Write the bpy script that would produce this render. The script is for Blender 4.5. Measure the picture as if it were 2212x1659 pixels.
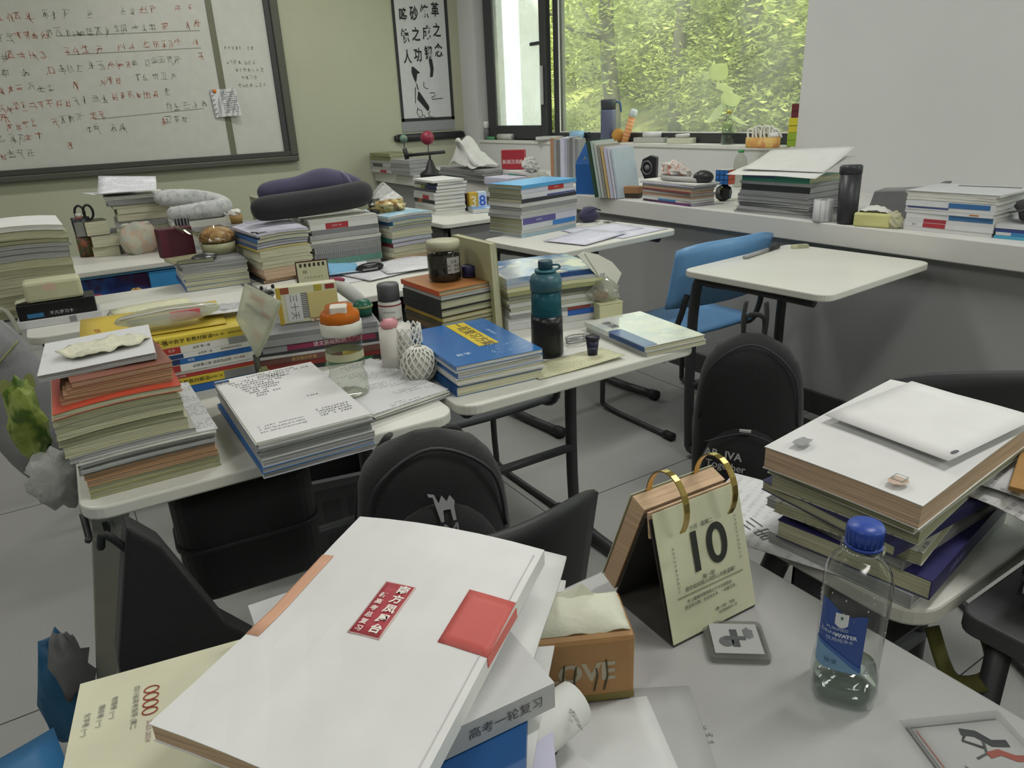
import bpy, math, random
from mathutils import Vector, Matrix, noise
for _o in list(bpy.data.objects): bpy.data.objects.remove(_o)
sc = bpy.context.scene
col = sc.collection
rnd = random.Random(11)
R = math.radians
PI = math.pi

# ------------------------------------------------------------------ camera
W, H, F = 2212, 1659, 1564.0
CZ = 1.32
_p, _r, _y = 0.364713, -0.0460459, 0.556463
_fw = Vector((math.sin(_y)*math.cos(_p), math.cos(_y)*math.cos(_p), -math.sin(_p)))
_rt = Vector((math.cos(_y), -math.sin(_y), 0))
_up = _rt.cross(_fw)
CR = _rt*math.cos(_r) + _up*math.sin(_r)
CU = -_rt*math.sin(_r) + _up*math.cos(_r)
cam = bpy.data.cameras.new('camera')
cam.sensor_width = 36; cam.lens = F/W*36; cam.clip_start = .02
cam_o = bpy.data.objects.new('camera', cam); col.objects.link(cam_o)
cam_o.matrix_world = Matrix(((CR.x, CU.x, -_fw.x, 0), (CR.y, CU.y, -_fw.y, 0), (CR.z, CU.z, -_fw.z, CZ), (0, 0, 0, 1)))
sc.camera = cam_o

# ------------------------------------------------------------------ world, sun, exposure
vs = sc.view_settings
vs.view_transform = 'Standard'; vs.look = 'None'; vs.gamma = 1; vs.exposure = 0.12
vs.use_curve_mapping = False
sc.cycles.transparent_max_bounces = 20; sc.cycles.max_bounces = 7; sc.cycles.diffuse_bounces = 4; sc.cycles.glossy_bounces = 3; sc.cycles.caustics_reflective = False; sc.cycles.caustics_refractive = False
wd = bpy.data.worlds.new('sky'); sc.world = wd; wd.use_nodes = True
_bg = wd.node_tree.nodes['Background']
_bg.inputs[0].default_value = (.86, .93, 1.0, 1); _bg.inputs[1].default_value = 4.2
sun = bpy.data.lights.new('sun', 'SUN'); sun.energy = 8.5; sun.angle = R(4); sun.color = (1, .96, .82)
sun_o = bpy.data.objects.new('sun', sun); col.objects.link(sun_o)
sun_o.rotation_euler = (R(28), R(-38), 0)

def ray(px, py): return _fw + CR*((px-W/2)/F) - CU*((py-H/2)/F)
def at(px, py, z):
    d = ray(px, py); t = (z-CZ)/d.z
    return Vector((d.x*t, d.y*t, z))
def at_x(px, py, X):
    d = ray(px, py); t = X/d.x
    return Vector((X, d.y*t, CZ+d.z*t))
def at_y(px, py, Y):
    d = ray(px, py); t = Y/d.y
    return Vector((d.x*t, Y, CZ+d.z*t))
def z_at(px, py, x, y):
    """height at which the vertical line through (x, y) is seen at image row py"""
    d = ray(px, py); t = (x*d.x+y*d.y)/(d.x*d.x+d.y*d.y)
    return CZ+d.z*t

# ------------------------------------------------------------------ materials
def lin(c):
    c = c/255
    return c/12.92 if c <= .04045 else ((c+.055)/1.055)**2.4
def rgb(h):
    h = h.lstrip('#')
    return (lin(int(h[0:2], 16)), lin(int(h[2:4], 16)), lin(int(h[4:6], 16)), 1)
_mats = {}
def mat(hexc, rough=.6, kind='plain', **k):
    key = (hexc, rough, kind, tuple(sorted(k.items())))
    if key in _mats: return _mats[key]
    m = bpy.data.materials.new('%s_%s' % (kind, hexc)); m.use_nodes = True
    nt = m.node_tree; N = nt.nodes; L = nt.links; b = N['Principled BSDF']
    c = rgb(hexc)
    b.inputs['Base Color'].default_value = c; b.inputs['Roughness'].default_value = rough
    b.inputs['Specular IOR Level'].default_value = k.get('spec', .4)
    def coords(scale):
        t = N.new('ShaderNodeTexCoord'); mp = N.new('ShaderNodeMapping'); mp.inputs['Scale'].default_value = scale
        L.new(t.outputs['Object'], mp.inputs[0]); return mp.outputs[0]
    def noise_n(scale, vec, detail=3):
        n = N.new('ShaderNodeTexNoise'); n.inputs['Scale'].default_value = scale; n.inputs['Detail'].default_value = detail
        L.new(vec, n.inputs[0]); return n.outputs[0]
    def mixc(fac, c1, c2):
        x = N.new('ShaderNodeMix'); x.data_type = 'RGBA'; L.new(fac, x.inputs[0])
        for i, cc in ((6, c1), (7, c2)):
            if hasattr(cc, 'links'): L.new(cc, x.inputs[i])
            else: x.inputs[i].default_value = cc
        return x.outputs[2]
    def ramp(fac, a, bb):
        r = N.new('ShaderNodeMapRange'); r.inputs[1].default_value = a; r.inputs[2].default_value = bb
        L.new(fac, r.inputs[0]); return r.outputs[0]
    def math_n(op, a, bb):
        q = N.new('ShaderNodeMath'); q.operation = op
        for i, cc in ((0, a), (1, bb)):
            if hasattr(cc, 'links'): L.new(cc, q.inputs[i])
            else: q.inputs[i].default_value = cc
        return q.outputs[0]
    def bump(h, s, d=.002):
        x = N.new('ShaderNodeBump'); x.inputs['Strength'].default_value = s; x.inputs['Distance'].default_value = d
        L.new(h, x.inputs['Height']); L.new(x.outputs[0], b.inputs['Normal'])
    dark = tuple(v*k.get('dk', .8) for v in c[:3])+(1,)
    if kind == 'plain':
        f = ramp(noise_n(k.get('scale', 18), coords((1, 1, 1))), .3, .7)
        L.new(mixc(f, c, tuple(v*k.get('dk', .93) for v in c[:3])+(1,)), b.inputs['Base Color'])
    elif kind == 'wall':
        f = ramp(noise_n(1.3, coords((1, 1, 1)), 4), .3, .7)
        L.new(mixc(f, c, tuple(v*.93 for v in c[:3])+(1,)), b.inputs['Base Color'])
        bump(noise_n(160, coords((1, 1, 1)), 2), .08)
    elif kind == 'pages':
        f = ramp(noise_n(1, coords((9, 9, k.get('n', 900))), 2), .35, .62)
        L.new(mixc(f, dark, c), b.inputs['Base Color']); bump(f, .5, .0006)
    elif kind == 'floor':
        cc = coords((1, 1, 1))
        f1 = ramp(noise_n(330, cc, 2), .35, .65); f2 = ramp(noise_n(1.1, cc, 4), .3, .7)
        a = mixc(f1, dark, c); L.new(mixc(f2, a, tuple(v*.82 for v in c[:3])+(1,)), b.inputs['Base Color'])
    elif kind == 'cloth':
        f = ramp(noise_n(420, coords((1, 1, 1)), 2), .3, .7)
        L.new(mixc(f, dark, c), b.inputs['Base Color']); bump(f, .5, .001)
        b.inputs['Sheen Weight'].default_value = .15
    elif kind == 'crumple':
        f = noise_n(k.get('scale', 40), coords((1, 1, 1)), 4); bump(f, k.get('str', .8), .006)
        L.new(mixc(ramp(f, .3, .7), dark, c), b.inputs['Base Color'])
    elif kind == 'metal':
        b.inputs['Metallic'].default_value = k.get('metallic', 1)
        f = ramp(noise_n(60, coords((1, 1, 1))), .3, .7); L.new(ramp(f, -2, 3), b.inputs['Roughness']) if k.get('vary') else None
        L.new(mixc(f, c, tuple(v*.9 for v in c[:3])+(1,)), b.inputs['Base Color'])
    elif kind == 'print':     # rows of small print on paper, in the sheet's own coordinates
        sx = N.new('ShaderNodeSeparateXYZ'); t = N.new('ShaderNodeTexCoord'); L.new(t.outputs['Object'], sx.inputs[0])
        n = k.get('n', 130); u, v = (0, 1) if k.get('along', 'x') == 'x' else (1, 0)
        s = math_n('SINE', math_n('MULTIPLY', sx.outputs[v], n*2*PI), 0)
        row = math_n('GREATER_THAN', s, .25)
        w = math_n('GREATER_THAN', noise_n(1, coords((260, n*1.0, 1) if u == 0 else (n*1.0, 260, 1)), 1), .47)
        blk = math_n('GREATER_THAN', noise_n(1, coords((9, 22, 1) if u == 0 else (22, 9, 1)), 1), k.get('cover', .42))
        fac = math_n('MULTIPLY', math_n('MULTIPLY', row, w), blk)
        L.new(mixc(math_n('MULTIPLY', fac, k.get('ink', .55)), c, rgb(k.get('inkc', '40434a'))), b.inputs['Base Color'])
    elif kind == 'bands':     # coloured bands along one axis (painted stripes)
        sx = N.new('ShaderNodeSeparateXYZ'); t = N.new('ShaderNodeTexCoord'); L.new(t.outputs['Object'], sx.inputs[0])
        f = math_n('GREATER_THAN', math_n('SINE', math_n('MULTIPLY', sx.outputs[k.get('axis', 2)], k.get('n', 20)*2*PI), 0), k.get('th', 0.))
        L.new(mixc(f, c, rgb(k.get('c2', 'ffffff'))), b.inputs['Base Color'])
    elif kind == 'art':       # soft blotches of three colours (a printed picture)
        cc = coords((1, 1, 1)); f = ramp(noise_n(k.get('scale', 9), cc, 3), .4, .6); g = ramp(noise_n(k.get('scale', 9)*1.7, coords((1, 1.3, .7)), 2), .5, .62)
        L.new(mixc(g, mixc(f, c, rgb(k.get('c2', 'ffffff'))), rgb(k.get('c3', '888888'))), b.inputs['Base Color'])
    if k.get('coat'): b.inputs['Coat Weight'].default_value = k['coat']; b.inputs['Coat Roughness'].default_value = .12
    if k.get('trans'): b.inputs['Transmission Weight'].default_value = k['trans']; b.inputs['IOR'].default_value = k.get('ior', 1.3)
    if k.get('alpha'): b.inputs['Alpha'].default_value = k['alpha']
    if k.get('sss'):
        b.inputs['Subsurface Weight'].default_value = k['sss']; b.inputs['Subsurface Radius'].default_value = (.02, .02, .02)
    _mats[key] = m
    return m
def clear_mat(name, tint, gloss=.12, dust=0., tr=.92):
    """thin clear plastic or pane: see-through with a fresnel sheen and optional dust"""
    key = ('clear', name)
    if key in _mats: return _mats[key]
    m = bpy.data.materials.new(name); m.use_nodes = True; nt = m.node_tree; N = nt.nodes; L = nt.links
    N.remove(N['Principled BSDF']); out = N['Material Output']
    t = N.new('ShaderNodeBsdfTransparent'); c = rgb(tint); t.inputs[0].default_value = c
    g = N.new('ShaderNodeBsdfGlossy'); g.inputs['Roughness'].default_value = .06
    lwt = N.new('ShaderNodeLayerWeight'); lw = N.new('ShaderNodeMath'); lw.operation = 'POWER'; lw.inputs[1].default_value = 4.; L.new(lwt.outputs['Facing'], lw.inputs[0])
    mx = N.new('ShaderNodeMixShader'); mul = N.new('ShaderNodeMath'); mul.operation = 'MULTIPLY_ADD'; mul.inputs[1].default_value = .8; mul.inputs[2].default_value = gloss
    L.new(lw.outputs[0], mul.inputs[0]); L.new(mul.outputs[0], mx.inputs[0]); L.new(t.outputs[0], mx.inputs[1]); L.new(g.outputs[0], mx.inputs[2])
    last = mx.outputs[0]
    if dust:
        d = N.new('ShaderNodeBsdfDiffuse'); d.inputs[0].default_value = (.75, .76, .7, 1); tl = N.new('ShaderNodeBsdfTranslucent'); tl.inputs[0].default_value = (.8, .82, .76, 1)
        ad = N.new('ShaderNodeMixShader'); L.new(d.outputs[0], ad.inputs[1]); L.new(tl.outputs[0], ad.inputs[2]); ad.inputs[0].default_value = .65
        tc = N.new('ShaderNodeTexCoord'); n = N.new('ShaderNodeTexNoise'); n.inputs['Scale'].default_value = 2.2; n.inputs['Detail'].default_value = 6; L.new(tc.outputs['Object'], n.inputs[0])
        mr = N.new('ShaderNodeMapRange'); mr.inputs[1].default_value = .3; mr.inputs[2].default_value = .75; mr.inputs[3].default_value = dust*.45; mr.inputs[4].default_value = dust*1.5
        L.new(n.outputs[0], mr.inputs[0]); m2 = N.new('ShaderNodeMixShader'); L.new(mr.outputs[0], m2.inputs[0]); L.new(last, m2.inputs[1]); L.new(ad.outputs[0], m2.inputs[2]); last = m2.outputs[0]
    L.new(last, out.inputs[0]); _mats[key] = m
    return m

# ------------------------------------------------------------------ mesh helpers
class MB:
    def __init__(s): s.v = []; s.f = []
    def add(s, vs, fs):
        n = len(s.v); s.v += [tuple(q) for q in vs]; s.f += [tuple(i+n for i in q) for q in fs]; return s
    def box(s, x0, x1, y0, y1, z0, z1, mx=None):
        p = [(x0, y0, z0), (x1, y0, z0), (x1, y1, z0), (x0, y1, z0), (x0, y0, z1), (x1, y0, z1), (x1, y1, z1), (x0, y1, z1)]
        if mx: p = [mx @ Vector(q) for q in p]
        return s.add(p, [(3, 2, 1, 0), (4, 5, 6, 7), (0, 1, 5, 4), (1, 2, 6, 5), (2, 3, 7, 6), (3, 0, 4, 7)])
    def prism(s, poly, z0, z1, mx=None):
        n = len(poly); p = [(x, y, z0) for x, y in poly]+[(x, y, z1) for x, y in poly]
        if mx: p = [mx @ Vector(q) for q in p]
        return s.add(p, [tuple(range(n-1, -1, -1)), tuple(range(n, 2*n))]+[(i, (i+1) % n, n+(i+1) % n, n+i) for i in range(n)])
    def lathe(s, prof, n=24, mx=None, sx=1, sy=1, cap=True, sq=0):
        p = []
        for r, z in prof:
            for i in range(n):
                a = 2*PI*i/n; c, d = math.cos(a), math.sin(a)
                k = 1.
                if sq: k = 1/((abs(c)**sq+abs(d)**sq)**(1/sq))
                p.append((r*k*c*sx, r*k*d*sy, z))
        if mx: p = [mx @ Vector(q) for q in p]
        fs = []
        for j in range(len(prof)-1):
            for i in range(n):
                a = j*n+i; b = j*n+(i+1) % n; fs.append((a, b, b+n, a+n))
        if cap: fs.append(tuple(range(n-1, -1, -1))); fs.append(tuple(range((len(prof)-1)*n, len(prof)*n)))
        return s.add(p, fs)
    def tube(s, pts, r, n=8, closed=False, sy=1.):
        pts = [Vector(q) for q in pts]; m = len(pts); rr = r if isinstance(r, (list, tuple)) else [r]*m
        ref = None; base = len(s.v)
        for i, q in enumerate(pts):
            a = pts[(i-1) % m] if (closed or i > 0) else q; b = pts[(i+1) % m] if (closed or i < m-1) else q
            t = (b-a).normalized()
            if ref is None:
                ref = t.orthogonal().normalized()
                if abs(t.z) < .9: ref = (Vector((0, 0, 1))-t*t.z).normalized()
            else: ref = (ref-t*ref.dot(t)).normalized()
            o = t.cross(ref)
            for k in range(n):
                an = 2*PI*k/n; s.v.append(tuple(q+ref*math.cos(an)*rr[i]*sy+o*math.sin(an)*rr[i]))
        for i in range(m if closed else m-1):
            for k in range(n):
                a = base+i*n+k; b = base+i*n+(k+1) % n; c = base+((i+1) % m)*n+(k+1) % n; d = base+((i+1) % m)*n+k
                s.f.append((a, b, c, d))
        if not closed:
            s.f.append(tuple(base+k for k in range(n-1, -1, -1))); s.f.append(tuple(base+(m-1)*n+k for k in range(n)))
        return s
    def sheet(s, fn, nu, nv, th):
        """thin solid sheet: fn(u, v) -> top point, u and v in 0..1; thickness th downwards"""
        P = [[Vector(fn(i/nu, j/nv)) for j in range(nv+1)] for i in range(nu+1)]
        top = [P[i][j] for i in range(nu+1) for j in range(nv+1)]; bot = [q-Vector((0, 0, th)) for q in top]
        k = nv+1; n = len(top); fs = []
        for i in range(nu):
            for j in range(nv):
                a = i*k+j; fs.append((a, a+k, a+k+1, a+1)); fs.append((n+a, n+a+1, n+a+k+1, n+a+k))
        for i in range(nu):
            fs.append((i*k, n+i*k, n+(i+1)*k, (i+1)*k)); a = i*k+nv; fs.append((a, a+k, n+a+k, n+a))
        for j in range(nv):
            fs.append((j, j+1, n+j+1, n+j)); a = nu*k+j; fs.append((a, n+a, n+a+1, a+1))
        return s.add(top+bot, fs)
    def blob(s, cx, cy, cz, rx, ry, rz, nu=14, nv=9, amp=0., seed=0, freq=3., flat=None):
        p = []
        for j in range(nv+1):
            th = PI*j/nv
            for i in range(nu):
                ph = 2*PI*i/nu; d = Vector((math.sin(th)*math.cos(ph), math.sin(th)*math.sin(ph), math.cos(th)))
                k = 1+amp*noise.noise(d*freq+Vector((seed, seed*1.7, 0)))
                z = cz+d.z*rz*k
                if flat is not None: z = max(z, flat)
                p.append((cx+d.x*rx*k, cy+d.y*ry*k, z))
        fs = [(j*nu+i, (j+1)*nu+i, (j+1)*nu+(i+1) % nu, j*nu+(i+1) % nu) for j in range(nv) for i in range(nu)]
        return s.add(p, fs)
    def mesh(s, name, m, smooth=False):
        me = bpy.data.meshes.new(name); me.from_pydata(s.v, [], s.f)
        if m: me.materials.append(m)
        if smooth:
            me.polygons.foreach_set('use_smooth', [True]*len(me.polygons))
        me.update(); return me
    def build(s, name, m, parent=None, smooth=False, bevel=0, seg=2, sub=0, auto=None):
        o = bpy.data.objects.new(name, s.mesh(name, m, smooth)); col.objects.link(o)
        if parent: o.parent = parent
        if bevel:
            b = o.modifiers.new('bevel', 'BEVEL'); b.width = bevel; b.segments = seg; b.limit_method = 'ANGLE'; b.angle_limit = R(40)
        if sub:
            b = o.modifiers.new('sub', 'SUBSURF'); b.levels = b.render_levels = sub
        return o
def box_part(name, m, parent, x0, x1, y0, y1, z0, z1, bevel=.002, mx=None):
    return MB().box(x0, x1, y0, y1, z0, z1, mx).build(name, m, parent, bevel=bevel)
def tag(o, label=None, cat=None, group=None, kind=None):
    if label: o['label'] = label
    if cat: o['category'] = cat
    if group: o['group'] = group
    if kind: o['kind'] = kind
    return o
def thing(name, label, cat, loc=(0, 0, 0), rz=0, group=None, rot=None):
    o = bpy.data.objects.new(name, None); o.empty_display_size = .02; col.objects.link(o)
    o.location = loc; o.rotation_euler = rot if rot else (0, 0, rz)
    return tag(o, label, cat, group)
def rrect(x0, x1, y0, y1, r, n=5):
    out = []
    for cx, cy, a0 in ((x1-r, y0+r, -90), (x1-r, y1-r, 0), (x0+r, y1-r, 90), (x0+r, y0+r, 180)):
        for i in range(n+1):
            a = R(a0+90*i/n); out.append((cx+r*math.cos(a), cy+r*math.sin(a)))
    return out
def bez(pts, n=8):
    """smooth curve through points (Catmull-Rom)"""
    P = [Vector(q) for q in pts]; out = []
    for i in range(len(P)-1):
        a = P[max(i-1, 0)]; b = P[i]; c = P[i+1]; d = P[min(i+2, len(P)-1)]
        for k in range(n):
            t = k/n
            out.append(.5*((2*b)+(c-a)*t+(2*a-5*b+4*c-d)*t*t+(3*b-a-3*c+d)*t**3))
    return out+[P[-1]]
_fc = {}
def text(body, size, m, parent, loc, rot=(0, 0, 0), align='CENTER', name='lettering', sx=1., spacing=1., line=1., ext=0., bold=0., mx=None):
    key = (body, size, align, spacing, line, ext, bold, m.name)
    if key not in _fc:
        c = bpy.data.curves.new('t', 'FONT'); c.body = body; c.size = size; c.align_x = align; c.align_y = 'CENTER'
        c.space_character = spacing; c.space_line = line; c.resolution_u = 8 if size > .02 and len(body) < 9 else 2; c.extrude = ext; c.offset = bold
        o = bpy.data.objects.new('t', c)
        me = bpy.data.meshes.new_from_object(o)
        bpy.data.objects.remove(o); bpy.data.curves.remove(c); me.materials.clear(); me.materials.append(m); _fc[key] = me
    o = bpy.data.objects.new(name, _fc[key]); col.objects.link(o); o.parent = parent
    if mx is not None: o.matrix_local = mx
    else: o.location = loc; o.rotation_euler = rot; o.scale = (sx, 1, 1)
    return o
def scribble(mb, x0, x1, y, h, z, seed, dens=1., th=.0006, pl=None, gap=.35, cjk=True):
    """a line of handwriting as thin strokes in the xy plane at height z (or mapped by pl)"""
    r = random.Random(seed); x = x0; pl = pl or (lambda u, v: (u, v, z))
    while x < x1-h*.4:
        if r.random() < gap*.35: x += h*r.uniform(.4, 1.5); continue
        w = h*r.uniform(.6, .95)
        for _ in range(r.randint(4, 7) if cjk else 2):
            kind = r.random()
            if kind < .42: ax, ay = r.uniform(0, .3), r.uniform(-.45, .45); bx, by = r.uniform(.65, 1), ay+r.uniform(-.05, .12)
            elif kind < .68: ax = r.uniform(.15, .85); ay = .45*r.uniform(.3, 1); bx, by = ax+r.uniform(-.08, .05), -.45*r.uniform(.3, 1)
            else: ax, ay = r.uniform(.3, .7), r.uniform(0, .4); bx, by = ax+r.choice((-1, 1))*r.uniform(.2, .4), ay-r.uniform(.3, .7)
            A = Vector((x+ax*w, y+ay*h)); B = Vector((x+bx*w, y+by*h)); d = (B-A)
            if d.length < 1e-6: continue
            nrm = Vector((-d.y, d.x)).normalized()*th/2
            q = [A+nrm, A-nrm, B-nrm, B+nrm]
            mb.add([pl(c.x, c.y) for c in q], [(0, 1, 2, 3)])
        x += w*1.12
ORD = ['topmost', 'second', 'third', 'fourth', 'fifth', 'sixth', 'seventh', 'eighth', 'ninth', 'tenth', 'eleventh', 'twelfth', 'thirteenth', 'fourteenth', 'fifteenth', 'sixteenth', 'seventeenth', 'eighteenth', 'nineteenth', 'twentieth', 'twenty-first', 'twenty-second', 'twenty-third', 'twenty-fourth']
def area(name, loc, sx, sy, energy, color, rot):
    l = bpy.data.lights.new(name, 'AREA'); l.shape = 'RECTANGLE'; l.size = sx; l.size_y = sy; l.energy = energy; l.color = color
    o = bpy.data.objects.new(name, l); col.objects.link(o); o.location = loc; o.rotation_euler = rot; return o
# ------------------------------------------------------------------ room shell
YW, XW, XL, ZL = 6.40, 3.58, 2.62, .835          # front wall, window wall, ledge front, ledge top
ZC = 3.15                                          # ceiling
X0, Y0 = -4.6, -3.2
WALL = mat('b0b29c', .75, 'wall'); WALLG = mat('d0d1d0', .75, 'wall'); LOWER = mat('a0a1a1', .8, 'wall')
def struct(name, mb, m, bevel=0, parent=None):
    o = mb.build(name, m, parent, bevel=bevel)
    if not parent: o['kind'] = 'structure'
    return o
struct('floor', MB().box(X0, XW, Y0, YW, -.1, 0), mat('a3a3a1', .42, 'floor', dk=.75))
for i, (xa, xb, ya, yb) in enumerate([(X0, XW, -.6+1.2*k, -.597+1.2*k) for k in range(6)]+[(-3.56+1.2*k, -3.557+1.2*k, Y0, YW) for k in range(6)]):
    o = MB().box(xa, xb, ya, yb, -.001, .0006).build('floor_joint', mat('3c3c3a', .8), bpy.data.objects['floor'])
struct('ceiling', MB().box(X0, XW+.3, Y0, YW+.2, ZC, ZC+.15), mat('dadad2', .8, 'wall'))
struct('wall_front', MB().box(X0, XW+.3, YW, YW+.2, 0, ZC), WALL)
struct('wall_left', MB().box(X0-.2, X0, Y0, YW+.2, 0, ZC), WALL)
struct('wall_rear', MB().box(X0, XW+.3, Y0-.2, Y0, 0, ZC), WALL)
# window wall with two openings; the near one lies outside the picture
OPEN = [(2.685, 6.12), (-2.2, 1.15)]; ZS, ZT = 1.05, 2.75
w = MB(); w.box(XW, XW+.3, Y0, YW, 0, ZS); w.box(XW, XW+.3, Y0, YW, ZT, ZC)
ys = [Y0]+[v for a, b in sorted(OPEN) for v in (a, b)]+[YW]
for k in range(0, len(ys), 2): w.box(XW, XW+.3, ys[k], ys[k+1], ZS, ZT)
struct('wall_right', w, WALLG)
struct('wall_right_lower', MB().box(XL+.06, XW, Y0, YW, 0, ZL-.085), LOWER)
struct('ledge', MB().box(XL, XW, Y0, YW, ZL-.085, ZL), mat('cfcfcb', .5, 'wall'), bevel=.004)
struct('baseboard_right', MB().box(XL+.045, XL+.06, Y0, YW, 0, .1), mat('3a3a3b', .6), bevel=.003)
struct('baseboard_front', MB().box(X0, XL+.06, YW-.015, YW, 0, .1), mat('3a3a3b', .6), bevel=.003)
FR = mat('3a3b3d', .45, spec=.5)
PANE = clear_mat('window_glass', 'f4f6ee', .02, dust=.13)
for k, (ya, yb) in enumerate(OPEN):
    t = thing('window_%d' % (k+1), 'wide dark-framed classroom window looking onto sunlit trees' if k == 0 else 'second dark-framed window further along the wall', 'window', (XW, 0, 0)); t['kind'] = 'structure'
    fx0, fx1 = .12, .185
    def bar(nm, y0, y1, z0, z1, x0=fx0, x1=fx1): return MB().box(x0, x1, y0, y1, z0, z1).build(nm, FR, t, bevel=.004)
    bar('frame_rail', ya, yb, ZS+.002, ZS+.062); bar('frame_rail', ya, yb, ZT-.06, ZT)
    bar('frame_jamb', yb-.07, yb, ZS+.06, ZT-.06); bar('frame_jamb', ya, ya+.03, ZS+.06, ZT-.06)
    m1 = yb-1.09                                       # mullion between fixed pane and casement
    bar('mullion', m1, m1+.075, ZS+.06, ZT-.06)
    MB().box(.15, .155, ya+.03, m1, ZS+.06, ZT-.06).build('pane', PANE, t)
    # casement sash
    sa, sb = m1+.105, yb-.05
    sx0, sx1 = .07, .12
    s = MB().box(sx0, sx1, sa, sa+.09, ZS+.01, ZT-.05).build('sash_stile', FR, t, bevel=.004)
    MB().box(sx0, sx1, sb-.14, sb, ZS+.01, ZT-.05).build('sash_stile', FR, t, bevel=.004)
    MB().box(sx0, sx1, sa+.09, sb-.14, ZS+.01, ZS+.12).build('sash_rail', FR, t, bevel=.004)
    MB().box(sx0, sx1, sa+.09, sb-.14, ZT-.15, ZT-.05).build('sash_rail', FR, t, bevel=.004)
    MB().box(sx0+.015, sx0+.02, sa+.09, sb-.14, ZS+.12, ZT-.15).build('pane', clear_mat('casement_glass', 'eef0ee', .04, dust=.3), t)
    MB().box(sx0+.01, sx1-.005, sa+.09, sa+.24, 1.78, 1.805).build('sash_bar', FR, t, bevel=.002)
    box_part('handle', mat('c9cac8', .4), t, sx0-.03, sx0-.005, sa+.035, sa+.05, 1.33, 1.62)
    box_part('white_gasket', mat('e4e4e0', .5), t, fx1-.07, fx1-.062, m1-.012, m1-.002, ZS+.06, ZT-.06)
    box_part('white_gasket', mat('e4e4e0', .5), t, fx1-.07, fx1-.062, ya+.04, m1-.002, ZS+.062, ZS+.07)
    struct('window_sill' if k == 0 else 'window_sill_rear', MB().box(XW-.012, XW+.30, ya, yb, ZS-.022, ZS+.001), mat('d9d9d2', .45), bevel=.003)
# unseen ceiling troughs added to light the room, the rear pair as front fill
LAMPC = (1.0, .985, .95)
for k, (lx, ly) in enumerate([(-1.3, .2), (1.7, .2), (-1.3, 2.6), (1.7, 2.6), (-1.3, 5.0), (1.7, 5.0), (-1.3, -2.0), (1.7, -2.0)]):
    t = thing('ceiling_lamp', 'unseen white tube-light trough added on the ceiling to light the room', 'lamp', (lx, ly, ZC), 0, 'added ceiling tube lights')
    MB().box(-.62, .62, -.09, .09, -.10, -.001).build('housing', mat('e8e8e4', .5), t, bevel=.01)
    em = mat('fdfdf2', .5)
    MB().tube([(-.58, 0, -.125), (.58, 0, -.125)], .014, 10).build('tube', em, t, smooth=True)
    area('added_lamp_light', (lx, ly, ZC-.15), 1.2, .22, 14 if lx < 0 else 25, LAMPC, (0, 0, 0))
# daylight arriving through the two openings
for ya, yb in OPEN:
    l = area('window_portal', (XW+.2, (ya+yb)/2, (ZS+ZT)/2), ZT-ZS, yb-ya, 1, (1, 1, 1), (0, R(90), 0))
    l.data.cycles.is_portal = True

# ------------------------------------------------------------------ whiteboard and scroll
WBM = mat('c0c1bb', .28, spec=.5); WBF = mat('55564e', .5, 'metal', metallic=.3)
wb = thing('whiteboard', 'large whiteboard covered in red and dark handwriting, grey frame', 'whiteboard', (-2.2, YW, .975))
MB().box(0, 4.03, -.028, -.002, .085, 1.62).build('writing_surface', WBM, wb)
MB().box(-.02, 4.14, -.06, -.002, 0, .045).build('frame_bottom', WBF, wb, bevel=.008)
MB().box(-.02, 4.14, -.05, -.002, .045, .085).build('frame_rail', mat('3f403c', .5), wb, bevel=.004)
MB().box(4.03, 4.075, -.045, -.002, .085, 1.7).build('frame_inner', mat('3d3e3f', .5), wb, bevel=.004)
MB().box(4.075, 4.14, -.06, -.002, .045, 1.7).build('frame_side', WBF, wb, bevel=.01)
MB().box(3.60, 3.645, -.034, -.026, .085, 1.62).build('panel_seam', mat('6a6b58', .5), wb)
RED, INK = mat('ab7460', .6), mat('888a7e', .6)
rows = [(1.03, 0.0, 1.0), (.92, -.1, 1.0), (.80, 0, .99), (.69, -.1, 1.), (.585, 0, .98), (.475, 0, .80), (.37, .05, .95), (.275, -.1, .93), (.18, -.1, .33)]
for i, (z, u0, u1) in enumerate(rows):
    xa = 2.03+max(u0, 0)*1.5-.12; xb = 2.03+1.5*u1
    pl = lambda u, v: (u, -.0287, v)
    mr, mk = MB(), MB(); r = random.Random(40+i); x = xa; k = 0
    while x < xb:
        wdt = r.uniform(.10, .26); tgt = mr if r.random() < .42 else mk
        if r.random() < .9: scribble(tgt, x, min(x+wdt, xb), z+(x-xa)*.075, .066, 0, 100*i+k, th=.0034, pl=pl, gap=.3)
        x += wdt; k += 1
    if i in (1, 2, 6): mk.add([pl(xa+.7, z+.02), pl(xa+.7, z+.026), pl(xb, z+.072), pl(xb, z+.066)], [(0, 1, 2, 3)])
    mr.build('red_handwriting', RED, wb)['kind'] = 'stuff'; mk.build('dark_handwriting', INK, wb)['kind'] = 'stuff'
mk = MB()
for i in range(5): scribble(mk, 3.68+(.06 if i > 1 else 0), 3.9+(.05 if i > 1 else 0), .87-.055*i-(.05 if i else 0), .035, 0, 900+i, th=.003, pl=pl, gap=.4)
mk.build('small_handwriting', mat('a0a193', .6), wb)['kind'] = 'stuff'
for i in range(4):
    mk = MB(); scribble(mk, 1.93, 2.03+.12*(i % 2), .84-.14*i, .07, 0, 950+i, th=.0052, pl=pl, gap=.1); mk.build('red_handwriting', RED, wb)['kind'] = 'stuff'
nt = thing('paper_note', 'small printed paper note stuck over the whiteboard seam with orange magnet', 'note', at_y(486, 222, YW-.04)); nt.rotation_euler = (0, R(-3), 0)
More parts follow.
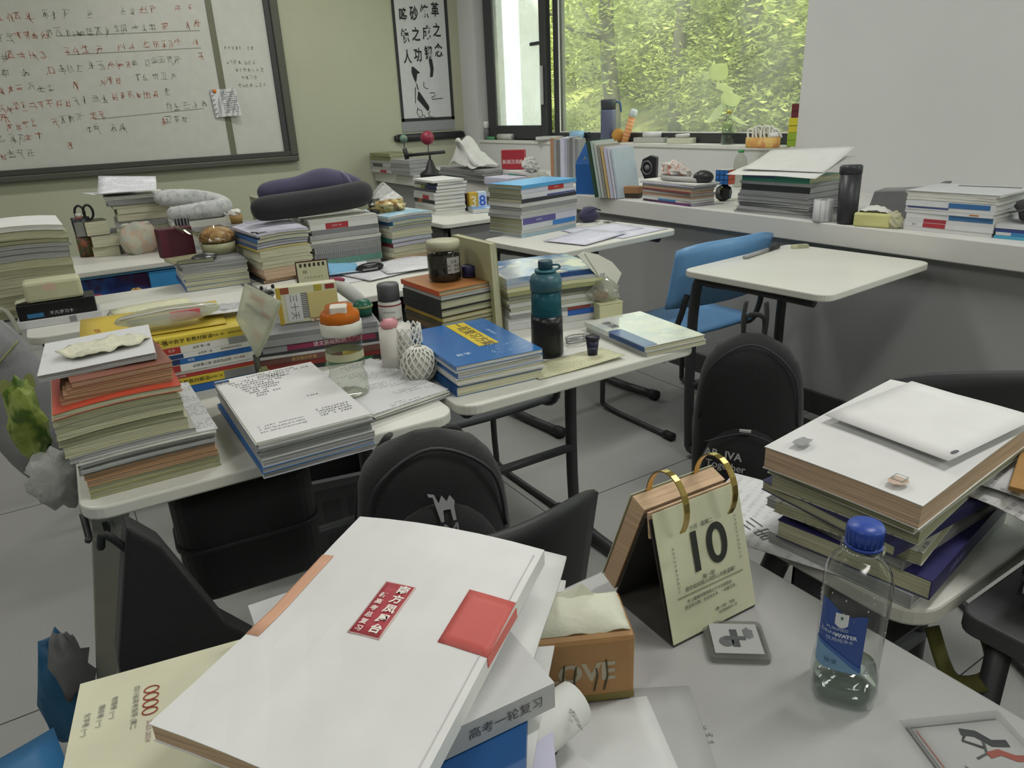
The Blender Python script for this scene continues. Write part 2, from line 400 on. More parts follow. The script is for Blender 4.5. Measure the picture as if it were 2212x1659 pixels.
MB().sheet(lambda u, v: ((u-.5)*.19, -.002-.03*u*(1-v)-.02*u*u, (v-.5)*.2+.0), 6, 6, .0008).build('sheet', mat('cfd0d2', .7, 'print', n=90, along='x'), nt)
pl2 = lambda u, v: (u, -.045, v)
mk = MB()
for i in range(10): scribble(mk, -.02, .085, .075-.016*i, .011, 0, 970+i, th=.0016, pl=lambda u, v: (u, -.004-.03*(u/.19+.5)*(.5-v/.2)-.02*(u/.19+.5)**2-.001, v), gap=.2)
mk.build('small_print', mat('707276', .7), nt)['kind'] = 'stuff'
MB().lathe([(.001, 0), (.014, .001), (.014, .008), (.001, .009)], 12, Matrix.Translation((-.06, -.003, .09)) @ Matrix.Rotation(R(90), 4, 'X')).build('magnet', mat('d8762e', .4), nt, smooth=True)

ps = thing('hanging_scroll', 'white calligraphy scroll with dark border hanging beside the window', 'scroll', (3.205, YW, 1.10))
MB().box(-.27, .27, -.006, -.002, .05, 1.5).build('silk_backing', mat('8b8c8e', .8, 'bands', axis=2, n=45, c2='929395'), ps)
for nm, a in (('border', (-.27, -.245, .14, 1.5)), ('border', (.24, .27, .14, 1.5)), ('border', (-.27, .27, .14, .165))):
    MB().box(a[0], a[1], -.009, -.005, a[2], a[3]).build(nm, mat('2f3032', .7), ps)
MB().box(-.245, .24, -.008, -.005, .165, 1.5).build('paper', mat('c6c7c9', .8), ps)
MB().tube([(-.33, -.02, .0), (.33, -.02, .0)], .034, 14).build('roller', mat('2b2c2e', .5), ps, smooth=True)
MB().tube([(-.36, -.02, .0), (-.33, -.02, .0)], .026, 12).build('roller_knob', mat('2b2c2e', .5), ps, smooth=True)
MB().tube([(.33, -.02, .0), (.35, -.02, .0)], .026, 12).build('roller_knob', mat('2b2c2e', .5), ps, smooth=True)
BLK = mat('232426', .7)
for cx, s, dz in ((.145, '革之念', 0.), (.04, '炼成钢', -.02), (-.065, '砂之功', -.035), (-.17, '鸣惊人', -.05)):
    for j, ch in enumerate(s):
        text(ch, .118, BLK, ps, (cx+.004*j, -.0095, 1.05-.165*j+dz), (R(90), 0, 0), name='calligraphy', sx=.68, bold=.003)
def ink(poly, nm='ink_figure'):
    MB().add([(x, -.0094, z) for x, z in poly], [tuple(range(len(poly)))]).build(nm, BLK, ps)
ink([(.045, .515), (.08, .52), (.09, .44), (.075, .37), (.045, .365), (.055, .43)], 'ink_brushstroke')
ink([(-.13, .455), (-.11, .455), (-.05, .405), (-.08, .395), (-.09, .35), (-.10, .32), (-.12, .36), (-.135, .41)])
ink([(-.10, .32), (-.09, .315), (-.075, .255), (-.09, .27)])
ink([(-.085, .25), (-.07, .245), (.015, .12), (.012, .09), (-.005, .08), (-.10, .185)])
ink([(-.125, .15), (-.118, .15), (-.105, .29), (-.115, .28)])
for pts in ([(-.10, .115), (-.115, .07), (-.09, .03), (-.06, .045), (-.065, .09), (-.10, .10)], [(-.05, .05), (-.02, .02), (0, .03), (.03, .015), (.07, .012)], [(.02, .08), (0, .06), (.02, .03), (.045, .03)],
            [(.03, .235), (.08, .235), (.085, .21), (.045, .195), (.05, .18), (.16, .185)], [(-.02, .33), (-.025, .29), (-.005, .275), (.02, .27)]):
    MB().tube([(x, -.009, z) for x, z in pts], .0032, 5).build('ink_line', BLK, ps)
for o in [c for c in ps.children if c.name.startswith('ink')]:
    o.location.z += .14 if True else 0

# ------------------------------------------------------------------ outside: bank, trees, shrubs
BX = 5.0
def bank_z(x, y): return -.6+max(0, x-6.2)*.42+.25*noise.noise(Vector((x*.35, y*.35, 0)))
g = MB(); nx, ny = 22, 26; xs = [XW+.6+18*(i/nx)**1.3 for i in range(nx+1)]; yy = [-14+44*j/ny for j in range(ny+1)]
g.add([(x, y, bank_z(x, y)) for x in xs for y in yy], [(i*(ny+1)+j, (i+1)*(ny+1)+j, (i+1)*(ny+1)+j+1, i*(ny+1)+j+1) for i in range(nx) for j in range(ny)])
o = g.build('ground_outside', mat('7c7f4c', .9, 'art', c2='9aa05a', c3='5c5a3a', scale=1.5), smooth=True); o['kind'] = 'structure'
struct('added_white_wall', MB().box(XW+.9, XW+1.2, 6.75, 12, -.6, 5), mat('e6e7e4', .8, 'wall'))  # wall added outside; its white stands in for the casement's room reflection
LEAF = [mat(c, .55, 'art', c2=c2, c3=c3, scale=2.5, spec=.35) for c, c2, c3 in (('93a057', 'aeb86c', '6c7c44'), ('858f52', '9ca662', '5c6a40'), ('aab45e', 'c3ca7c', '85944e'))]
for m in LEAF:   # thin leaves let light through
    nt_ = m.node_tree; b = nt_.nodes['Principled BSDF']; tr = nt_.nodes.new('ShaderNodeBsdfTranslucent'); tr.inputs[0].default_value = (.50, .56, .22, 1)
    mx_ = nt_.nodes.new('ShaderNodeMixShader'); mx_.inputs[0].default_value = .27; out = nt_.nodes['Material Output']
    nt_.links.new(b.outputs[0], mx_.inputs[1]); nt_.links.new(tr.outputs[0], mx_.inputs[2]); nt_.links.new(mx_.outputs[0], out.inputs[0])
BARK = mat('55534a', .9, 'crumple', scale=9, str=.9, dk=.6)
def leaves(mb, c, rx, ry, rz, n, size, r):
    for _ in range(n):
        d = Vector((r.gauss(0, 1), r.gauss(0, 1), r.gauss(0, 1))); d.normalize(); k = r.random()**.4
        q = Vector((c[0]+d.x*rx*k, c[1]+d.y*ry*k, c[2]+d.z*rz*k))
        u = Vector((r.uniform(-1, 1), r.uniform(-1, 1), r.uniform(-.4, .4))).normalized(); v = u.cross(Vector((r.uniform(-.6, .6), r.uniform(-.6, .6), 1))).normalized()
        s = size*r.uniform(.6, 1.4); n_ = u.cross(v)*s*.25
        mb.add([q-u*s, q+v*s*.42+n_, q+u*s, q-v*s*.42+n_], [(0, 1, 2, 3)])
def tree(name, label, x, y, h, rad, lean, seed, lf, n, crown, fork=True):
    r = random.Random(seed); z0 = bank_z(x, y)-.1
    t = thing(name, label, 'tree', (x, y, z0), 0, 'trees outside the window')
    p = [Vector((lean[0]*(k/6)**1.2*h+r.uniform(-.06, .06), lean[1]*(k/6)**1.2*h+r.uniform(-.06, .06), h*k/6)) for k in range(7)]; p[0] = Vector((0, 0, 0))
    MB().tube(bez(p, 4), [rad*(1-.55*k/24) for k in range(25)], 10).build('trunk', BARK, t, smooth=True)
    br = MB(); ends = [p[-1], p[-2]]
    for k in range(5):
        a = p[2+k % 4]; an = r.uniform(0, 2*PI); L = r.uniform(.8, 1.9)
        b = a+Vector((math.cos(an)*L, math.sin(an)*L, L*r.uniform(.3, .9))); br.tube(bez([a, (a+b)/2+Vector((0, 0, -.12)), b], 4), [rad*.32*(1-.7*i/8) for i in range(9)], 7); ends.append(b)
    br.build('branches', BARK, t, smooth=True)
    lm = MB()
    for k in range(crown):
        e = ends[k % len(ends)]
        leaves(lm, (e.x+r.uniform(-1, 1), e.y+r.uniform(-1.2, 1.2), e.z+r.uniform(-.9, .9)), r.uniform(.6, 1.2), r.uniform(.6, 1.3), r.uniform(.4, .9), n//crown, .062, r)
    lm.build('foliage', LEAF[lf], t)
spots = [(8.1, 9.6, 6.5, .15, (.0, .04), 'thick-trunked tree nearest the left window mullion outside'), (9.2, 9.3, 7, .12, (.02, -.09), 'slanting slim tree crossing behind its thicker neighbour outside'),
         (8.8, 7.6, 7, .14, (.0, -.05), 'pale grey tree in the middle of the window view'), (9.9, 6.9, 7, .13, (0, .1), 'tree leaning left beyond the middle of the window'),
         (8.6, 5.3, 6.5, .12, (.05, .02), 'tree right of centre behind the leafy sprig outside'), (10.8, 8.6, 8, .14, (0, 0), 'distant tree high up the bank behind the pale tree'),
         (9.8, 4.3, 7, .12, (0, .03), 'tree near the right edge of the window view'), (11, 5.4, 8, .13, (.0, -.04), 'distant tree up the bank toward the right of the window'), (11.6, 10.4, 8, .14, (0, .02), 'distant tree up the bank toward the left of the window')]
for i, (x, y, h, rad, ln, lb) in enumerate(spots):
    tree('tree', lb, x, y, h, rad, ln, 50+i, (0, 2, 1)[i % 3], 7500, 22)
t = thing('fallen_branch', 'long bare branch slanting down through the trees outside', 'branch', (8.2, 3.9, 2.35))
MB().tube(bez([(.3, -.6, .25), (.1, .3, .05), (0, 1.2, -.25), (.1, 2.3, -.5), (.2, 3.2, -.9)], 5), [.05-.0016*k for k in range(21)], 8).build('wood', BARK, t, smooth=True)
MB().tube(bez([(0, 1.2, -.25), (.1, 1.7, -.05), (.2, 2.3, .1)], 4), .018, 6).build('twig', BARK, t, smooth=True)
for i in range(44):
    r = random.Random(300+i); q = .66+1.02*((i*7) % 44+r.random())/44; x = 7.2+(i % 6)*1.15+r.random()*.8; y = q*x; z = bank_z(x, y); k = (i+i//6) % 3; k = (1, 0, 2)[k]
    t = thing('shrub', 'leafy undergrowth bush on the bank outside the window', 'shrub', (x, y, z-.1), 0, 'undergrowth on the bank')
    lm = MB(); st = MB(); sz = .75+.09*(x-7)
    for q in range(6):
        a = r.uniform(0, 2*PI); e = Vector((math.cos(a)*.6*sz, math.sin(a)*.7*sz, r.uniform(.2, 1.5)*sz)); st.tube([(0, 0, 0), e*.5+Vector((0, 0, .1)), e], .012, 5)
        leaves(lm, e, .75*sz, .85*sz, .65*sz, 430, .042+.005*(x-7), r)
    st.build('stems', BARK, t); lm.build('foliage', LEAF[k], t)
# sprig of large leaves right outside the pane
sp = thing('leafy_sprig', 'bright green sprig of large leaves right outside the window', 'plant', at_x(1590, 300, XW+.75))
GL = LEAF[2]
stem = [(0, 0, -.25), (0, 0, 0), (0, .05, .12), (0, .16, .26), (.01, .24, .42)]
MB().tube(bez(stem, 4), .004, 6).build('stem', mat('8fa04a', .6), sp, smooth=True)
def leaf(c, ang, tilt, L, wd):
    m = MB(); ca, sa = math.cos(ang), math.sin(ang); P = []
    for i in range(9):
        u = i/8; hw = wd*math.sin(PI*u**.75)*.5
        for s in (-1, 0, 1):
            a, b = u*L, s*hw; zz = -tilt*u*u*L+abs(s)*wd*.12
            P.append((c[0]+b*.35+.02*s, c[1]+a*ca-b*sa*.9, c[2]+a*sa+b*ca*.9+zz*.3))
    m.add(P, [(i*3+j, (i+1)*3+j, (i+1)*3+j+1, i*3+j+1) for i in range(8) for j in range(2)])
    m.build('leaf', GL, sp, smooth=True)
for c, an, L, wd in (((0, .24, .40), 2.2, .16, .13), ((0, .24, .42), .6, .10, .09), ((0, .20, .34), 3.0, .15, .07), ((0, .14, .24), 2.7, .17, .12), ((0, .12, .2), -.3, .2, .13), ((0, .06, .14), 3.3, .16, .06), ((0, .05, .1), -.6, .18, .13), ((0, 0, .02), .2, -.16, .07), ((0, 0, -.03), 2.9, .17, .11), ((0, 0, -.1), .4, .1, .1)):
    leaf(c, an, .5, L, wd)
# ------------------------------------------------------------------ desks and chairs
TOP = mat('d3d3cb', .38, spec=.45, scale=4); EDGE = mat('a9a99f', .5); LEG = mat('3f4042', .45, 'metal', metallic=.25); GREYM = mat('55565a', .55)
TZ = .75
DESKS = {}
def desk(key, label, x, y, w, d, rz=0, tray=True, flat_leg=False, top=TOP, legs=True, TZ=TZ):
    """x, y: near-left corner of the top; local frame has its origin there"""
    t = thing('school_desk', label, 'desk', (x, y, 0), rz, 'school desks'); DESKS[key] = t
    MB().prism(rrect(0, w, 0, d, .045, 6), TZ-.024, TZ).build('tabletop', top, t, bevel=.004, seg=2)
    if legs:
        for sx in (.05, w-.05):
            if flat_leg and sx < .1:
                lm = MB(); P = [(.012, .05, TZ-.025), (.072, .05, TZ-.025), (.072, .066, TZ-.025), (.012, .066, TZ-.025)]; Q = [(-.115, .50, .0), (-.075, .50, .0), (-.075, .512, .0), (-.115, .512, .0)]
                lm.add(P+Q, [(0, 1, 2, 3), (7, 6, 5, 4), (0, 4, 5, 1), (1, 5, 6, 2), (2, 6, 7, 3), (3, 7, 4, 0)]).build('leg', mat('b4b3a4', .5), t, bevel=.003)
                continue
            pts = bez([(sx, .07, TZ-.04), (sx, d-.12, TZ-.04), (sx, d-.03, TZ-.1), (sx, d-.03, .12), (sx, d-.09, .03), (sx, .08, .025)], 5)
            lg = MB().tube(pts, .019, 10).build('leg', LEG, t, smooth=True)
            MB().tube([(sx, .05, .025), (sx, .09, .025)], .024, 10).build('foot_cap', mat('26272a', .6), lg, smooth=True)
        MB().tube([(.05, d-.03, .3), (w-.05, d-.03, .3)], .014, 8).build('crossbar', LEG, t, smooth=True)
    if tray:
        m = MB(); m.box(.06, w-.06, .08, d-.06, TZ-.15, TZ-.145); m.box(.06, .064, .08, d-.06, TZ-.15, TZ-.025); m.box(w-.064, w-.06, .08, d-.06, TZ-.15, TZ-.025); m.box(.06, w-.06, d-.064, d-.06, TZ-.15, TZ-.025)
        m.build('book_tray', GREYM, t)
    return t
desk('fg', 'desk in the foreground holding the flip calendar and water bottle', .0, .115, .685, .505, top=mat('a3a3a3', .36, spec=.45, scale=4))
desk('R', 'desk at the right carrying the fanned pile of white papers', .742, .33, .60, .27)
desk('1', 'desk with the orange-capped bottle and two tall paper piles', -.056, 1.222, .672, .5, -.03, flat_leg=True, tray=False)
desk('2', 'desk with the teal water bottle and blue textbooks', .632, 1.212, .672, .5, -.012, tray=False)
desk('4', 'empty pale desk in front of the grey window wall', 1.927, 1.284, .665, .565, .075, tray=False)
desk('2a', 'left desk of the second row beneath bread bag and cream book stacks', -.118, 2.474, .68, .5, -.01, tray=False)
desk('2b', 'desk of the second row under the stacks carrying the purple neck pillow', .60, 2.268, .675, .53, .0)
desk('3', 'desk by the ledge with loose exam sheets and one tall stack', 1.752*.9123, 2.412*.9123, .70, .49, .10, TZ=.80, tray=False)
d3 = desk('3a', 'back row desk with a blue picture cloth hanging below its top', -.08, 3.52, .70, .5, .0, tray=False)
desk('3b', 'small back desk beside the number blocks and white book stack', 1.80, 3.50, .64, .5, .03)
# drawer front in plain grey of the back desk, blue liner of the back row desk
MB().box(.05, .60, .02, .035, TZ-.19, TZ-.03).build('modesty_panel', mat('8a8b8b', .6), DESKS['3b'], bevel=.003)
MB().box(.02, .68, .03, .034, TZ-.20, TZ-.03).build('picture_cloth', mat('1f2f6b', .5, 'art', c2='2b63a8', c3='3a1c46', scale=6), d3)
MB().box(.02, .68, .015, .03, TZ-.035, TZ-.026).build('cloth_hem', mat('5fa3c9', .5), d3)
MB().box(.42, .68, .012, .03, TZ-.15, TZ-.04).build('light_blue_panel', mat('3d8fcb', .5), d3, bevel=.002)
MB().blob(.2, .03, TZ-.15, .05, .012, .045, 12, 8, .1, 3).build('printed_apple', mat('a32a4d', .5), d3, smooth=True)
MB().blob(.36, .028, TZ-.125, .03, .01, .025, 12, 8, .2, 4).build('printed_toy', mat('b5622e', .5, 'art', c2='d9c06a', c3='7a2b22', scale=40), d3, smooth=True)
# hook plates
for k, (dx, dz) in {'3b': (.02, .65), '1': (.0, .6)}.items():
    MB().tube([(dx, .06, TZ-.03), (dx, .045, TZ-.07), (dx, .02, TZ-.06)], .006, 6).build('hook', LEG, DESKS[k], smooth=True)

def chair(name, label, x, y, rz, shell, seat_z=.43, w=.42, top=.80, runner=True, back_h=.17, frame=LEG):
    """origin on floor under the seat centre; back rest on the -y side"""
    t = thing(name, label, 'chair', (x, y, 0), rz, 'moulded chairs')
    MB().sheet(lambda u, v: ((u-.5)*w*(1-.06*v), (v-.5)*.40, seat_z+.022*(2*u-1)**2*(.4+v*.3)-.02*max(0, v-.75)*4*.5), 10, 10, .012).build('seat', shell, t, smooth=True)
    def bk(u, v):
        a = (u-.5)*w*1.04; e = abs(2*u-1)
        z = top-back_h+v*back_h*(1-.10*e**4)
        return (a, -.235-.05*v+.055*e*e, z)
    m = MB(); n = 14; k = 8; P = [[Vector(bk(i/n, j/k)) for j in range(k+1)] for i in range(n+1)]
    A = [P[i][j] for i in range(n+1) for j in range(k+1)]; Bk = [q+Vector((0, -.012, 0)) for q in A]; N_ = len(A); fs = []
    for i in range(n):
        for j in range(k):
            a = i*(k+1)+j; fs += [(a, a+k+1, a+k+2, a+1), (N_+a, N_+a+1, N_+a+k+2, N_+a+k+1)]
        a = i*(k+1); fs += [(a, N_+a, N_+a+k+1, a+k+1)]; a += k; fs += [(a, a+k+1, N_+a+k+1, N_+a)]
    for j in range(k): fs += [(j, j+1, N_+j+1, N_+j)]; a = n*(k+1)+j; fs += [(a, N_+a, N_+a+1, a+1)]
    m.add(A+Bk, fs).build('backrest', shell, t, smooth=True)
    MB().sheet(lambda u, v: ((u-.5)*.16, -.195-.04*v-.01, seat_z+.002+v*(top-back_h-seat_z+.04)), 3, 6, .01).build('back_stem', shell, t, smooth=True) if False else None
    for s in (-1, 1):
        X = s*(w/2-.02)
        sf = MB().tube(bez([(X*.9, -.245, top-back_h+.06), (X, -.22, seat_z+.06), (X, -.15, seat_z-.03), (X, .12, seat_z-.03), (X, .2, seat_z-.10), (X*1.05, .22, .07), (X*1.05, .17, .014), (X*1.05, -.2, .014)], 5), .012, 8).build('side_frame', frame, t, smooth=True)
        MB().tube([(X*1.05, -.235, .016), (X*1.05, -.19, .016)], .019, 8).build('foot_cap', mat('1d1e20', .6), sf, smooth=True)
    MB().tube([(-(w/2-.02), .05, seat_z-.03), (w/2-.02, .05, seat_z-.03)], .011, 8).build('crossbar', frame, t, smooth=True)
    return t
BLUE = mat('6a9dce', .32, spec=.5); BLKP = mat('2f3033', .5)
chair('chair', 'light blue plastic chair tucked behind the empty pale desk', 2.24, 2.19, .0, BLUE, w=.52, top=.815, back_h=.26)
chair('chair', 'black chair with curved back behind the right-hand paper pile', 1.62, .78, -.55, BLKP, w=.48, top=.83, back_h=.27)
chair('chair', 'dark-framed chair standing under the teal bottle desk', 1.06, 1.98, .0, mat('44484c', .5), w=.46, top=.70, back_h=.05)
# ------------------------------------------------------------------ books
def cname(h):
    r, g, b = (int(h[i:i+2], 16) for i in (0, 2, 4)); mx, mn = max(r, g, b), min(r, g, b)
    if mx-mn < 24: return 'black' if mx < 70 else 'dark grey' if mx < 115 else 'grey' if mx < 185 else 'white'
    if r == mx and g > b: return ('brown' if mx < 140 else 'orange' if g < r*.72 else 'yellow' if b < r*.55 else 'cream')
    if r == mx: return 'maroon' if mx < 130 else 'red'
    if g == mx: return 'dark green' if mx < 110 else 'green' if mx-mn > 60 else 'olive'
    return ('navy' if mx < 125 else 'blue' if (mx-mn) > 70 else 'lavender')
SP = {'L': lambda x, y: (x, y), 'R': lambda x, y: (-x, -y), 'F': lambda x, y: (-y, x), 'B': lambda x, y: (y, -x)}
PAGE = {'w': 'dcdcd6', 'c': 'c9c7ac', 'o': 'a6a68a', 'g': 'a7a8a8', 'p': 'c8ad93', 'b': 'ad8f74', 'y': 'd3ca9c', 'l': 'c3c2d0', 'n': 'c0bfa2'}
def pmat(code): return mat(PAGE[code], .85, 'pages', dk=.66)
def book(label, loc, rz, w, d, t, cover='d0d0ca', pages='w', side='L', style='soft', wf=None, group=None, rot=None, name='book', coat=0, topm=None):
    """w along local x, d along local y, lying flat with its base at z=0; side = where the spine is"""
    o = thing(name, label, 'book' if name != 'paper_stack' else 'papers', loc, rz, group, rot)
    a, b = (w, d) if side in 'LR' else (d, w); S = SP[side]; wf = wf or (lambda x, y: 0.)
    ct = .0022 if style == 'hard' else .0009; ov = .003 if style == 'hard' else 0.
    pin = .0012
    def pt(x, y, z):
        X, Y = S(x, y); return (X, Y, z+wf(X, Y))
    nx = 6
    if style in ('soft', 'hard', 'spiral'):
        xs = [a/2-i*a/nx for i in range(nx+1)]
        outer = [(x, t) for x in xs]+[(x, 0) for x in reversed(xs)]
        inner = [(min(x, a/2) if i else a/2, t-ct) for i, x in enumerate(xs)]
        inner[-1] = (-a/2+ct*1.2, t-ct); inner = inner+[(x, ct) for x, _ in reversed(inner)]
        nl = len(outer); v = []
        for j in range(nx+1):
            y = -b/2+j*b/nx
            v += [pt(x, y, z) for x, z in outer]+[pt(x, y, z) for x, z in inner]
        K = 2*nl; fs = []
        for j in range(nx):
            p, q = j*K, (j+1)*K
            for i in range(nl-1):
                fs.append((p+i, p+i+1, q+i+1, q+i)); fs.append((p+nl+i, q+nl+i, q+nl+i+1, p+nl+i+1))
            fs.append((p, q, q+nl, p+nl)); fs.append((p+nl-1, p+2*nl-1, q+2*nl-1, q+nl-1))
        for p, fl in ((0, 1), (nx*K, 0)):
            for i in range(nl-1):
                f4 = (p+i, p+nl+i, p+nl+i+1, p+i+1); fs.append(f4 if fl else f4[::-1])
        MB().add(v, fs).build('cover', topm or mat(cover, .45 if not coat else .25, spec=.4, coat=coat), o)
    x0, x1, y0, y1 = -a/2+ct, a/2-ov-pin, -b/2+ov+pin, b/2-ov-pin
    za, zb = (ct, t-ct) if style != 'sheets' else (0, t)
    if style == 'sheets':
        m = MB(); n = max(2, min(9, int(t/.0035))); r = random.Random(int(t*1e6) % 997+len(label))
        for k in range(n):
            dx, dy, dr = r.uniform(-.004, .004), r.uniform(-.004, .004), r.uniform(-.012, .012); zk, zl = t*k/n, t*(k+1)/n-.0003
            c_, s_ = math.cos(dr), math.sin(dr)
            def g(u, v, z): return pt(u*c_-v*s_+dx, u*s_+v*c_+dy, z)
            nn = 5; T = [g(-a/2+a*i/nn, -b/2+b*j/nn, zl) for i in range(nn+1) for j in range(nn+1)]; B_ = [g(-a/2+a*i/nn, -b/2+b*j/nn, zk) for i in range(nn+1) for j in range(nn+1)]
            kk = nn+1; N_ = kk*kk; fs = []
            for i in range(nn):
                for j in range(nn):
                    q = i*kk+j; fs += [(q, q+kk, q+kk+1, q+1), (N_+q, N_+q+1, N_+q+kk+1, N_+q+kk)]
                fs += [(i*kk, N_+i*kk, N_+(i+1)*kk, (i+1)*kk)]; q = i*kk+nn; fs += [(q, q+kk, N_+q+kk, N_+q)]
                fs += [(i, i+1, N_+i+1, N_+i)]; q = nn*kk+i; fs += [(q, N_+q, N_+q+1, q+1)]
            m.add(T+B_, fs)
        pg = m.build('sheets', pmat(pages), o); pg['kind'] = 'stuff'
        if topm:
            MB().sheet(lambda u, v: tuple(Vector(pt(-a/2+a*u, -b/2+b*v, t))+Vector((0, 0, .0012))), 6, 6, .0008).build('top_sheet', topm, o)
    else:
        nn = 6; m = MB()
        T = [pt(x0+(x1-x0)*i/nn, y0+(y1-y0)*j/nn, zb) for i in range(nn+1) for j in range(nn+1)]; B_ = [pt(x0+(x1-x0)*i/nn, y0+(y1-y0)*j/nn, za) for i in range(nn+1) for j in range(nn+1)]
        kk = nn+1; N_ = kk*kk; fs = []
        for i in range(nn):
            for j in range(nn):
                q = i*kk+j; fs += [(q, q+kk, q+kk+1, q+1), (N_+q, N_+q+1, N_+q+kk+1, N_+q+kk)]
            fs += [(i*kk, N_+i*kk, N_+(i+1)*kk, (i+1)*kk)]; q = i*kk+nn; fs += [(q, q+kk, N_+q+kk, N_+q)]
            fs += [(i, i+1, N_+i+1, N_+i)]; q = nn*kk+i; fs += [(q, N_+q, N_+q+1, q+1)]
        m.add(T+B_, fs).build('pages', pmat(pages), o)
    if style == 'spiral':
        n = max(8, int(b/.008))
        for j in range(n):
            y = -b/2+.008+j*(b-.016)/(n-1)
            MB().tube([pt(-a/2+.004+math.cos(an)*.0062-.003, y, t/2+math.sin(an)*(t/2-.0012)) for an in [2*PI*q/8 for q in range(8)]], .0006, 4, True).build('wire_loop', mat('8c8d90', .3, 'metal'), o)
    return o
def cov(o):
    for c in o.children:
        if c.name.startswith('cover'): return c
    return o
def cut(o, w, d, t, side, u0, u1, hexc, name='spine_band', zf=(.04, .96)):
    """coloured band on the spine, between fractions u0..u1 of its length"""
    e = .0006
    if side == 'F': a = (-w/2+w*u0, -w/2+w*u1, -d/2-e, -d/2+.0002, t*zf[0], t*zf[1])
    elif side == 'L': a = (-w/2-e, -w/2+.0002, d/2-d*u1, d/2-d*u0, t*zf[0], t*zf[1])
    else: a = (w/2-.0002, w/2+e, -d/2+d*u0, -d/2+d*u1, t*zf[0], t*zf[1])
    return MB().box(*a).build(name, mat(hexc, .45), cov(o))
def spine_text(o, w, d, t, side, body, u, size, hexc, zf=.5, sx=1., flip=False):
    e = .0009; m = mat(hexc, .5); o = cov(o)
    if side == 'F': text(body, size, m, o, (-w/2+w*u, -d/2-e, t*zf), (R(90), 0, PI if flip and False else 0), name='spine_lettering', sx=sx)
    elif side == 'L': text(body, size, m, o, (-w/2-e, d/2-d*u, t*zf), (R(90), 0, R(-90)), name='spine_lettering', sx=sx)
    else: text(body, size, m, o, (w/2+e, -d/2+d*u, t*zf), (R(90), 0, R(90)), name='spine_lettering', sx=sx)
STK = {}
def stack(key, phrase, pl, pr, ytop, depth, z0, books, bend=(0, 0, 0), jit=.003, group=None, wscale=1., desc=None):
    A, B = at(pl[0], pl[1], z0), at(pr[0], pr[1], z0); ex = (B-A); w = ex.length*wscale; ex.normalize(); ey = Vector((-ex.y, ex.x, 0)); rz = math.atan2(ex.y, ex.x)
    if isinstance(depth, tuple): depth = abs((at(depth[0], depth[1], z0)-A).dot(ey))
    hgt = (z_at(ytop[0], ytop[1], A.x, A.y) if isinstance(ytop, tuple) else z_at(pl[0], ytop, A.x, A.y))-z0
    C = A+ex*w/2+ey*depth/2; tot = sum(b[0] for b in books); n = len(books); z = z0+.0005; r = random.Random(sum(map(ord, key)))
    out = []
    for i, bk in enumerate(books):
        k = dict(bk[4]) if len(bk) > 4 else {}
        t = hgt*bk[0]/tot; cover, pages, side = bk[1], bk[2], bk[3]
        bw, bd = k.get('w', w)*k.get('ws', 1), k.get('d', depth)*k.get('ds', 1)
        dx, dy = k.get('dx', 0)+r.uniform(-jit, jit), k.get('dy', 0)+r.uniform(-jit, jit); dr = k.get('rz', 0)+r.uniform(-1, 1)*jit*4
        dy += (bd-depth)/2 if k.get('front', True) else 0; dx += (bw-w)/2 if k.get('left', False) else 0
        amp = (i+1)/n; bx, by, bc = (k.get('bend', bend))
        def wf(x, y, amp=amp, bx=bx, by=by, bc=bc, ox=dx, oy=dy): xx, yy = x+ox, y+oy; return amp*(bx*(1.2-(2*xx/w)**2)+by*(1.2-(2*yy/depth)**2)+bc*max(0, xx/w+.55)*max(0, yy/depth+.55))
        p = C+ex*dx+ey*dy; nth = n-i; st = k.get('style', 'soft')
        nm = 'paper_stack' if st == 'sheets' else 'notebook' if st == 'spiral' else 'book'
        ds = k.get('desc') or ({'sheets': '%s loose papers', 'spiral': '%s spiral notebook', 'hard': '%s hardback book'}.get(st, '%s-covered book') % (cname(cover) if st != 'sheets' else cname(PAGE[pages])))
        lb = k.get('label') or '%s, %s %s' % (ds, 'on top of' if nth == 1 else 'bottom of' if i == 0 else (ORD[nth-1]+' from top of'), phrase); lb = ' '.join(lb.split()[:16])
        o = book(lb, (p.x, p.y, z), rz+dr, bw, bd, t-.0004, cover, pages, side, st, wf, group or 'books piled on the desks', name=k.get('name', nm), coat=k.get('coat', 0), topm=k.get('topm'))
        for q in k.get('bands', []): cut(o, bw, bd, t-.0004, side if side in 'FLR' else 'F', *q)
        for q in k.get('txt', []): spine_text(o, bw, bd, t-.0004, side if side in 'FLR' else 'F', *q)
        out.append((o, bw, bd, t)); z += t
    STK[key] = dict(C=C, ex=ex, ey=ey, rz=rz, w=w, d=depth, top=z, z0=z0, h=hgt, books=out)
    return STK[key]
def on(key, u, v, dz=0.):
    """point on top of a stack: u across 0..1 from left, v back 0..1 from front"""
    s = STK[key]; p = s['C']+s['ex']*(u-.5)*s['w']+s['ey']*(v-.5)*s['d']; return Vector((p.x, p.y, s['top']+dz))
def stk_local(key, p):
    s = STK[key]; q = Vector(p)-s['C']; return q.dot(s['ex']), q.dot(s['ey'])

PR = lambda c='d8d8d4', **k: mat(c, .75, 'print', **k)
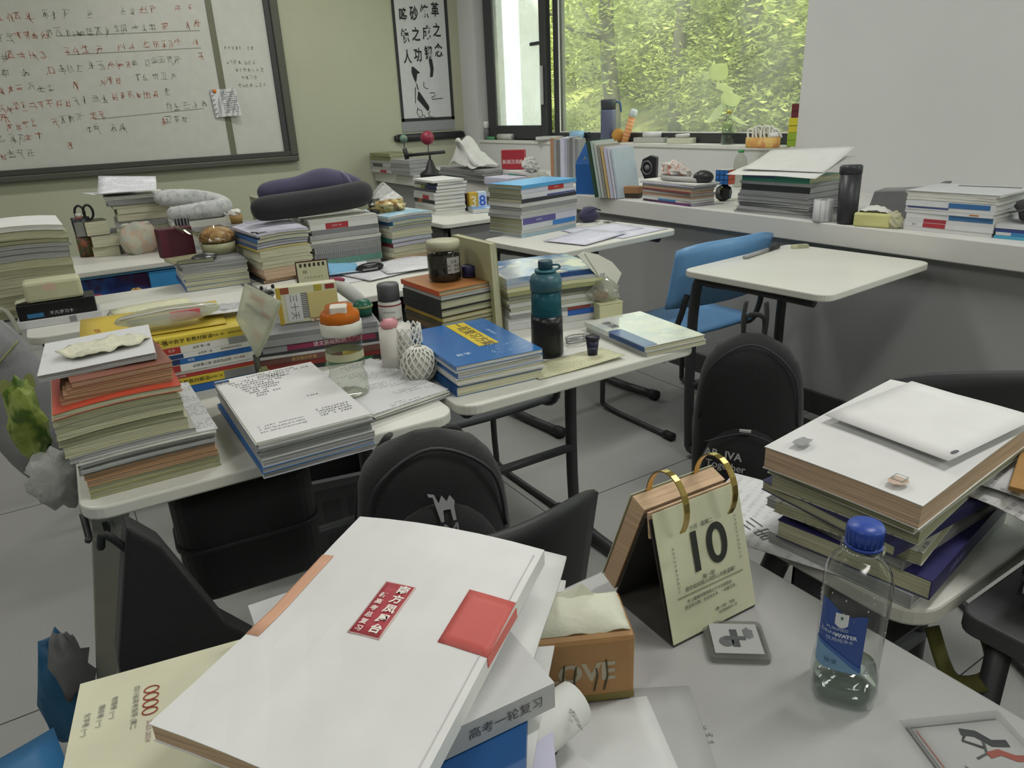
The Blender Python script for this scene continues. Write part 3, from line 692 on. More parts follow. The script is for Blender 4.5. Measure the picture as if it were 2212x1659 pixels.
# A: left edge tower
stack('A', 'the cream tower at the far left', (-38, 700), (184, 664), 506, .27, TZ, [
    (14, 'b9b78f', 'o', 'B'), (12, 'c9c7a8', 'c', 'B'), (10, 'a9a98c', 'o', 'B'), (13, 'bdbb98', 'n', 'B'), (16, 'c6c4a2', 'n', 'B'), (12, 'bdbb98', 'o', 'B'), (13, 'c6c4a4', 'n', 'B'),
    (10, '8f9090', 'g', 'R', {'ws': 1.06, 'dx': -.01}), (9, '7b7c7e', 'g', 'R', {'ws': 1.08, 'dx': -.012}), (6, 'b9bab8', 'g', 'R', {'ws': 1.06}), (7, '76784e', 'o', 'R', {'ws': 1.02}), (14, 'd4d4c8', 'n', 'B', {'style': 'sheets', 'ds': 1.02}),
    (9, 'e4e4e2', 'w', 'B', {'desc': 'white magazine with a red stripe'})], bend=(.012, 0, .006))
b_ = STK['A']['books'][-1]
MB().box(-b_[1]/2+.01, b_[1]/2-.004, -.035, -.015, b_[3]-.004, b_[3]+.0004).build('red_stripe', mat('b8384a', .5), b_[0]).location.z = -.006
# B: tall pile behind, back row desk
stack('B', 'the grey back-row pile beside the scissors', (262, 548), (374, 535), 424, .26, TZ, [
    (14, '9a9b98', 'g', 'F', {'ws': 1.15}), (12, '8f9090', 'g', 'F', {'ws': 1.1, 'dx': -.02}), (16, 'b0afa0', 'o', 'B'), (12, '6f7072', 'g', 'B', {'dx': -.025}), (14, 'bcbba6', 'c', 'B'), (18, '8b8c8a', 'g', 'B', {'dx': .01}), (20, 'c3c1a4', 'c', 'B', {'dx': .015}),
    (14, 'cac9b4', 'c', 'B', {'dx': .012}), (8, '585a5c', 'c', 'B', {'ds': 1.05}), (16, 'a8a9a8', 'g', 'B', {'ws': 1.05, 'style': 'sheets'}), (9, 'd8d8d2', 'w', 'B', {'style': 'sheets', 'ws': 1.12})], jit=.008)
p = on('B', .32, .35, .016)
t = thing('paper_sheet', 'white printed sheet flaring up on the back-row pile', 'paper', p, STK['B']['rz']-.1)
MB().sheet(lambda u, v: ((u-.5)*.25+.02, (v-.5)*.24, .004+.045*v*v+.02*(1-u)*v), 8, 8, .0008).build('sheet', PR('dfe0e6', n=100), t, smooth=True)
t = thing('paper_sheet', 'folded white sheet sticking out left of the back-row pile', 'paper', on('B', .05, .6, .001), STK['B']['rz']+.25)
MB().sheet(lambda u, v: ((u-.5)*.2, (v-.5)*.2, .003+.010*(1-u)**2), 8, 4, .0008).build('sheet', mat('d6d7d8', .7), t, smooth=True)
# C: magazines under the bread
stack('C', 'the pile under the bread bag', (405, 632), (543, 612), 572, .29, TZ, [
    (17, '2c5f9e', 'c', 'L'), (15, 'c4c4bc', 'c', 'L'), (10, '2c5f9e', 'c', 'L', {'txt': []}), (8, 'b9bab4', 'c', 'L'), (7, 'a4a5a6', 'c', 'L'), (7, 'c8c8c4', 'g', 'L', {'ws': 1.02, 'dx': -.005}), (9, '8d8e90', 'g', 'L', {'ds': 1.06}), (9, '9fa0a2', 'g', 'L', {'ds': 1.08}), (8, '7f8082', 'g', 'L', {'ds': 1.1, 'dx': -.008})], jit=.004)
# D, E, F under the pillow
stack('D', 'the wavy cream stack beneath the neck pillow', (574, 614), (682, 595), (556, 507), .285, TZ, [
    (12, '2a2b2d', 'b', 'L', {'dx': -.01}), (12, 'c9a98e', 'p', 'L'), (20, 'd4b79f', 'p', 'L'), (13, 'bdbba4', 'c', 'L'), (14, 'c9c8b0', 'c', 'L'), (12, 'cfceb8', 'c', 'L'), (10, 'd0cfb9', 'c', 'L'), (14, 'c6c5ae', 'c', 'L'), (7, 'b7a44c', 'y', 'L', {'dx': -.012}),
    (9, '4a5b8e', 'l', 'L', {'dx': -.014}), (8, '8d8e90', 'g', 'L', {'dx': -.01}), (13, '3f6ea8', 'c', 'L', {'ds': 1.05}), (10, '787a7c', 'c', 'L'), (9, 'd0d1d6', 'l', 'L', {'style': 'sheets', 'dx': -.01})], bend=(.006, .0, .02), jit=.005)
stack('E', 'the notebook stack right beneath the pillow', (684, 588), (826, 566), 477, .25, TZ, [
    (9, '9b9c98', 'o', 'F', {'ws': .95}), (13, '6ea293', 'g', 'F', {'style': 'spiral'}), (14, '98999a', 'g', 'F', {'style': 'spiral'}), (13, 'a3a4a4', 'g', 'F', {'style': 'spiral'}), (8, '8f9092', 'g', 'B', {'ws': 1.05}), (9, 'c4c5c3', 'w', 'B', {'style': 'sheets', 'ws': 1.04}),
    (9, 'b8b9b9', 'w', 'F', {'style': 'spiral', 'ws': 1.02}), (10, '7c7d7e', 'g', 'F'), (13, 'd9d9d6', 'w', 'F', {'desc': 'white book with red spine label', 'bands': [(.22, .55, 'a8323a')], 'txt': [('高考数学  真题', .38, .006, 'e8d8d4')]}), (8, 'c9c9c0', 'w', 'B')], jit=.004)
stack('F', 'the cream stack holding the gold snack bag', (853, 566), (938, 550), 468, .28, TZ, [
    (12, 'bfae8f', 'p', 'L'), (12, 'd0cfb9', 'c', 'L'), (15, 'd3d2c0', 'c', 'L'), (12, '7a2f35', 'l', 'L'), (12, '2d6f63', 'l', 'L'), (9, 'd3d2c6', 'c', 'L'), (12, 'c9c8b4', 'c', 'L'), (9, 'b7b6a2', 'g', 'L', {'ws': 1.06}), (7, '7e8082', 'c', 'L', {'ws': 1.08}),
    (11, '3d7fb5', 'n', 'L'), (8, 'a5a6a6', 'g', 'L', {'ws': 1.1}), (7, 'c3d2da', 'w', 'L', {'ws': 1.1, 'topm': mat('c4d3da', .4, 'art', c2='74b3d6', c3='b7c9bf', scale=7)})], bend=(.004, 0, .0), jit=.005)
# G, H
stack('G', 'the white stack on the small back desk', (941, 465), (1007, 457), 391, .285, TZ, [
    (11, 'c9cac6', 'w', 'L'), (11, 'd0d1ce', 'w', 'L'), (12, 'c6c7c4', 'w', 'L'), (12, '2d2e30', 'w', 'L', {'bands': [(.2, .4, 'a05a3a')]}), (14, 'c9cac8', 'w', 'L', {'bands': [(.45, .75, 'a3303f')]}), (10, 'b9bab8', 'w', 'L'), (9, '55565a', 'w', 'L', {'dx': .01, 'rz': .05}), (12, '2f3a6b', 'w', 'L', {'dx': .014, 'rz': .05, 'bands': [(.0, .3, 'c7c6b8'), (.3, .5, '8a8f4a')]}),
    (10, '30314a', 'w', 'L', {'dx': .014, 'rz': .05, 'bands': [(.0, .55, '9fa09c')]}), (7, 'e2e2e0', 'w', 'L', {'dx': .0})], jit=.004)
stack('H', 'the thick stack beside the loose exam sheets', (1128, 514), (1245, 490), 401, .205, .80, [
    (8, '9fb7c6', 'g', 'F', {'ws': 1.02}), (8, 'b9babb', 'o', 'F'), (13, 'c3c8cd', 'o', 'F', {'bands': [(.55, .98, '3a7cc0')]}), (16, 'c4c3cf', 'o', 'F', {'bands': [(.02, .6, '5a5590')], 'txt': [('高中数学', .3, .009, 'cfcde0')]}), (9, 'b2b3b4', 'g', 'F', {'ws': 1.03}), (8, 'cfd0d6', 'w', 'R', {'style': 'sheets', 'ws': 1.03, 'dx': .012}), (10, '8d8e8e', 'g', 'F'),
    (10, 'cdccd6', 'w', 'R', {'ws': 1.04, 'dx': .008}), (9, '33343a', 'n', 'F'), (12, 'd3d3d8', 'o', 'F', {'ws': .97, 'bands': [(.45, .99, '3d4a8c', 'spine_band', (.05, .35))]}), (12, 'cfd0d8', 'o', 'F', {'ws': .96, 'bands': [(.5, .8, 'b9372f')], 'txt': [('一轮复习', .65, .008, 'e8d4d0')]}), (9, 'bfc0b8', 'o', 'F', {'topm': mat('5aa5d8', .35)})], jit=.005)
# I: desk 1 left pile
stack('I', 'the tall pile at the near left corner', (196, 1080), (482, 1004), (148, 888), .29, TZ, [
    (11, 'a5a272', 'o', 'B', {'ws': .985}), (10, 'a8a57a', 'o', 'B', {'ws': .985}), (10, 'b08c6a', 'b', 'B', {'ws': .98}), (9, 'b5936f', 'b', 'B', {'ws': .98}), (10, '98999a', 'g', 'B', {'style': 'sheets'}), (10, 'a2a3a4', 'g', 'B', {'style': 'sheets', 'ws': 1.01}), (5, 'cfd0d0', 'w', 'B', {'style': 'sheets', 'ws': 1.02, 'topm': PR('c6c7c9', n=100)}),
    (9, 'a8a9a4', 'g', 'B', {'ws': .92, 'dx': -.025}), (20, 'b9b898', 'n', 'B', {'ws': .9, 'dx': -.03}), (12, 'a7a88c', 'o', 'B', {'ws': .9, 'dx': -.03}), (13, 'b7b594', 'n', 'B', {'ws': .9, 'dx': -.03}), (10, '9fa08c', 'o', 'B', {'ws': .9, 'dx': -.03}), (9, 'b3b08e', 'n', 'B', {'ws': .88, 'dx': -.03}),
    (10, '9ba0aa', 'n', 'B', {'ws': .90, 'dx': -.03, 'topm': mat('b5452f', .4), 'desc': 'orange-red folder'})], bend=(.006, 0, 0), jit=.003)
s = STK['I']; p0 = on('I', .37, .5)
zz = s['top']
for i, (tt, cv, pg) in enumerate([(.010, '8a5a4a', 'b'), (.006, 'a0785c', 'b'), (.007, 'b58d6c', 'b'), (.009, '9a6e55', 'b')][::-1]):
    book('brown-edged booklet, %s above the orange-red folder' % ['first', 'second', 'third', 'fourth'][i], (.045+.002*i, 1.378+.004*i, zz+.0006), s['rz']+.03*(i-1), .165-.004*i, .19, tt, cv, pg, 'B', group='books piled on the desks'); zz += tt+.0006
t = book('white answer papers topping the tall near-left pile', (.032, 1.432, zz+.001), s['rz']-.06, .175, .21, .010, 'd2d2d2', 'g', 'L', 'sheets', wf=lambda x, y: .003*math.sin(14*x), name='paper_stack', topm=mat('d0d1d2', .7, 'print', n=110, ink=.25, cover=.62), group='books piled on the desks'); zz += .0115
t = thing('tissue', 'crumpled cream tissue on the answer papers at near left', 'tissue', (.042, 1.415, zz), s['rz']+.12)
MB().sheet(lambda u, v: ((u-.5)*.15*(1-.35*abs(2*v-1)), (v-.5)*.085, .003+.010*noise.noise(Vector((u*5, v*3, 2)))+.007), 14, 8, .0015).build('tissue_sheet', mat('d9d8c2', .8, 'crumple', scale=60), t, smooth=True)
# J: handwritten sheets pile
stack('J', 'the handwritten pile overhanging the desk edge', (570, 1036), (812, 968), (541, 962), .36, TZ, [
    (13, 'c5cbd3', 'g', 'L', {'style': 'soft'}), (13, '2f6fb3', 'g', 'L', {'txt': []}), (17, 'c4c5c5', 'g', 'L'), (12, 'b6b7b5', 'g', 'L'), (9, '9fa4ac', 'g', 'L', {'ds': .98}), (10, 'd4d5d5', 'g', 'B', {'style': 'sheets'}), (8, 'd9d9d9', 'w', 'B', {'style': 'sheets', 'topm': mat('d6d6d6', .7, scale=6)})], jit=.003)
s = STK['J']; o = s['books'][-1][0]; mk = MB(); zt = s['books'][-1][3]+.0018; ww, dd = s['books'][-1][1], s['books'][-1][2]
for i in range(9): scribble(mk, -ww*.40+.004*i, -ww*.40+ww*(.62, .55, .5, .45, .45, .4, .3, .4, .28)[i], dd*.40-i*.013, .006, zt, 700+i, th=.0007)
for i in range(4): scribble(mk, -ww*.2+.02*i, ww*(.3, .42, .1, .2)[i], dd*.46-i*.012, .006, zt, 720+i, th=.0007)
for i in range(4): scribble(mk, ww*.12, ww*.42, -dd*.28-i*.011, .006, zt, 740+i, th=.0006)
for i in range(3): scribble(mk, -ww*.42, -ww*.02, -dd*.33-i*.013, .005, zt, 760+i, th=.0005)
scribble(mk, ww*.16, ww*.26, -dd*.06, .006, zt, 780, th=.0006)
mk.build('handwriting', mat('55575c', .7), o)['kind'] = 'stuff'
t = thing('binder_clip', 'small blue binder clip on the handwritten papers', 'clip', on('J', .06, .985, .001), s['rz'])
m = MB(); m.add([(-.014, .004, .0), (.014, .004, .0), (.014, -.010, .0015), (-.014, -.010, .0015), (-.014, .004, -.008), (.014, .004, -.008), (.014, .010, -.004), (-.014, .010, -.004)], [(0, 1, 2, 3), (4, 7, 6, 5), (0, 3, 7, 4), (1, 5, 6, 2), (2, 6, 7, 3), (0, 4, 5, 1)]); m.build('body', mat('2d5f96', .4), t)
for sx in (-.007, .007): MB().tube([(sx-.005, -.006, .002), (sx-.004, -.022, .002), (sx+.004, -.022, .002), (sx+.005, -.006, .002)], .0007, 5).build('wire_handle', mat('b5b6b8', .3, 'metal'), t)
# K: papers under the clear bottle
stack('K', 'the printed papers under the orange-capped bottle', (806, 914), (970, 858), 898, .31, TZ, [
    (5, 'c9cacb', 'g', 'B', {'style': 'sheets', 'ws': .97}), (6, 'c9cacb', 'w', 'B', {'style': 'sheets', 'ws': .98, 'left': True}), (5, 'd0d0d0', 'w', 'B', {'style': 'sheets', 'topm': PR('c9cacb', n=95, cover=.5), 'ws': 1.0})], jit=.006)
# L: spines facing us
stack('L', 'the yellow-spined set', (326, 868), (557, 820), 738, .19, TZ, [
    (16, '2c5f9e', 'w', 'F', {'bands': [(.0, .6, '2a5fa5')]}), (17, 'c9b23c', 'w', 'F', {'bands': [(.70, 1, '77787a')], 'txt': [('高中数学 新教材解读', .34, .011, '2f2d22'), ('必修第二册', .62, .006, '4a5a2a')]}), (8, '9c3636', 'w', 'F', {'txt': [('高中必刷题', .3, .005, 'd8c9c4')]}), (6, 'c9cac9', 'w', 'F'),
    (14, 'd2d3d2', 'w', 'F', {'bands': [(.18, .31, '9c3434')], 'txt': [('必修第三册 选择性必修', .6, .008, '3f4246'), ('开心教育', .86, .006, '8c3a3a')]}), (11, '2a62a8', 'w', 'F', {'bands': [(.0, .32, '24365f')], 'txt': [('物理', .42, .007, 'c9d8ea')]}), (11, 'd3d4d3', 'w', 'F', {'bands': [(.03, .36, '26406f', 'spine_band', (.1, .9))], 'txt': [('必修第一册', .56, .006, '4a4c50'), ('高中物理新教材解读', .8, .005, '6a6c70')]}),
    (14, 'd5d5d2', 'w', 'F', {'bands': [(.06, .36, 'a8372f'), (.80, .99, '8d8f90')], 'txt': [('化学', .28, .007, 'e8d0cc'), ('必修 第一册', .55, .007, '4a4c50')]}), (19, 'd2bd46', 'w', 'F', {'desc': 'yellow workbook', 'txt': [('不倒书', .16, .015, '4a3d1a'), ('高中数学 新教材解读', .44, .011, '2f2a18'), ('必修第一册', .70, .006, '4a4526'), ('选择性必修系列', .88, .005, '4a4526')]})], jit=.002)
# M
stack('M', 'the dark-spined set by the orange-capped bottle', (566, 812), (830, 772), 727, .20, TZ, [
    (9, '2b2d2e', 'w', 'F', {'bands': [(.5, .9, '2f6b48')], 'txt': [('高中地理', .72, .006, 'c9d8cc')]}), (8, '7a2f2a', 'g', 'F', {'txt': [('历史', .75, .005, 'd8c0bc')]}), (13, '6d4a44', 'g', 'F', {'bands': [(.66, .82, 'c4ae58')], 'txt': [('语文知识手册', .35, .010, 'c9a868'), ('必备', .74, .008, '2e2a1c')]}), (5, 'b9b9b8', 'w', 'F'),
    (19, '36343a', 'g', 'F', {'bands': [(.24, .96, '7d2c48', 'spine_band', (.35, .92)), (.05, .24, '8a8c90', 'spine_band', (.3, .9))], 'txt': [('语文基础知识', .58, .013, 'd9cdd4', .63)]}), (14, '8f9092', 'g', 'F'), (9, '7c7d80', 'g', 'F', {'ws': .97})], jit=.003)
# N: hardbacks below the jar
stack('N', 'the hardback pile under the glass jar', (958, 740), (1070, 713), (962, 629), .21, TZ, [
    (17, '3a3f52', 'n', 'L'), (16, '6d5a44', 'o', 'L'),
    (9, '4a4436', 'o', 'L'), (9, 'a58a3a', 'n', 'L', {'ws': 1.0}), (17, '232426', 'n', 'L', {'style': 'hard', 'ws': 1.01}), (20, '1f2022', 'n', 'L', {'style': 'hard'}), (9, 'a9aaa8', 'w', 'L', {'style': 'hard'}), (11, 'b5673a', 'n', 'L', {'style': 'hard', 'topm': mat('a8703f', .4), 'bands': [(0, 1, 'c0532f')]})], jit=.003)
# O
stack('O', 'the pile behind the teal bottle', (1102, 716), (1304, 684), 604, .23, TZ, [
    (13, 'c4c5c6', 'w', 'F', {'bands': [(.2, .55, 'c9cacc')], 'txt': [('高三语文新教材', .5, .006, '55585c')]}), (13, 'cfd0d2', 'w', 'F', {'bands': [(.62, .99, '2f5fae')]}), (7, '8a8b8c', 'w', 'F', {'bands': [(.6, .85, '7a3a38')]}), (7, 'c9cac6', 'g', 'F'), (8, 'a8a998', 'o', 'F'), (8, 'b9bab6', 'g', 'F'), (8, '9a9b88', 'o', 'F'), (8, '7f8070', 'o', 'F', {'bands': [(.5, .98, '4a4b42')]}), (8, '93956c', 'o', 'F', {'ws': .98}), (8, 'c4c39c', 'c', 'F'), (8, 'b1b2b4', 'w', 'F', {'ws': 1.02}),
    (13, 'c9d0d6', 'w', 'F', {'coat': .6, 'bands': [(.5, .99, '24477f')], 'topm': mat('b9c0c4', .2, 'art', c2='5b84b8', c3='d8d8cc', scale=8, coat=.5)})], bend=(.003, 0, .0), jit=.004)
# P: blue textbooks
stack('P', 'the blue textbook pile', (988, 858), (1173, 816), (999, 791), .305, TZ, [
    (19, '26568f', 'c', 'L', {'bands': [(.0, .9, '2a5f96')]}), (8, 'c9cacc', 'w', 'L', {'style': 'sheets'}), (8, 'cfd0d0', 'c', 'L'), (13, '2a62a0', 'w', 'L'), (5, 'b8b9ba', 'w', 'L'), (9, '2b6cb0', 'w', 'L', {'desc': 'blue textbook with yellow bar', 'coat': .5})], bend=(0, 0, 0), jit=.003)
s = STK['P']; o, bw, bd, bt = s['books'][-1]
MB().box(-.005, .045, -bd*.18, bd*.47, bt-.0002, bt+.0006).build('yellow_title_bar', mat('d0b832', .4), cov(o))
text('一轮复习方案', .034, mat('2d3038', .5), cov(o), (.02, bd*.13, bt+.001), (0, 0, R(-90)), name='title_lettering')
text('数学', .018, mat('b9d3ea', .5), o, (-bw*.28, -bd*.30, bt+.001), (0, 0, 0), name='subject_lettering')
text('高考总复习', .010, mat('b9d3ea', .5), o, (bw*.32, bd*.1, bt+.001), (0, 0, R(-90)), name='small_lettering')
mk = MB(); r = random.Random(5)
for i in range(40):
    x, y = r.uniform(.0, bw*.46), r.uniform(-bd*.45, -bd*.2); a = r.uniform(0, PI); l = r.uniform(.004, .014)
    mk.add([(x, y, bt+.0008), (x+l*math.cos(a), y+l*math.sin(a), bt+.0008), (x+l*math.cos(a+.2)*.8, y+l*math.sin(a+.2)*.8, bt+.0008)], [(0, 1, 2)])
mk.build('white_flecks', mat('9fc3e4', .5), o)['kind'] = 'stuff'
# Q: two glossy white books at desk corner
stack('Q', 'the glossy pair at the desk corner', (1394, 773), (1523, 744), 751, (1228, 722), TZ, [
    (13, 'b9bab6', 'c', 'L', {'ws': .99, 'dx': .004, 'label': 'lower white book of the glossy pair at the desk corner'}), (14, 'cfd0cc', 'c', 'L', {'label': 'glossy white textbook with blue spine on the desk corner', 'coat': .9, 'bands': [(.44, 1., '24487f')], 'topm': mat('c9cbc9', .16, 'art', c2='b9c3c4', c3='cfd3c8', scale=10, coat=.8)})], jit=.002)
s = STK['Q']; o, bw, bd, bt = s['books'][-1]
MB().box(-bw/2+.001, -bw*.28, -bd/2+.004, bd*.08, bt-.0003, bt+.0005).build('blue_cover_panel', mat('2a4f8e', .25, coat=.6), o)
text('新教', .03, mat('3f4246', .5), o, (-bw*.30, bd*.25, bt+.001), (0, 0, R(-90)), name='title_lettering')
# ------------------------------------------------------------------ stacks on the window ledge
LG = 'books on the window ledge'
stack('R1', 'the ledge pile beside the puzzle cubes', (1388, 433), (1493, 447), 388, .15, ZL, [
    (8, '5a3560', 'l', 'F', {'bands': [(.3, .95, '6d3a6c')]}), (7, 'c9cac8', 'w', 'F', {'bands': [(.35, .7, '3f74ad')]}), (8, 'b9bab6', 'w', 'F'), (8, 'b98f76', 'p', 'F'), (7, 'a3a49e', 'g', 'F'), (7, '7a4448', 'p', 'F'), (8, 'c4a488', 'c', 'F'), (7, 'b5b6b4', 'g', 'F'), (6, 'cfd0d4', 'l', 'R', {'style': 'sheets', 'ws': 1.1}), (5, 'dcdcdc', 'w', 'R', {'style': 'sheets', 'ws': 1.15})], group=LG, jit=.006)
stack('R2', 'the papery ledge pile behind the white mug', (1590, 457), (1746, 473), 376, .24, ZL, [
    (5, 'b5b6b6', 'g', 'F', {'style': 'sheets', 'ws': 1.05}), (9, '9fa0a0', 'g', 'F', {'style': 'sheets', 'rz': .03}), (10, '96979a', 'g', 'F', {'style': 'sheets', 'rz': -.03}), (9, 'a3a4a4', 'g', 'F', {'style': 'sheets'}), (9, '8d8e90', 'g', 'F', {'style': 'sheets', 'ws': .97}), (8, '9b9c9c', 'g', 'F', {'ws': .95}), (13, '3b3c3e', 'g', 'F', {'ws': .93}), (7, 'a9aaaa', 'g', 'F', {'ws': .95}), (13, '3f8a72', 'n', 'F', {'ws': .9, 'bands': [(.0, .5, '4a4a80', 'spine_band', (.65, .95))]})], group=LG, jit=.006)
t = thing('paper_sheet', 'large white sheet drooping over the papery ledge pile', 'paper', on('R2', .5, .42, .001), STK['R2']['rz'])
MB().sheet(lambda u, v: ((u-.5)*.44, (v-.5)*.28, .004+.045*v+.02*u*v-.03*max(0, .3-v)*abs(u-.6)), 12, 8, .0008).build('sheet', mat('d9d9d6', .7), t, smooth=True)
t = thing('paper_sheet', 'second white sheet fanned upward on the papery ledge pile', 'paper', on('R2', .55, .5, .004), STK['R2']['rz']+.02)
MB().sheet(lambda u, v: ((u-.5)*.4, (v-.5)*.22, .018+.045*v+.022*u*v+.022*v*v), 12, 8, .0008).build('sheet', mat('d2d3d0', .7), t, smooth=True)
stack('R3', 'the white ledge pile at the far right', (1951, 495), (2140, 514), 412, .22, ZL, [
    (9, 'cfd0d0', 'g', 'F'), (11, 'd2d3d4', 'w', 'F', {'bands': [(.22, .48, 'a8373f')], 'txt': [('练习', .12, .008, '55575c')]}), (9, 'c9cacc', 'w', 'F', {'bands': [(.22, .48, '9c3540')]}), (12, 'd4d5d6', 'w', 'F', {'bands': [(.5, .98, '3f6fa0')]}), (8, 'cfd0d2', 'w', 'F', {'bands': [(.75, .85, 'b5764a', 'spine_band', (.3, .7))]}), (8, 'd0d1d4', 'w', 'F', {'bands': [(.02, .5, '4a5585', 'spine_band', (.4, .9))]}), (12, 'cdd0d4', 'w', 'F', {'bands': [(.5, .95, '3a6aa0')]}), (8, 'c3c4c6', 'w', 'F', {'style': 'sheets'}), (8, '6d6e70', 'w', 'F', {'style': 'sheets'}), (5, 'c6c7c9', 'w', 'F', {'style': 'sheets', 'ws': 1.06, 'ds': 1.25, 'topm': mat('bcbdbf', .7)})], group=LG, jit=.004)
stack('R4', 'the short ledge pile cut by the right edge', (2146, 514), (2320, 530), 485, .22, ZL, [(8, '4fa0bf', 'w', 'F'), (9, '3f7fb0', 'w', 'F', {'bands': [(.0, .2, 'c9cacc')]}), (9, '3a4a80', 'w', 'F'), (9, 'c9cacc', 'w', 'F')], group=LG)
stack('R5', 'the dim ledge pile in the room corner', (803, 371), (846, 375), 330, .22, ZL, [(9, 'b5b6b6', 'g', 'F', {'bands': [(.45, .75, 'a03a48')]}), (8, 'a3a4a4', 'g', 'F'), (10, 'aeafaf', 'g', 'F', {'bands': [(.1, .6, '4a4b4c')]}), (8, '9a9b9b', 'g', 'F'), (12, '7b7d58', 'o', 'F'), (9, '85865f', 'o', 'F')], group=LG)
stack('R5b', 'the grey ledge pile next to the room corner', (846, 376), (886, 380), 344, .22, ZL, [(9, '8d8e8e', 'g', 'F'), (9, '98999a', 'g', 'F'), (10, '858686', 'g', 'F'), (9, 'a0a1a1', 'g', 'F')], group=LG)
stack('R6', 'the magazine pile under the white jacket', (952, 386), (1046, 398), 360, .22, ZL, [(7, '6d6e6e', 'g', 'F', {'bands': [(.1, .4, '8f4a4f')]}), (7, '7a7b7b', 'g', 'F', {'bands': [(.12, .35, '3f7a66')]}), (7, '858686', 'g', 'F'), (7, '727373', 'g', 'F'), (7, '8a8b8b', 'g', 'F')], group=LG, jit=.006)
stack('R7', 'the magazine pile under the red dictionary', (1074, 392), (1138, 402), 366, .15, ZL, [(7, '7f8080', 'g', 'F'), (7, '999a9a', 'g', 'F'), (7, 'b5b6b6', 'w', 'F', {'bands': [(.4, .7, '4a9c86')]}), (5, 'd8d8d8', 'w', 'F')], group=LG, jit=.005)
stack('R7b', 'the lavender pile near the number blocks', (1050, 404), (1100, 409), 382, .16, ZL, [(8, 'b9b6cc', 'l', 'F'), (9, 'c3c0d6', 'l', 'F'), (7, 'c9c7dc', 'l', 'F')], group=LG, jit=.006)
# standing books: one row upright in front of the sill, one leaning row
def standing(label, p, rz, th, dep, h, cover, pages='w', lean=0., style='soft'):
    o = book(label, (p.x, p.y, ZL+.001+.5*th*abs(math.sin(lean))), 0, h, dep, th, cover, pages, 'F', style, group='books standing on the ledge')
    o.rotation_euler = (Matrix.Rotation(rz, 4, 'Z') @ Matrix.Rotation(lean, 4, 'Y') @ Matrix.Rotation(R(-90), 4, 'Y') @ Matrix.Translation((h/2, 0, -th/2))).to_euler()
    M4 = Matrix.Translation((p.x, p.y, ZL+.001+.5*th*abs(math.sin(lean)))) @ Matrix.Rotation(rz, 4, 'Z') @ Matrix.Rotation(lean, 4, 'Y') @ Matrix.Rotation(R(-90), 4, 'Y') @ Matrix.Translation((h/2, 0, -th/2))
    o.matrix_world = M4; return o
A = at(1199, 393, ZL); u = Vector((.62, -.78, 0)).normalized(); rz = math.atan2(u.y, u.x); x = 0
for i, (th, cv, nm) in enumerate([(.022, 'b08468', 'tan'), (.02, '9b9c98', 'grey'), (.024, '77787a', 'dark grey'), (.03, 'c9c7dc', 'lavender'), (.018, 'a9aac0', 'pale blue'), (.016, '8f9092', 'mid grey'), (.02, '77797c', 'slate'), (.018, '9b9c9e', 'silver'), (.02, '85868a', 'smoky')]):
    p = A+u*(x+th/2); standing('%s spine, %s from left among upright ledge books' % (nm, ['first', 'second', 'third', 'fourth', 'fifth', 'sixth', 'seventh', 'eighth', 'last'][i]), p, rz, th-.001, .2, .285-.006*(i % 3), cv); x += th
A = at(1308, 423, ZL); u = Vector((.25, -.97, 0)).normalized(); rz = math.atan2(u.y, u.x); x = 0
for i, (th, cv, nm, h) in enumerate([(.022, '2f4a38', 'dark green', .30), (.016, 'a8b9b4', 'pale spiral', .30), (.016, 'b9bab8', 'light grey', .29), (.014, '8f8f86', 'olive-grey', .28), (.014, 'c9b07a', 'straw', .27), (.02, 'c3c2d6', 'pale lilac', .27), (.014, 'cfd0da', 'whitish', .265), (.014, 'b7c6d2', 'icy blue', .26)]):
    p = A+u*(x+th/2); standing('%s notebook leaning in the ledge row, %s from left' % (nm, ['first', 'second', 'third', 'fourth', 'fifth', 'sixth', 'seventh', 'last'][i]), p, rz, th-.0015, .2, h, cv, lean=-.20); x += th*1.06+.004

# ------------------------------------------------------------------ small things on sill and ledge
def sill(px, py):
    p = at(px, py, ZS+.001); k = min(1., (XW+.058)/p.x); return Vector((p.x*k, p.y*k, ZS+.001))
def lathe_part(name, m, parent, prof, n=24, **k): return MB().lathe(prof, n, **k).build(name, m, parent, smooth=True)
def SH(px0, py, w, h): pass
def px_m(p): return F/((Vector(p)-Vector((0, 0, CZ))).dot(_fw))       # pixels per metre at a point
p = sill(1314, 300); s = 1/px_m(p)
t = thing('thermos', 'slim blue-grey thermos with carry loop on the window sill', 'thermos', p)
lathe_part('body', mat('5d6580', .4, spec=.5), t, [(.001, 0), (15*s, 0), (16.5*s, 3*s), (16.5*s, 62*s), (15*s, 66*s), (.001, 66*s)])
lathe_part('lid', mat('3f424c', .4), t, [(.001, 66*s), (16*s, 66*s), (16.5*s, 84*s), (15*s, 86*s), (13*s, 84*s), (.001, 84*s)])
MB().tube(bez([(14*s, 0, 80*s), (24*s, 0, 78*s), (27*s, 0, 60*s)], 5), 2.2*s, 6).build('loop', mat('4a6a92', .5), t, smooth=True)
t.rotation_euler.z = -.6
p = sill(1335, 304); s = 1/px_m(p)
t = thing('orange', 'dull orange fruit beside the thermos on the sill', 'fruit', p)
MB().blob(0, 0, 14*s, 14*s, 14*s, 14*s, 18, 12, .04, 2).build('flesh', mat('bd8a3f', .6, 'plain', scale=60), t, smooth=True)
MB().lathe([(.001, 26.5*s), (2*s, 27*s), (1.5*s, 29*s), (.001, 29*s)], 8).build('stalk', mat('5a5a30', .7), t)
p = sill(1349, 306); s = 1/px_m(p)
t = thing('tube', 'orange vitamin tube with white cap leaning by the fruit', 'tube', p); t.rotation_euler = (R(8), R(16), -.5)
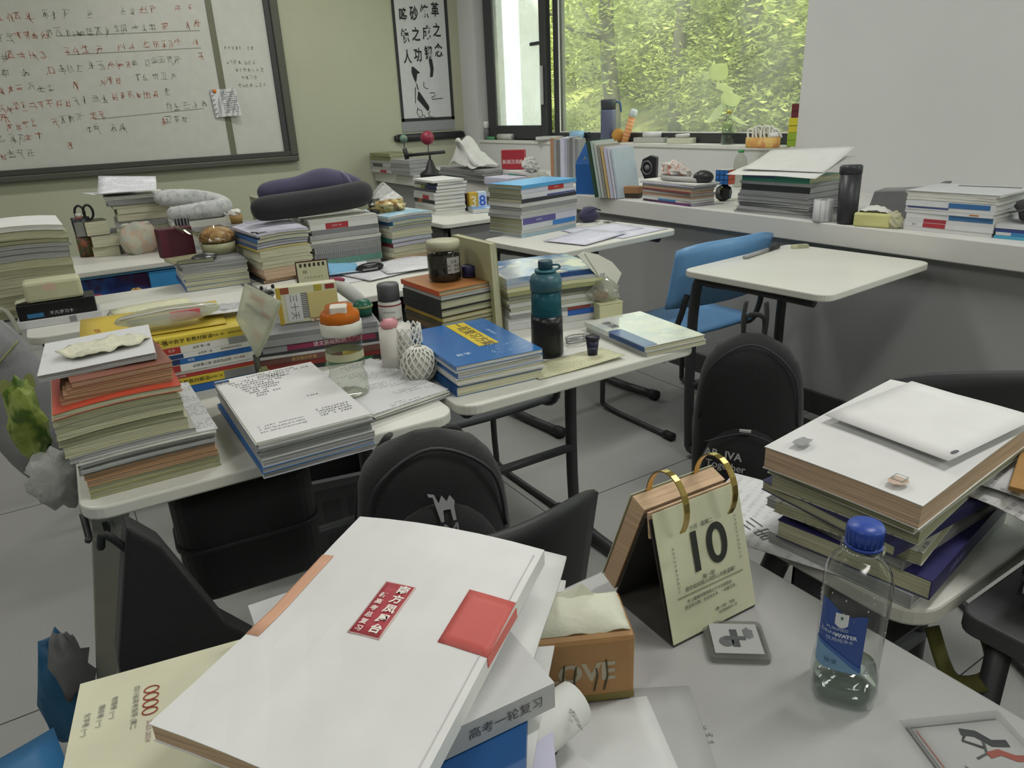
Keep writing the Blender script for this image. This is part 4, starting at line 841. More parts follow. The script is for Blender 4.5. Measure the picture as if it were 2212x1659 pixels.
lathe_part('body', mat('d9925a', .45, 'bands', axis=2, n=40, c2='e6b184'), t, [(.001, 0), (7.5*s, 0), (7.5*s, 54*s), (.001, 54*s)], 16)
lathe_part('cap', mat('d5dfe2', .4), t, [(.001, 54*s), (8*s, 54*s), (8*s, 66*s), (6*s, 69*s), (.001, 69*s)], 16)
for a, b, lab in (((1368, 309), (1432, 309), 'long grey pencil tray with a white roll on the sill'), ((1440, 311), (1488, 311), 'short cream tray with a white pen on the sill')):
    pa, pb = sill(*a), sill(*b); c = (pa+pb)/2; L_ = (pb-pa).length; rz = math.atan2((pb-pa).y, (pb-pa).x); s = 1/px_m(c)
    t = thing('tray', lab, 'tray', c, rz, 'trays on the sill')
    m = MB(); m.box(-L_/2, L_/2, 0, .09, 0, .003); m.box(-L_/2, L_/2, 0, .003, .003, .035); m.box(-L_/2, L_/2, .087, .09, .003, .035); m.box(-L_/2, -L_/2+.003, .003, .087, .003, .035); m.box(L_/2-.003, L_/2, .003, .087, .003, .035)
    m.build('tray_body', mat('b9bab2' if a[0] < 1400 else 'cfcfba', .5), t, bevel=.002)
    q = thing('paper_roll' if a[0] < 1400 else 'pen', 'white paper roll lying in the long sill tray' if a[0] < 1400 else 'white pen lying across the short sill tray', 'roll' if a[0] < 1400 else 'pen', c+Vector((.02, 0, .046)), rz+.1)
    MB().tube([(-L_*.3, .045, .0), (L_*.25, .045, .004)], .022 if a[0] < 1400 else .012, 14).build('barrel', mat('dedede', .5), q, smooth=True)
    MB().tube([(-L_*.3-.012, .045, -.0005), (-L_*.3, .045, .0)], .017 if a[0] < 1400 else .009, 14).build('end', mat('4a4b4c', .6), q, smooth=True)
CLR = clear_mat('clear_plastic', 'eef0ea', .03)
def pet_bottle(label, p, h, r, cap, water=.3, lab=None, name='plastic_bottle', rz=0):
    t = thing(name, label, 'bottle', p, rz)
    lathe_part('body', CLR, t, [(r*.6, .002), (r*.9, .0), (r, .03*h), (r, .3*h), (r*.94, .36*h), (r, .42*h), (r, .68*h), (r*.8, .8*h), (r*.38, .9*h), (r*.36, .95*h)], 24)
    lathe_part('cap', mat(cap, .4), t, [(.001, .93*h), (r*.44, .93*h), (r*.44, h*.995), (r*.4, h), (.001, h)], 20)
    if water: lathe_part('water', clear_mat('water', 'dfe6e2', .05), t, [(.001, .006), (r*.93, .006), (r*.95, .03*h), (r*.95, water*h), (.001, water*h)], 24)
    if lab: lathe_part('wrapper', mat(lab, .5), t, [(r*1.01, .42*h), (r*1.015, .66*h)], 24, cap=False)
    return t
p = sill(1571, 312); s = 1/px_m(p); pet_bottle('clear bottle with yellow cap standing on the window sill', p, 68*s, 14*s, 'b9a83f', .6)
# oval dish with curling lattice
pa, pb = sill(1607, 318), sill(1688, 319); c = (pa+pb)/2; s = 1/px_m(c); rz = math.atan2((pb-pa).y, (pb-pa).x)
t = thing('dish', 'oval orange dish holding white curly netting on the sill', 'dish', c, rz)
lathe_part('bowl', mat('d0a24a', .5, 'art', c2='c98a5a', c3='d9b86a', scale=12), t, [(.001, 0), (38*s, 0), (40*s, 4*s), (40*s, 21*s), (37*s, 21*s), (36*s, 5*s), (.001, 4*s)], 28, sy=.55)
for i in range(7):
    x = -30*s+i*10*s; MB().tube(bez([(x, -6*s, 8*s), (x-8*s+3*s*(i % 2), 0, 34*s+3*s*(i % 3)), (x+4*s, 2*s, 44*s-abs(i-3)*3*s), (x+10*s, 6*s, 20*s)], 5), 2.4*s, 6).build('netting_loop', mat('dfe0d8', .7), t, smooth=True)
MB().blob(26*s, 0, 24*s, 12*s, 8*s, 7*s, 12, 8, .3, 4).build('tissue_wad', mat('e2e2e0', .8), t, smooth=True)
# stacked toy blocks
p = sill(1714, 317)+Vector((.035, .035, 0)); s = 1/px_m(p)
for i, (cv, z0, z1, dx, lb) in enumerate([('8fae3a', 0, 28, 0, 'green toy block at the bottom of the sill tower'), ('cfc53a', 28.3, 58, 1, 'yellow toy block in the middle of the sill tower'), ('6b2f33', 58.3, 86, 4, 'maroon toy block on top of the sill tower')]):
    t = thing('toy_block', lb, 'block', p+Vector((0, 0, z0*s)), -1.0, 'toy blocks on the sill'); h = (z1-z0)*s; w_ = 11*s
    MB().box(-w_+dx*s, w_+dx*s, -w_, w_, 0, h).build('block', mat(cv, .45), t, bevel=1.5*s)
    MB().box(-w_*.95+dx*s, w_*.95+dx*s, -w_*1.02, -w_*.98, h*.44, h*.5).build('groove', mat('77762a' if i < 2 else '3a1a1e', .6), t)
p = sill(1052, 298); s = 1/px_m(p)
t = thing('glue_bottle', 'small grey bottle with white cap at the window corner', 'bottle', p)
lathe_part('body', mat('77787c', .4), t, [(.001, 0), (6*s, 0), (6*s, 20*s), (4*s, 23*s), (.001, 23*s)], 14); lathe_part('cap', mat('e2e2de', .4), t, [(.001, 23*s), (6.3*s, 23*s), (6.3*s, 35*s), (5*s, 37*s), (.001, 37*s)], 14)
pa, pb = sill(1022, 297), sill(1074, 298)
t = thing('marker', 'green marker lying on the left of the sill', 'marker', pa); d = pb-pa
MB().tube([(0, 0, .013), (d.x*.9, d.y*.9, .013)], .013, 10).build('barrel', mat('4fa06a', .45), t, smooth=True); MB().tube([(-d.x*.1, -d.y*.1, .013), (0, 0, .013)], .011, 10).build('cap', mat('7fa07a', .45), t, smooth=True)
pa, pb = sill(1078, 300), sill(1108, 301); d = pb-pa
t = thing('speaker', 'white cylinder speaker lying on the left of the sill', 'speaker', pa)
MB().tube([(0, 0, .026), (d.x, d.y, .026)], .026, 18).build('body', mat('c9cac6', .5), t, smooth=True); MB().tube([(d.x, d.y, .026), (d.x*1.04, d.y*1.04, .026)], .02, 16).build('end_cap', mat('8d8e8e', .5), t, smooth=True)
c = sill(1192, 304)
t = book('dark book lying under the white book on the sill', c+Vector((0, .0, 0)), -1.2, .24, .16, .012, '3c3d48', 'g', 'B', group='books on the sill'); t = book('white book lying on the sill beside the blue tape', c+Vector((.0, .0, .0135)), -1.1, .22, .15, .022, 'c6cdd4', 'w', 'B', group='books on the sill')
p = sill(1246, 300); s = 1/px_m(p)
t = thing('tape_roll', 'pale blue tape roll on the sill next to the book', 'tape', p+Vector((0, 0, .012)))
lathe_part('roll', mat('8fb4d2', .5), t, [(10*s, 0), (16*s, 0), (16*s, 18*s), (10*s, 18*s), (10*s, 0)], 24, cap=False); MB().tube([(15*s, 0, 6*s), (22*s, -3*s, 5*s), (24*s, 0, 3*s)], 1.5*s, 6).build('loose_end', mat('a9c6dc', .5), t, smooth=True)
MB().box(-14*s, 16*s, -12*s, 12*s, -.0115, -.0002).build('card_base', mat('c9c9c6', .6), t)
# ---- ledge corner: desk ornament with two balls
p = at(932, 382, ZL); s = 1/px_m(p)
t = thing('desk_ornament', 'black desk ornament with a red ball and a teal ball', 'ornament', p, -.7)
lathe_part('base', mat('232425', .5), t, [(.001, 0), (24*s, 0), (24*s, 8*s), (12*s, 16*s), (5*s, 34*s), (.001, 36*s)], 16)
MB().tube([(-52*s, 0, 46*s), (34*s, 0, 50*s)], 3.4*s, 8).build('arm', mat('2a2b2c', .5), t, smooth=True); MB().tube([(0, 0, 30*s), (0, 0, 48*s)], 2.5*s, 8).build('post', mat('2a2b2c', .5), t, smooth=True)
MB().tube([(-50*s, 0, 38*s), (-54*s, 0, 60*s)], 5*s, 8).build('clamp', mat('2a2b2c', .5), t, smooth=True); MB().tube([(-2*s, 0, 48*s), (-2*s, 0, 68*s)], 1.2*s, 6).build('stick', mat('55565a', .5), t)
MB().blob(-2*s, 0, 80*s, 14.5*s, 14.5*s, 14.5*s, 18, 12).build('red_ball', mat('8f2f45', .4), t, smooth=True); MB().blob(-54*s, 0, 80*s, 8.5*s, 8.5*s, 8.5*s, 16, 10).build('teal_ball', mat('4f8a80', .5, 'art', c2='8a8d70', c3='3f6a6a', scale=60), t, smooth=True)
MB().tube([(-54*s, 0, 60*s), (-54*s, 0, 72*s)], 1.2*s, 6).build('stick', mat('55565a', .5), t)
# ---- white jacket heap
p = on('R6', .55, .5, .002); s = 1/px_m(p)
t = thing('jacket', 'pale grey jacket draped over the ledge magazines', 'jacket', p, STK['R6']['rz'])
def jk(u, v):
    a = (u-.5); return (-.02+a*.30*1.25, (v-.5)*.24, .008+max(.0, .19*math.exp(-((u-.22)/.22)**2)*(1-.8*abs(2*v-1)**2.2)+.10*math.exp(-((u-.62)/.28)**2)*(1-.9*abs(2*v-1)**2)+.018*noise.noise(Vector((u*7, v*7, 1)))))
MB().sheet(jk, 22, 16, .006).build('fabric', mat('c3c3c0', .85, 'cloth', dk=.9), t, smooth=True, sub=1)
MB().tube(bez([(-.12, -.06, .14), (-.06, -.10, .19), (.02, -.10, .15), (.10, -.09, .07), (.16, -.08, .02)], 6), [.012+.01*math.sin(i*.4) for i in range(25)], 10).build('sleeve', mat('c9c9c6', .85, 'cloth', dk=.9), t, smooth=True)
# ---- red dictionary
p = on('R7', .25, .5, .002); s = 1/px_m(p)
t = thing('dictionary', 'red dictionary box standing on the ledge magazines', 'book', p, STK['R7']['rz']+.75)
MB().box(-24*s, 28*s, -.02, .02, 0, 40*s).build('case', mat('a8343f', .45), t, bevel=.003); text('新英汉词典', 9.5*s, mat('ddd0d0', .5), t, (2*s, -.0205, 15*s), (R(90), 0, 0), bold=.0004)
MB().box(-26*s, -24*s, -.018, .018, 1*s, 39*s).build('page_edge', mat('b9b8b0', .8, 'pages'), t)
for i, (u_, v_, r_, cv, lb) in enumerate([(.72, .6, 17, 'c9cac6', 'crumpled tissue wad beside the red dictionary'), (.95, .35, 15, 'bdbeba', 'grey crumpled paper ball behind the striped stack'), (1.22, .6, 14, 'a9aaa6', 'small grey paper wad by the upright ledge books')]):
    p = on('R7', u_, v_, 0); p.z = ZL+.001 if u_ > 1 else p.z+.001; s = 1/px_m(p); t = thing('paper_wad', lb, 'tissue', p)
    MB().blob(0, 0, r_*s*.8, r_*s, r_*s, r_*s*.85, 14, 9, .45, i+3, 3, flat=0.).build('wad', mat(cv, .8, 'crumple', scale=50), t, smooth=False)
for i, (px, py, cv, lb) in enumerate([(1150, 408, 'b58a5a', 'tan little jar on the ledge near the lavender pile'), (1172, 406, '8f9090', 'small grey tin on the ledge before the upright books')]):
    p = at(px, py, ZL); s = 1/px_m(p); t = thing('small_jar', lb, 'jar', p); lathe_part('body', mat(cv, .5), t, [(.001, 0), (11*s, 0), (11*s, 18*s), (.001, 18*s)], 16); lathe_part('lid', mat('9b8a6a', .5), t, [(.001, 18*s), (11.6*s, 18*s), (11.6*s, 25*s), (.001, 25*s)], 16)
# ---- blue hanging bag
p = at(1262, 421, ZL)+Vector((.05, .02, 0)); s = 1/px_m(p)
t = thing('gift_bag', 'blue gusseted bag with dark tie standing on the ledge', 'bag', p, -1.05)
m = MB(); P = []
for (hw, hd, z) in ((26, 11, 0), (26, 11, 62), (24, 9, 70), (9, 3, 100), (7, 2, 104)):
    P += [(-hw*s, -hd*s, z*s), (hw*s, -hd*s, z*s), (hw*s, hd*s, z*s), (-hw*s, hd*s, z*s)]
m.add(P, [(3, 2, 1, 0)]+[(4*j+i, 4*j+(i+1) % 4, 4*j+4+(i+1) % 4, 4*j+4+i) for j in range(4) for i in range(4)]+[(16, 17, 18, 19)]).build('bag_body', mat('2a62a8', .4, 'plain', scale=30), t, bevel=.002)
text('人一鲜', 9*s, mat('a9b96a', .5), t, (4*s, -9.6*s, 74*s), (R(72), 0, 0), name='lettering')
MB().tube(bez([(-8*s, 0, 100*s), (-2*s, 0, 112*s), (3*s, 0, 106*s), (4*s, 0, 122*s), (0, 0, 126*s)], 4), 1.4*s, 6).build('tie', mat('2a2b2c', .6), t, smooth=True)
# ---- black ring stand and tan box
p = at(1368, 427, ZL); s = 1/px_m(p)
t = thing('cardboard_box', 'tan cardboard box at the foot of the leaning notebooks', 'box', p, -1.1)
MB().box(-17*s, 17*s, -12*s, 12*s, 0, 10*s).build('base', mat('3a3326', .6), t, bevel=.002); MB().box(-17.5*s, 17.5*s, -12.5*s, 12.5*s, 10*s, 24*s).build('lid', mat('9a7350', .6), t, bevel=.002)
t = thing('black_case', 'black moulded case with silver ring on the ledge', 'case', at(1378, 422, ZL)+Vector((.10, .02, 0)), -1.1)
MB().prism([(-17*s, 0), (17*s, 0), (18*s, 78*s), (4*s, 82*s), (-14*s, 74*s), (-19*s, 52*s), (-10*s, 34*s)], -.02, .02, Matrix.Rotation(R(90), 4, 'X')).build('shell', mat('26272a', .35), t, bevel=.004)
MB().tube([(-3*s+11*s*math.cos(a), -.022, 56*s+14*s*math.sin(a)) for a in [2*PI*i/16 for i in range(16)]], 2*s, 6, True).build('ring', mat('8a8b8e', .3, 'metal'), t, smooth=True)
MB().lathe([(.001, 0), (6*s, 0), (6*s, .003), (.001, .003)], 14, Matrix.Translation((-3*s, -.02, 56*s)) @ Matrix.Rotation(R(90), 4, 'X')).build('dial', mat('77787c', .4), t, smooth=True)
# ---- things on R1
p = on('R1', .42, .5, .002); s = 1/px_m(p)
t = thing('snack_wrapper', 'crinkled snack wrapper heap on the ledge pile', 'wrapper', p, STK['R1']['rz'])
MB().blob(0, 0, 14*s, 42*s, 20*s, 22*s, 22, 12, .5, 7, 2.4, flat=0.).build('foil', mat('b9b0a8', .35, 'art', c2='d2d2d0', c3='a8705a', scale=22), t)
p = on('R1', .62, .2, .002)
t = thing('paper_roll', 'rolled magazine lying across the ledge pile', 'roll', p, STK['R1']['rz']+.1); MB().tube([(-.10, 0, .012), (.12, 0.01, .012)], .012, 12).build('roll', mat('b9b9b6', .6, 'pages'), t, smooth=True); MB().tube([(-.104, 0, .012), (-.099, 0, .012)], .008, 10).build('core', mat('44444a', .7), t)
p = at(1532, 414, ZL); s = 1/px_m(p)
t = thing('computer_mouse', 'black computer mouse perched at the back of the pile', 'mouse', on('R1', .96, .55, .001), -.8)
MB().blob(0, 0, 9*s, 19*s, 12*s, 13*s, 16, 10, 0, 1, flat=0.).build('shell', mat('2c2d2f', .35), t, smooth=True); MB().box(-8*s, 2*s, -1*s, 1*s, 20*s, 22.2*s).build('wheel', mat('8d8e90', .4), t)
# ---- puzzle cubes
p = at(1562, 434, ZL); s = 1/px_m(p)
t = thing('puzzle_ball', 'black twelve-sided puzzle with blue and green stickers', 'puzzle', p, .3)
phi = (1+5**.5)/2; dod = [Vector(v) for v in [(a, b, c) for a in (-1, 1) for b in (-1, 1) for c in (-1, 1)]+[(0, a/phi, b*phi) for a in (-1, 1) for b in (-1, 1)]+[(a/phi, b*phi, 0) for a in (-1, 1) for b in (-1, 1)]+[(a*phi, 0, b/phi) for a in (-1, 1) for b in (-1, 1)]]
nrm = [Vector(v).normalized() for v in [(0, a*1., b*phi) for a in (-1, 1) for b in (-1, 1)]+[(a*1., b*phi, 0) for a in (-1, 1) for b in (-1, 1)]+[(b*phi, 0, a*1.) for a in (-1, 1) for b in (-1, 1)]]
nrm = [Vector((n.x, n.y, n.z)) for n in nrm]; r_ = 19*s/1.73
body = MB(); body_faces = []
cols = ['2d62a8', 'b9b83a', '4f9a4a', 'c9c9c4', 'b0622f', '8f3a3a']
Rm = Matrix.Rotation(.55, 4, 'X') @ Matrix.Rotation(.3, 4, 'Y')
faces = []
for n in nrm:
    d = sorted(dod, key=lambda v: -v.dot(n))[:5]; c = sum(d, Vector())/5; e1 = (d[0]-c).normalized(); e2 = n.cross(e1)
    d.sort(key=lambda v: math.atan2((v-c).dot(e2), (v-c).dot(e1))); faces.append((n, c, d))
for n, c, d in faces: body.add([Rm @ (v*r_)+Vector((0, 0, 17*s)) for v in d], [(0, 1, 2, 3, 4)])
import bmesh
o = body.build('core', mat('1f2022', .4), t); bm = bmesh.new(); bm.from_mesh(o.data); bmesh.ops.remove_doubles(bm, verts=bm.verts, dist=1e-5); bm.to_mesh(o.data); bm.free()
for i, (n, c, d) in enumerate(faces):
    q = []
    for k in range(5):
        a = c+(d[k]-c)*.86; b = c+(d[(k+1) % 5]-c)*.86; st = [c+(a-c)*.95+(b-c)*.02, c+(b-c)*.95+(a-c)*.02, c+(b-c)*.42, c+(a-c)*.42]
        MB().add([Rm @ (v*r_*1.012)+Vector((0, 0, 17*s)) for v in st], [(0, 1, 2, 3)]).build('sticker', mat(cols[i % 6], .4), t)
t2 = thing('puzzle_cube', 'blue and orange twist puzzle cube atop the black puzzle', 'puzzle', p+Vector((.006, 0, 35.2*s)), -1.34); h = 15*s
MB().box(-h, h, -h, h, 0, 2*h).build('core', mat('1f2022', .4), t2, bevel=.001)
for i in range(3):
    for j in range(3):
        a, b = -h+2*h*i/3+.7*s, -h+2*h*(i+1)/3-.7*s; c_, d_ = 2*h*j/3+.7*s, 2*h*(j+1)/3-.7*s
        MB().box(a, b, -h-.0006, -h, c_, d_).build('sticker', mat('2f6ab0', .4), t2); MB().box(h, h+.0006, a, b, c_, d_).build('sticker', mat('c9552f', .4), t2); MB().box(-h-.0006, -h, a, b, c_, d_).build('sticker', mat('c9552f', .4), t2); MB().box(a, b, a-a-h+2*h*j/3+.7*s, -h+2*h*(j+1)/3-.7*s, 2*h, 2*h+.0006).build('sticker', mat('cfd0cf', .4), t2)
# ---- bottle behind, black box, mug, tumbler, tissue pack, grey container
p = at(1603, 421, ZL); s = 1/px_m(p); p = at_x(1597, 392, XW-.16); p.z = ZL+.001; s = 1/px_m(p); pet_bottle('empty bottle with green cap behind the papery ledge pile', p, 76*s, 14*s, '3f9a5c', 0)
p = at_x(1775, 425, XW-.55); p.z = ZL+.001; s = 1/px_m(p)
t = thing('storage_box', 'black file box against the wall behind the tumbler', 'box', p, -1.25)
MB().box(-34*s, 34*s, -.03, .03, 0, 62*s).build('body', mat('333437', .5), t, bevel=.004); MB().box(20*s, 27*s, -.0312, -.03, 52*s, 55*s).build('label', mat('c9c9c9', .5), t)
p = at(1775, 478, ZL); s = 1/px_m(p)
t = thing('mug', 'grey-white printed mug beside the black tumbler', 'mug', p, .9)
lathe_part('cup', mat('b9babc', .5, 'print', n=110, ink=.4), t, [(.001, 0), (19*s, 0), (20*s, 3*s), (20*s, 46*s), (18.5*s, 46*s), (18*s, 5*s), (.001, 4*s)], 24)
MB().tube(bez([(18*s, 0, 38*s), (32*s, 0, 36*s), (33*s, 0, 18*s), (18*s, 0, 10*s)], 5), 3*s, 8).build('handle', mat('c3c4c6', .5), t, smooth=True)
p = at(1828, 483, ZL); s = 1/px_m(p)
t = thing('tumbler', 'tall black insulated tumbler on the ledge', 'tumbler', p, 1.1); t.rotation_euler = (0, R(3), 1.1)
lathe_part('body', mat('2b2c30', .4), t, [(.001, 0), (18*s, 0), (20*s, 4*s), (22*s, 104*s), (.001, 104*s)], 24)
lathe_part('lid', mat('33343a', .35), t, [(.001, 104*s), (22.5*s, 104*s), (23*s, 118*s), (20*s, 122*s), (.001, 121*s)], 24); MB().tube(bez([(18*s, 0, 116*s), (28*s, 0, 108*s), (27*s, 0, 92*s)], 4), 2.5*s, 6).build('strap', mat('26272a', .6), t, smooth=True)
p = at(1884, 490, ZL); s = 1/px_m(p)
t = thing('tissue_pack', 'pale yellow tissue pack on the ledge by the tumbler', 'tissue', p, -1.35)
MB().box(-38*s, 38*s, -.02, .05, 0, 30*s).build('pack', mat('c9c88a', .6, 'crumple', scale=20, dk=.85), t, bevel=.008)
MB().sheet(lambda u, v: ((u-.5)*62*s, (v-.5)*.05+.015, 30*s+14*s*math.sin(PI*u)**.6*(1-abs(2*v-1)*.6)+4*s*noise.noise(Vector((u*6, v*5, 0)))), 12, 8, .001).build('tissue_sheet', mat('cfcfca', .8), t, smooth=True)
p = at(1932, 493, ZL); s = 1/px_m(p)
t = thing('paper_wad', 'crumpled cream paper cup beside the white ledge pile', 'tissue', p); MB().blob(0, 0, 16*s, 16*s, 14*s, 20*s, 14, 9, .4, 9, 3, flat=0.).build('wad', mat('b9b89a', .8, 'crumple', scale=60), t)
p = at_x(1945, 450, XW-.62); p.z = ZL+.001; s = 1/px_m(p)
t = thing('plastic_container', 'smoky grey plastic container at the back of the ledge', 'container', p, -1.3)
MB().prism([(-60*s, 0), (60*s, 0), (74*s, 62*s), (-48*s, 54*s)], -.06, .06, Matrix.Rotation(R(90), 4, 'X')).build('box', mat('77797a', .4), t, bevel=.006); MB().prism([(54*s, 40*s), (66*s, 40*s), (84*s, 72*s), (70*s, 72*s)], -.062, .0, Matrix.Rotation(R(90), 4, 'X')).build('lid_edge', mat('5c5e60', .5), t, bevel=.003)
p = at_x(2125, 470, XW-.66); p.z = ZL+.001; s = 1/px_m(p)
t = thing('laptop', 'dark grey laptop upright behind the white ledge pile', 'laptop', p, -1.4)
MB().box(-60*s, 60*s, -.01, .01, 0, 82*s).build('lid', mat('5a5b5e', .4), t, bevel=.003); MB().box(-.02, .02, -.011, -.01, 74*s, 77*s).build('badge', mat('a9aaac', .4), t)
p = on('R4', .5, .5, .002); s = 1/px_m(p)
t = thing('pouch', 'black zip pouch heaped on the short right-edge pile', 'bag', p, STK['R4']['rz'])
MB().blob(.03, 0, 30*s, 80*s, .09, 46*s, 20, 12, .25, 12, 2, flat=0.).build('pouch_body', mat('2a2b2e', .6, 'cloth'), t, smooth=True); MB().tube([(-.10, -.05, 20*s), (0, -.09, 40*s), (.10, -.06, 44*s)], .003, 6).build('zip', mat('55565a', .4), t)
# ------------------------------------------------------------------ things on the far and middle desks
def L3(label, nm, cat, p, rz=0, group=None): return thing(nm, label, cat, p, rz, group)
# purple neck pillow: a U-shaped cushion on end, two lobes seen from the side
p = (on('D', .35, .55)+on('E', .9, .5))/2; p.z = max(STK['D']['top'], STK['E']['top'])+.012; s = 1/px_m(p)
t = thing('neck_pillow', 'dark purple memory-foam neck pillow lying on the book stacks', 'pillow', p, STK['E']['rz']-.02)
def pillow(t, pts, rad, m, nm, sub=1): return MB().tube(bez(pts, 5), rad, 14).build(nm, m, t, smooth=True, sub=sub)
NP1, NP2 = mat('4a4560', .85, 'cloth', dk=.85), mat('26262a', .85, 'cloth', dk=.8)
def radl(k, n=25, lo=.25, hi=1.): return [k*(lo+(hi-lo)*min(1, math.sin(PI*min(max(i/(n-1), .0), 1))**.45 if 0 < i < n-1 else 0)) for i in range(n)]
k1 = 24*s
pillow(t, [(-128*s, -.03, 22*s), (-95*s, -.04, 24*s), (-20*s, -.04, 26*s), (60*s, -.04, 30*s), (112*s, -.02, 34*s), (128*s, .03, 40*s)], [k1*v for v in [.25, .62, .85, .98, 1.05, 1.1, 1.12, 1.12, 1.14, 1.15, 1.15, 1.16, 1.16, 1.17, 1.18, 1.18, 1.2, 1.2, 1.2, 1.2, 1.18, 1.12, 1.0, .85, .66, .35]], NP2, 'lower_lobe')
pillow(t, [(-98*s, .06, 48*s), (-60*s, .06, 52*s), (0, .06, 55*s), (50*s, .06, 60*s), (95*s, .06, 52*s), (130*s, .04, 40*s)], [k1*v for v in [.25, .6, .8, .9, .95, .98, 1., 1., 1., 1.05, 1.12, 1.2, 1.28, 1.32, 1.36, 1.36, 1.3, 1.25, 1.2, 1.15, 1.1, 1.05, .98, .9, .75, .4]], NP1, 'upper_lobe')
MB().tube([(84*s, .03, 82*s), (92*s, .0, 70*s), (95*s, -.02, 56*s)], 1.2*s, 6).build('seam_tag', mat('9a98b0', .6), t, smooth=True)
t = thing('metal_tin', 'shallow gold-rimmed tin peeking above the purple pillow', 'tin', at_y(583, 402, 4.2)-Vector((0, 0, .05)))
lathe_part('tin_body', mat('a9a285', .4), t, [(.001, 0), (.03, 0), (.03, .04), (.001, .04)], 20); lathe_part('rim', mat('d8cc9a', .25, 'metal'), t, [(.029, .04), (.032, .04), (.032, .05), (.029, .05)], 20)
q = t.location.copy(); t.location.z = .75+.02; d_ = q.z-t.location.z
t2 = book('tall box file holding up the gold-rimmed tin', (q.x, q.y, .0), 0, .2, .2, q.z-.001, '8f9078', 'o', 'F', 'hard', name='box_file', group='books piled on the desks'); t.location = q
# grey-white U pillow on a hidden pile
stack('B2', 'the half-hidden back-row pile under the pale pillow', (385, 548), (500, 534), 482, .24, TZ, [(12, '8d8e8c', 'g', 'F'), (12, 'a9a9a0', 'g', 'F'), (14, 'b9b9ae', 'c', 'F'), (12, '9a9b9a', 'g', 'F'), (13, 'c4c4bc', 'w', 'F')])
p = on('B2', .42, .5, .002); s = 1/px_m(p)
t = thing('neck_pillow', 'pale grey printed U-shaped neck pillow on the back row', 'pillow', p, STK['B2']['rz'])
WP = mat('b4b5b6', .85, 'art', c2='bfc0c0', c3='a3a4a6', scale=24)
MB().tube(bez([(-62*s, .0, 46*s), (-30*s, .05, 44*s), (20*s, .08, 36*s), (58*s, .05, 26*s), (66*s, -.03, 18*s), (30*s, -.07, 18*s), (-20*s, -.08, 16*s), (-48*s, -.06, 15*s)], 5), [17*s*v for v in [.3, .7, .9, 1, 1.05, 1.1, 1.1, 1.15, 1.15, 1.2, 1.2, 1.2, 1.2, 1.2, 1.2, 1.2, 1.2, 1.2, 1.2, 1.2, 1.2, 1.15, 1.15, 1.1, 1.1, 1.1, 1.05, 1.05, 1, 1, 1, .95, .9, .85, .7, .35]], 14).build('cushion', WP, t, smooth=True, sub=1)
MB().tube(bez([(50*s, -.05, 26*s), (66*s, -.09, 4*s), (76*s, -.08, 10*s)], 5), 2*s, 6).build('drawstring', mat('c9c9c9', .7), t, smooth=True)
# back row desk: pen pot, scissors, cups, snack pouch
p = at(193, 553, TZ); s = 1/px_m(p)
t = thing('pen_pot', 'dark two-part pen pot holding scissors on the back row', 'pot', p)
lathe_part('lower_pot', mat('3a3a30', .5, 'art', c2='8a4a30', c3='4a5030', scale=30), t, [(.001, 0), (17*s, 0), (17*s, 42*s), (.001, 42*s)], 20); lathe_part('upper_pot', mat('26272a', .4), t, [(.001, 42*s), (16*s, 42*s), (18*s, 82*s), (16.5*s, 82*s), (15*s, 46*s), (.001, 46*s)], 20)
MB().box(-14*s, 3*s, -17.5*s, -16*s, 44*s, 74*s).build('silver_band', mat('b5b6b8', .3, 'metal'), t)
t = thing('scissors', 'black-handled scissors standing in the pen pot', 'scissors', p+Vector((6*s, 0, 47*s)))
for k, x in ((-1, -4*s), (1, 12*s)):
    MB().tube([(x+9*s*math.cos(a), 0, 44*s+15*s*math.sin(a)) for a in [2*PI*i/18 for i in range(18)]], 2.4*s, 8, True).build('handle_loop', mat('1c1d1f', .4), t, smooth=True)
    MB().tube([(x, 0, 29*s), (x*.3, 0, 0*s)], 2.2*s, 6).build('blade', mat('9a9ca0', .3, 'metal'), t)
t = thing('red_marker', 'short red marker standing in the pen pot', 'marker', p+Vector((-4*s, -.012, 47*s))); MB().tube([(0, 0, 0), (2*s, 0, 36*s)], 7*s, 10).build('barrel', mat('a8402f', .5), t, smooth=True); MB().tube([(2*s, 0, 36*s), (2.3*s, 0, 44*s)], 6*s, 10).build('cap', mat('c9c9c4', .5), t, smooth=True)
for i, (px, py, w_, h_, cv, lb) in enumerate([(236, 550, 52, 20, 'b9b896', 'cream notepad on the back row desk beside the pen pot'), (240, 541, 58, 22, 'a9aa98', 'pale card box on the notepad beside the pen pot'), (222, 528, 44, 30, '55573e', 'olive booklet leaning above the pale card box')]):
    p = at(px, 553, TZ); s = 1/px_m(p); z = TZ+.001+(553-py)*s*.9*(1 if i else 0); z = TZ+(.001, 21*s, 44*s)[i]
    book(lb, (p.x, p.y+.06, z), -.1+.1*i, w_*s, .12, h_*s, cv, 'c', 'B')
p = at(306, 548, TZ); s = 1/px_m(p)
t = thing('snack_pouch', 'cream zip pouch with printed bear colours by the maroon box', 'pouch', p, .1)
MB().blob(0, 0, 32*s, 36*s, 17*s, 36*s, 22, 14, .35, 4, 1.7, flat=0.).build('pouch_body', mat('b9b8a4', .5, 'art', c2='aeafa6', c3='bca592', scale=16), t, smooth=True); MB().sheet(lambda u, v: ((u-.5)*56*s, (v-.5)*6*s, 64*s+3*s*math.sin(9*u)), 8, 2, 6*s).build('seal', mat('c4c3b4', .5), t, smooth=True)
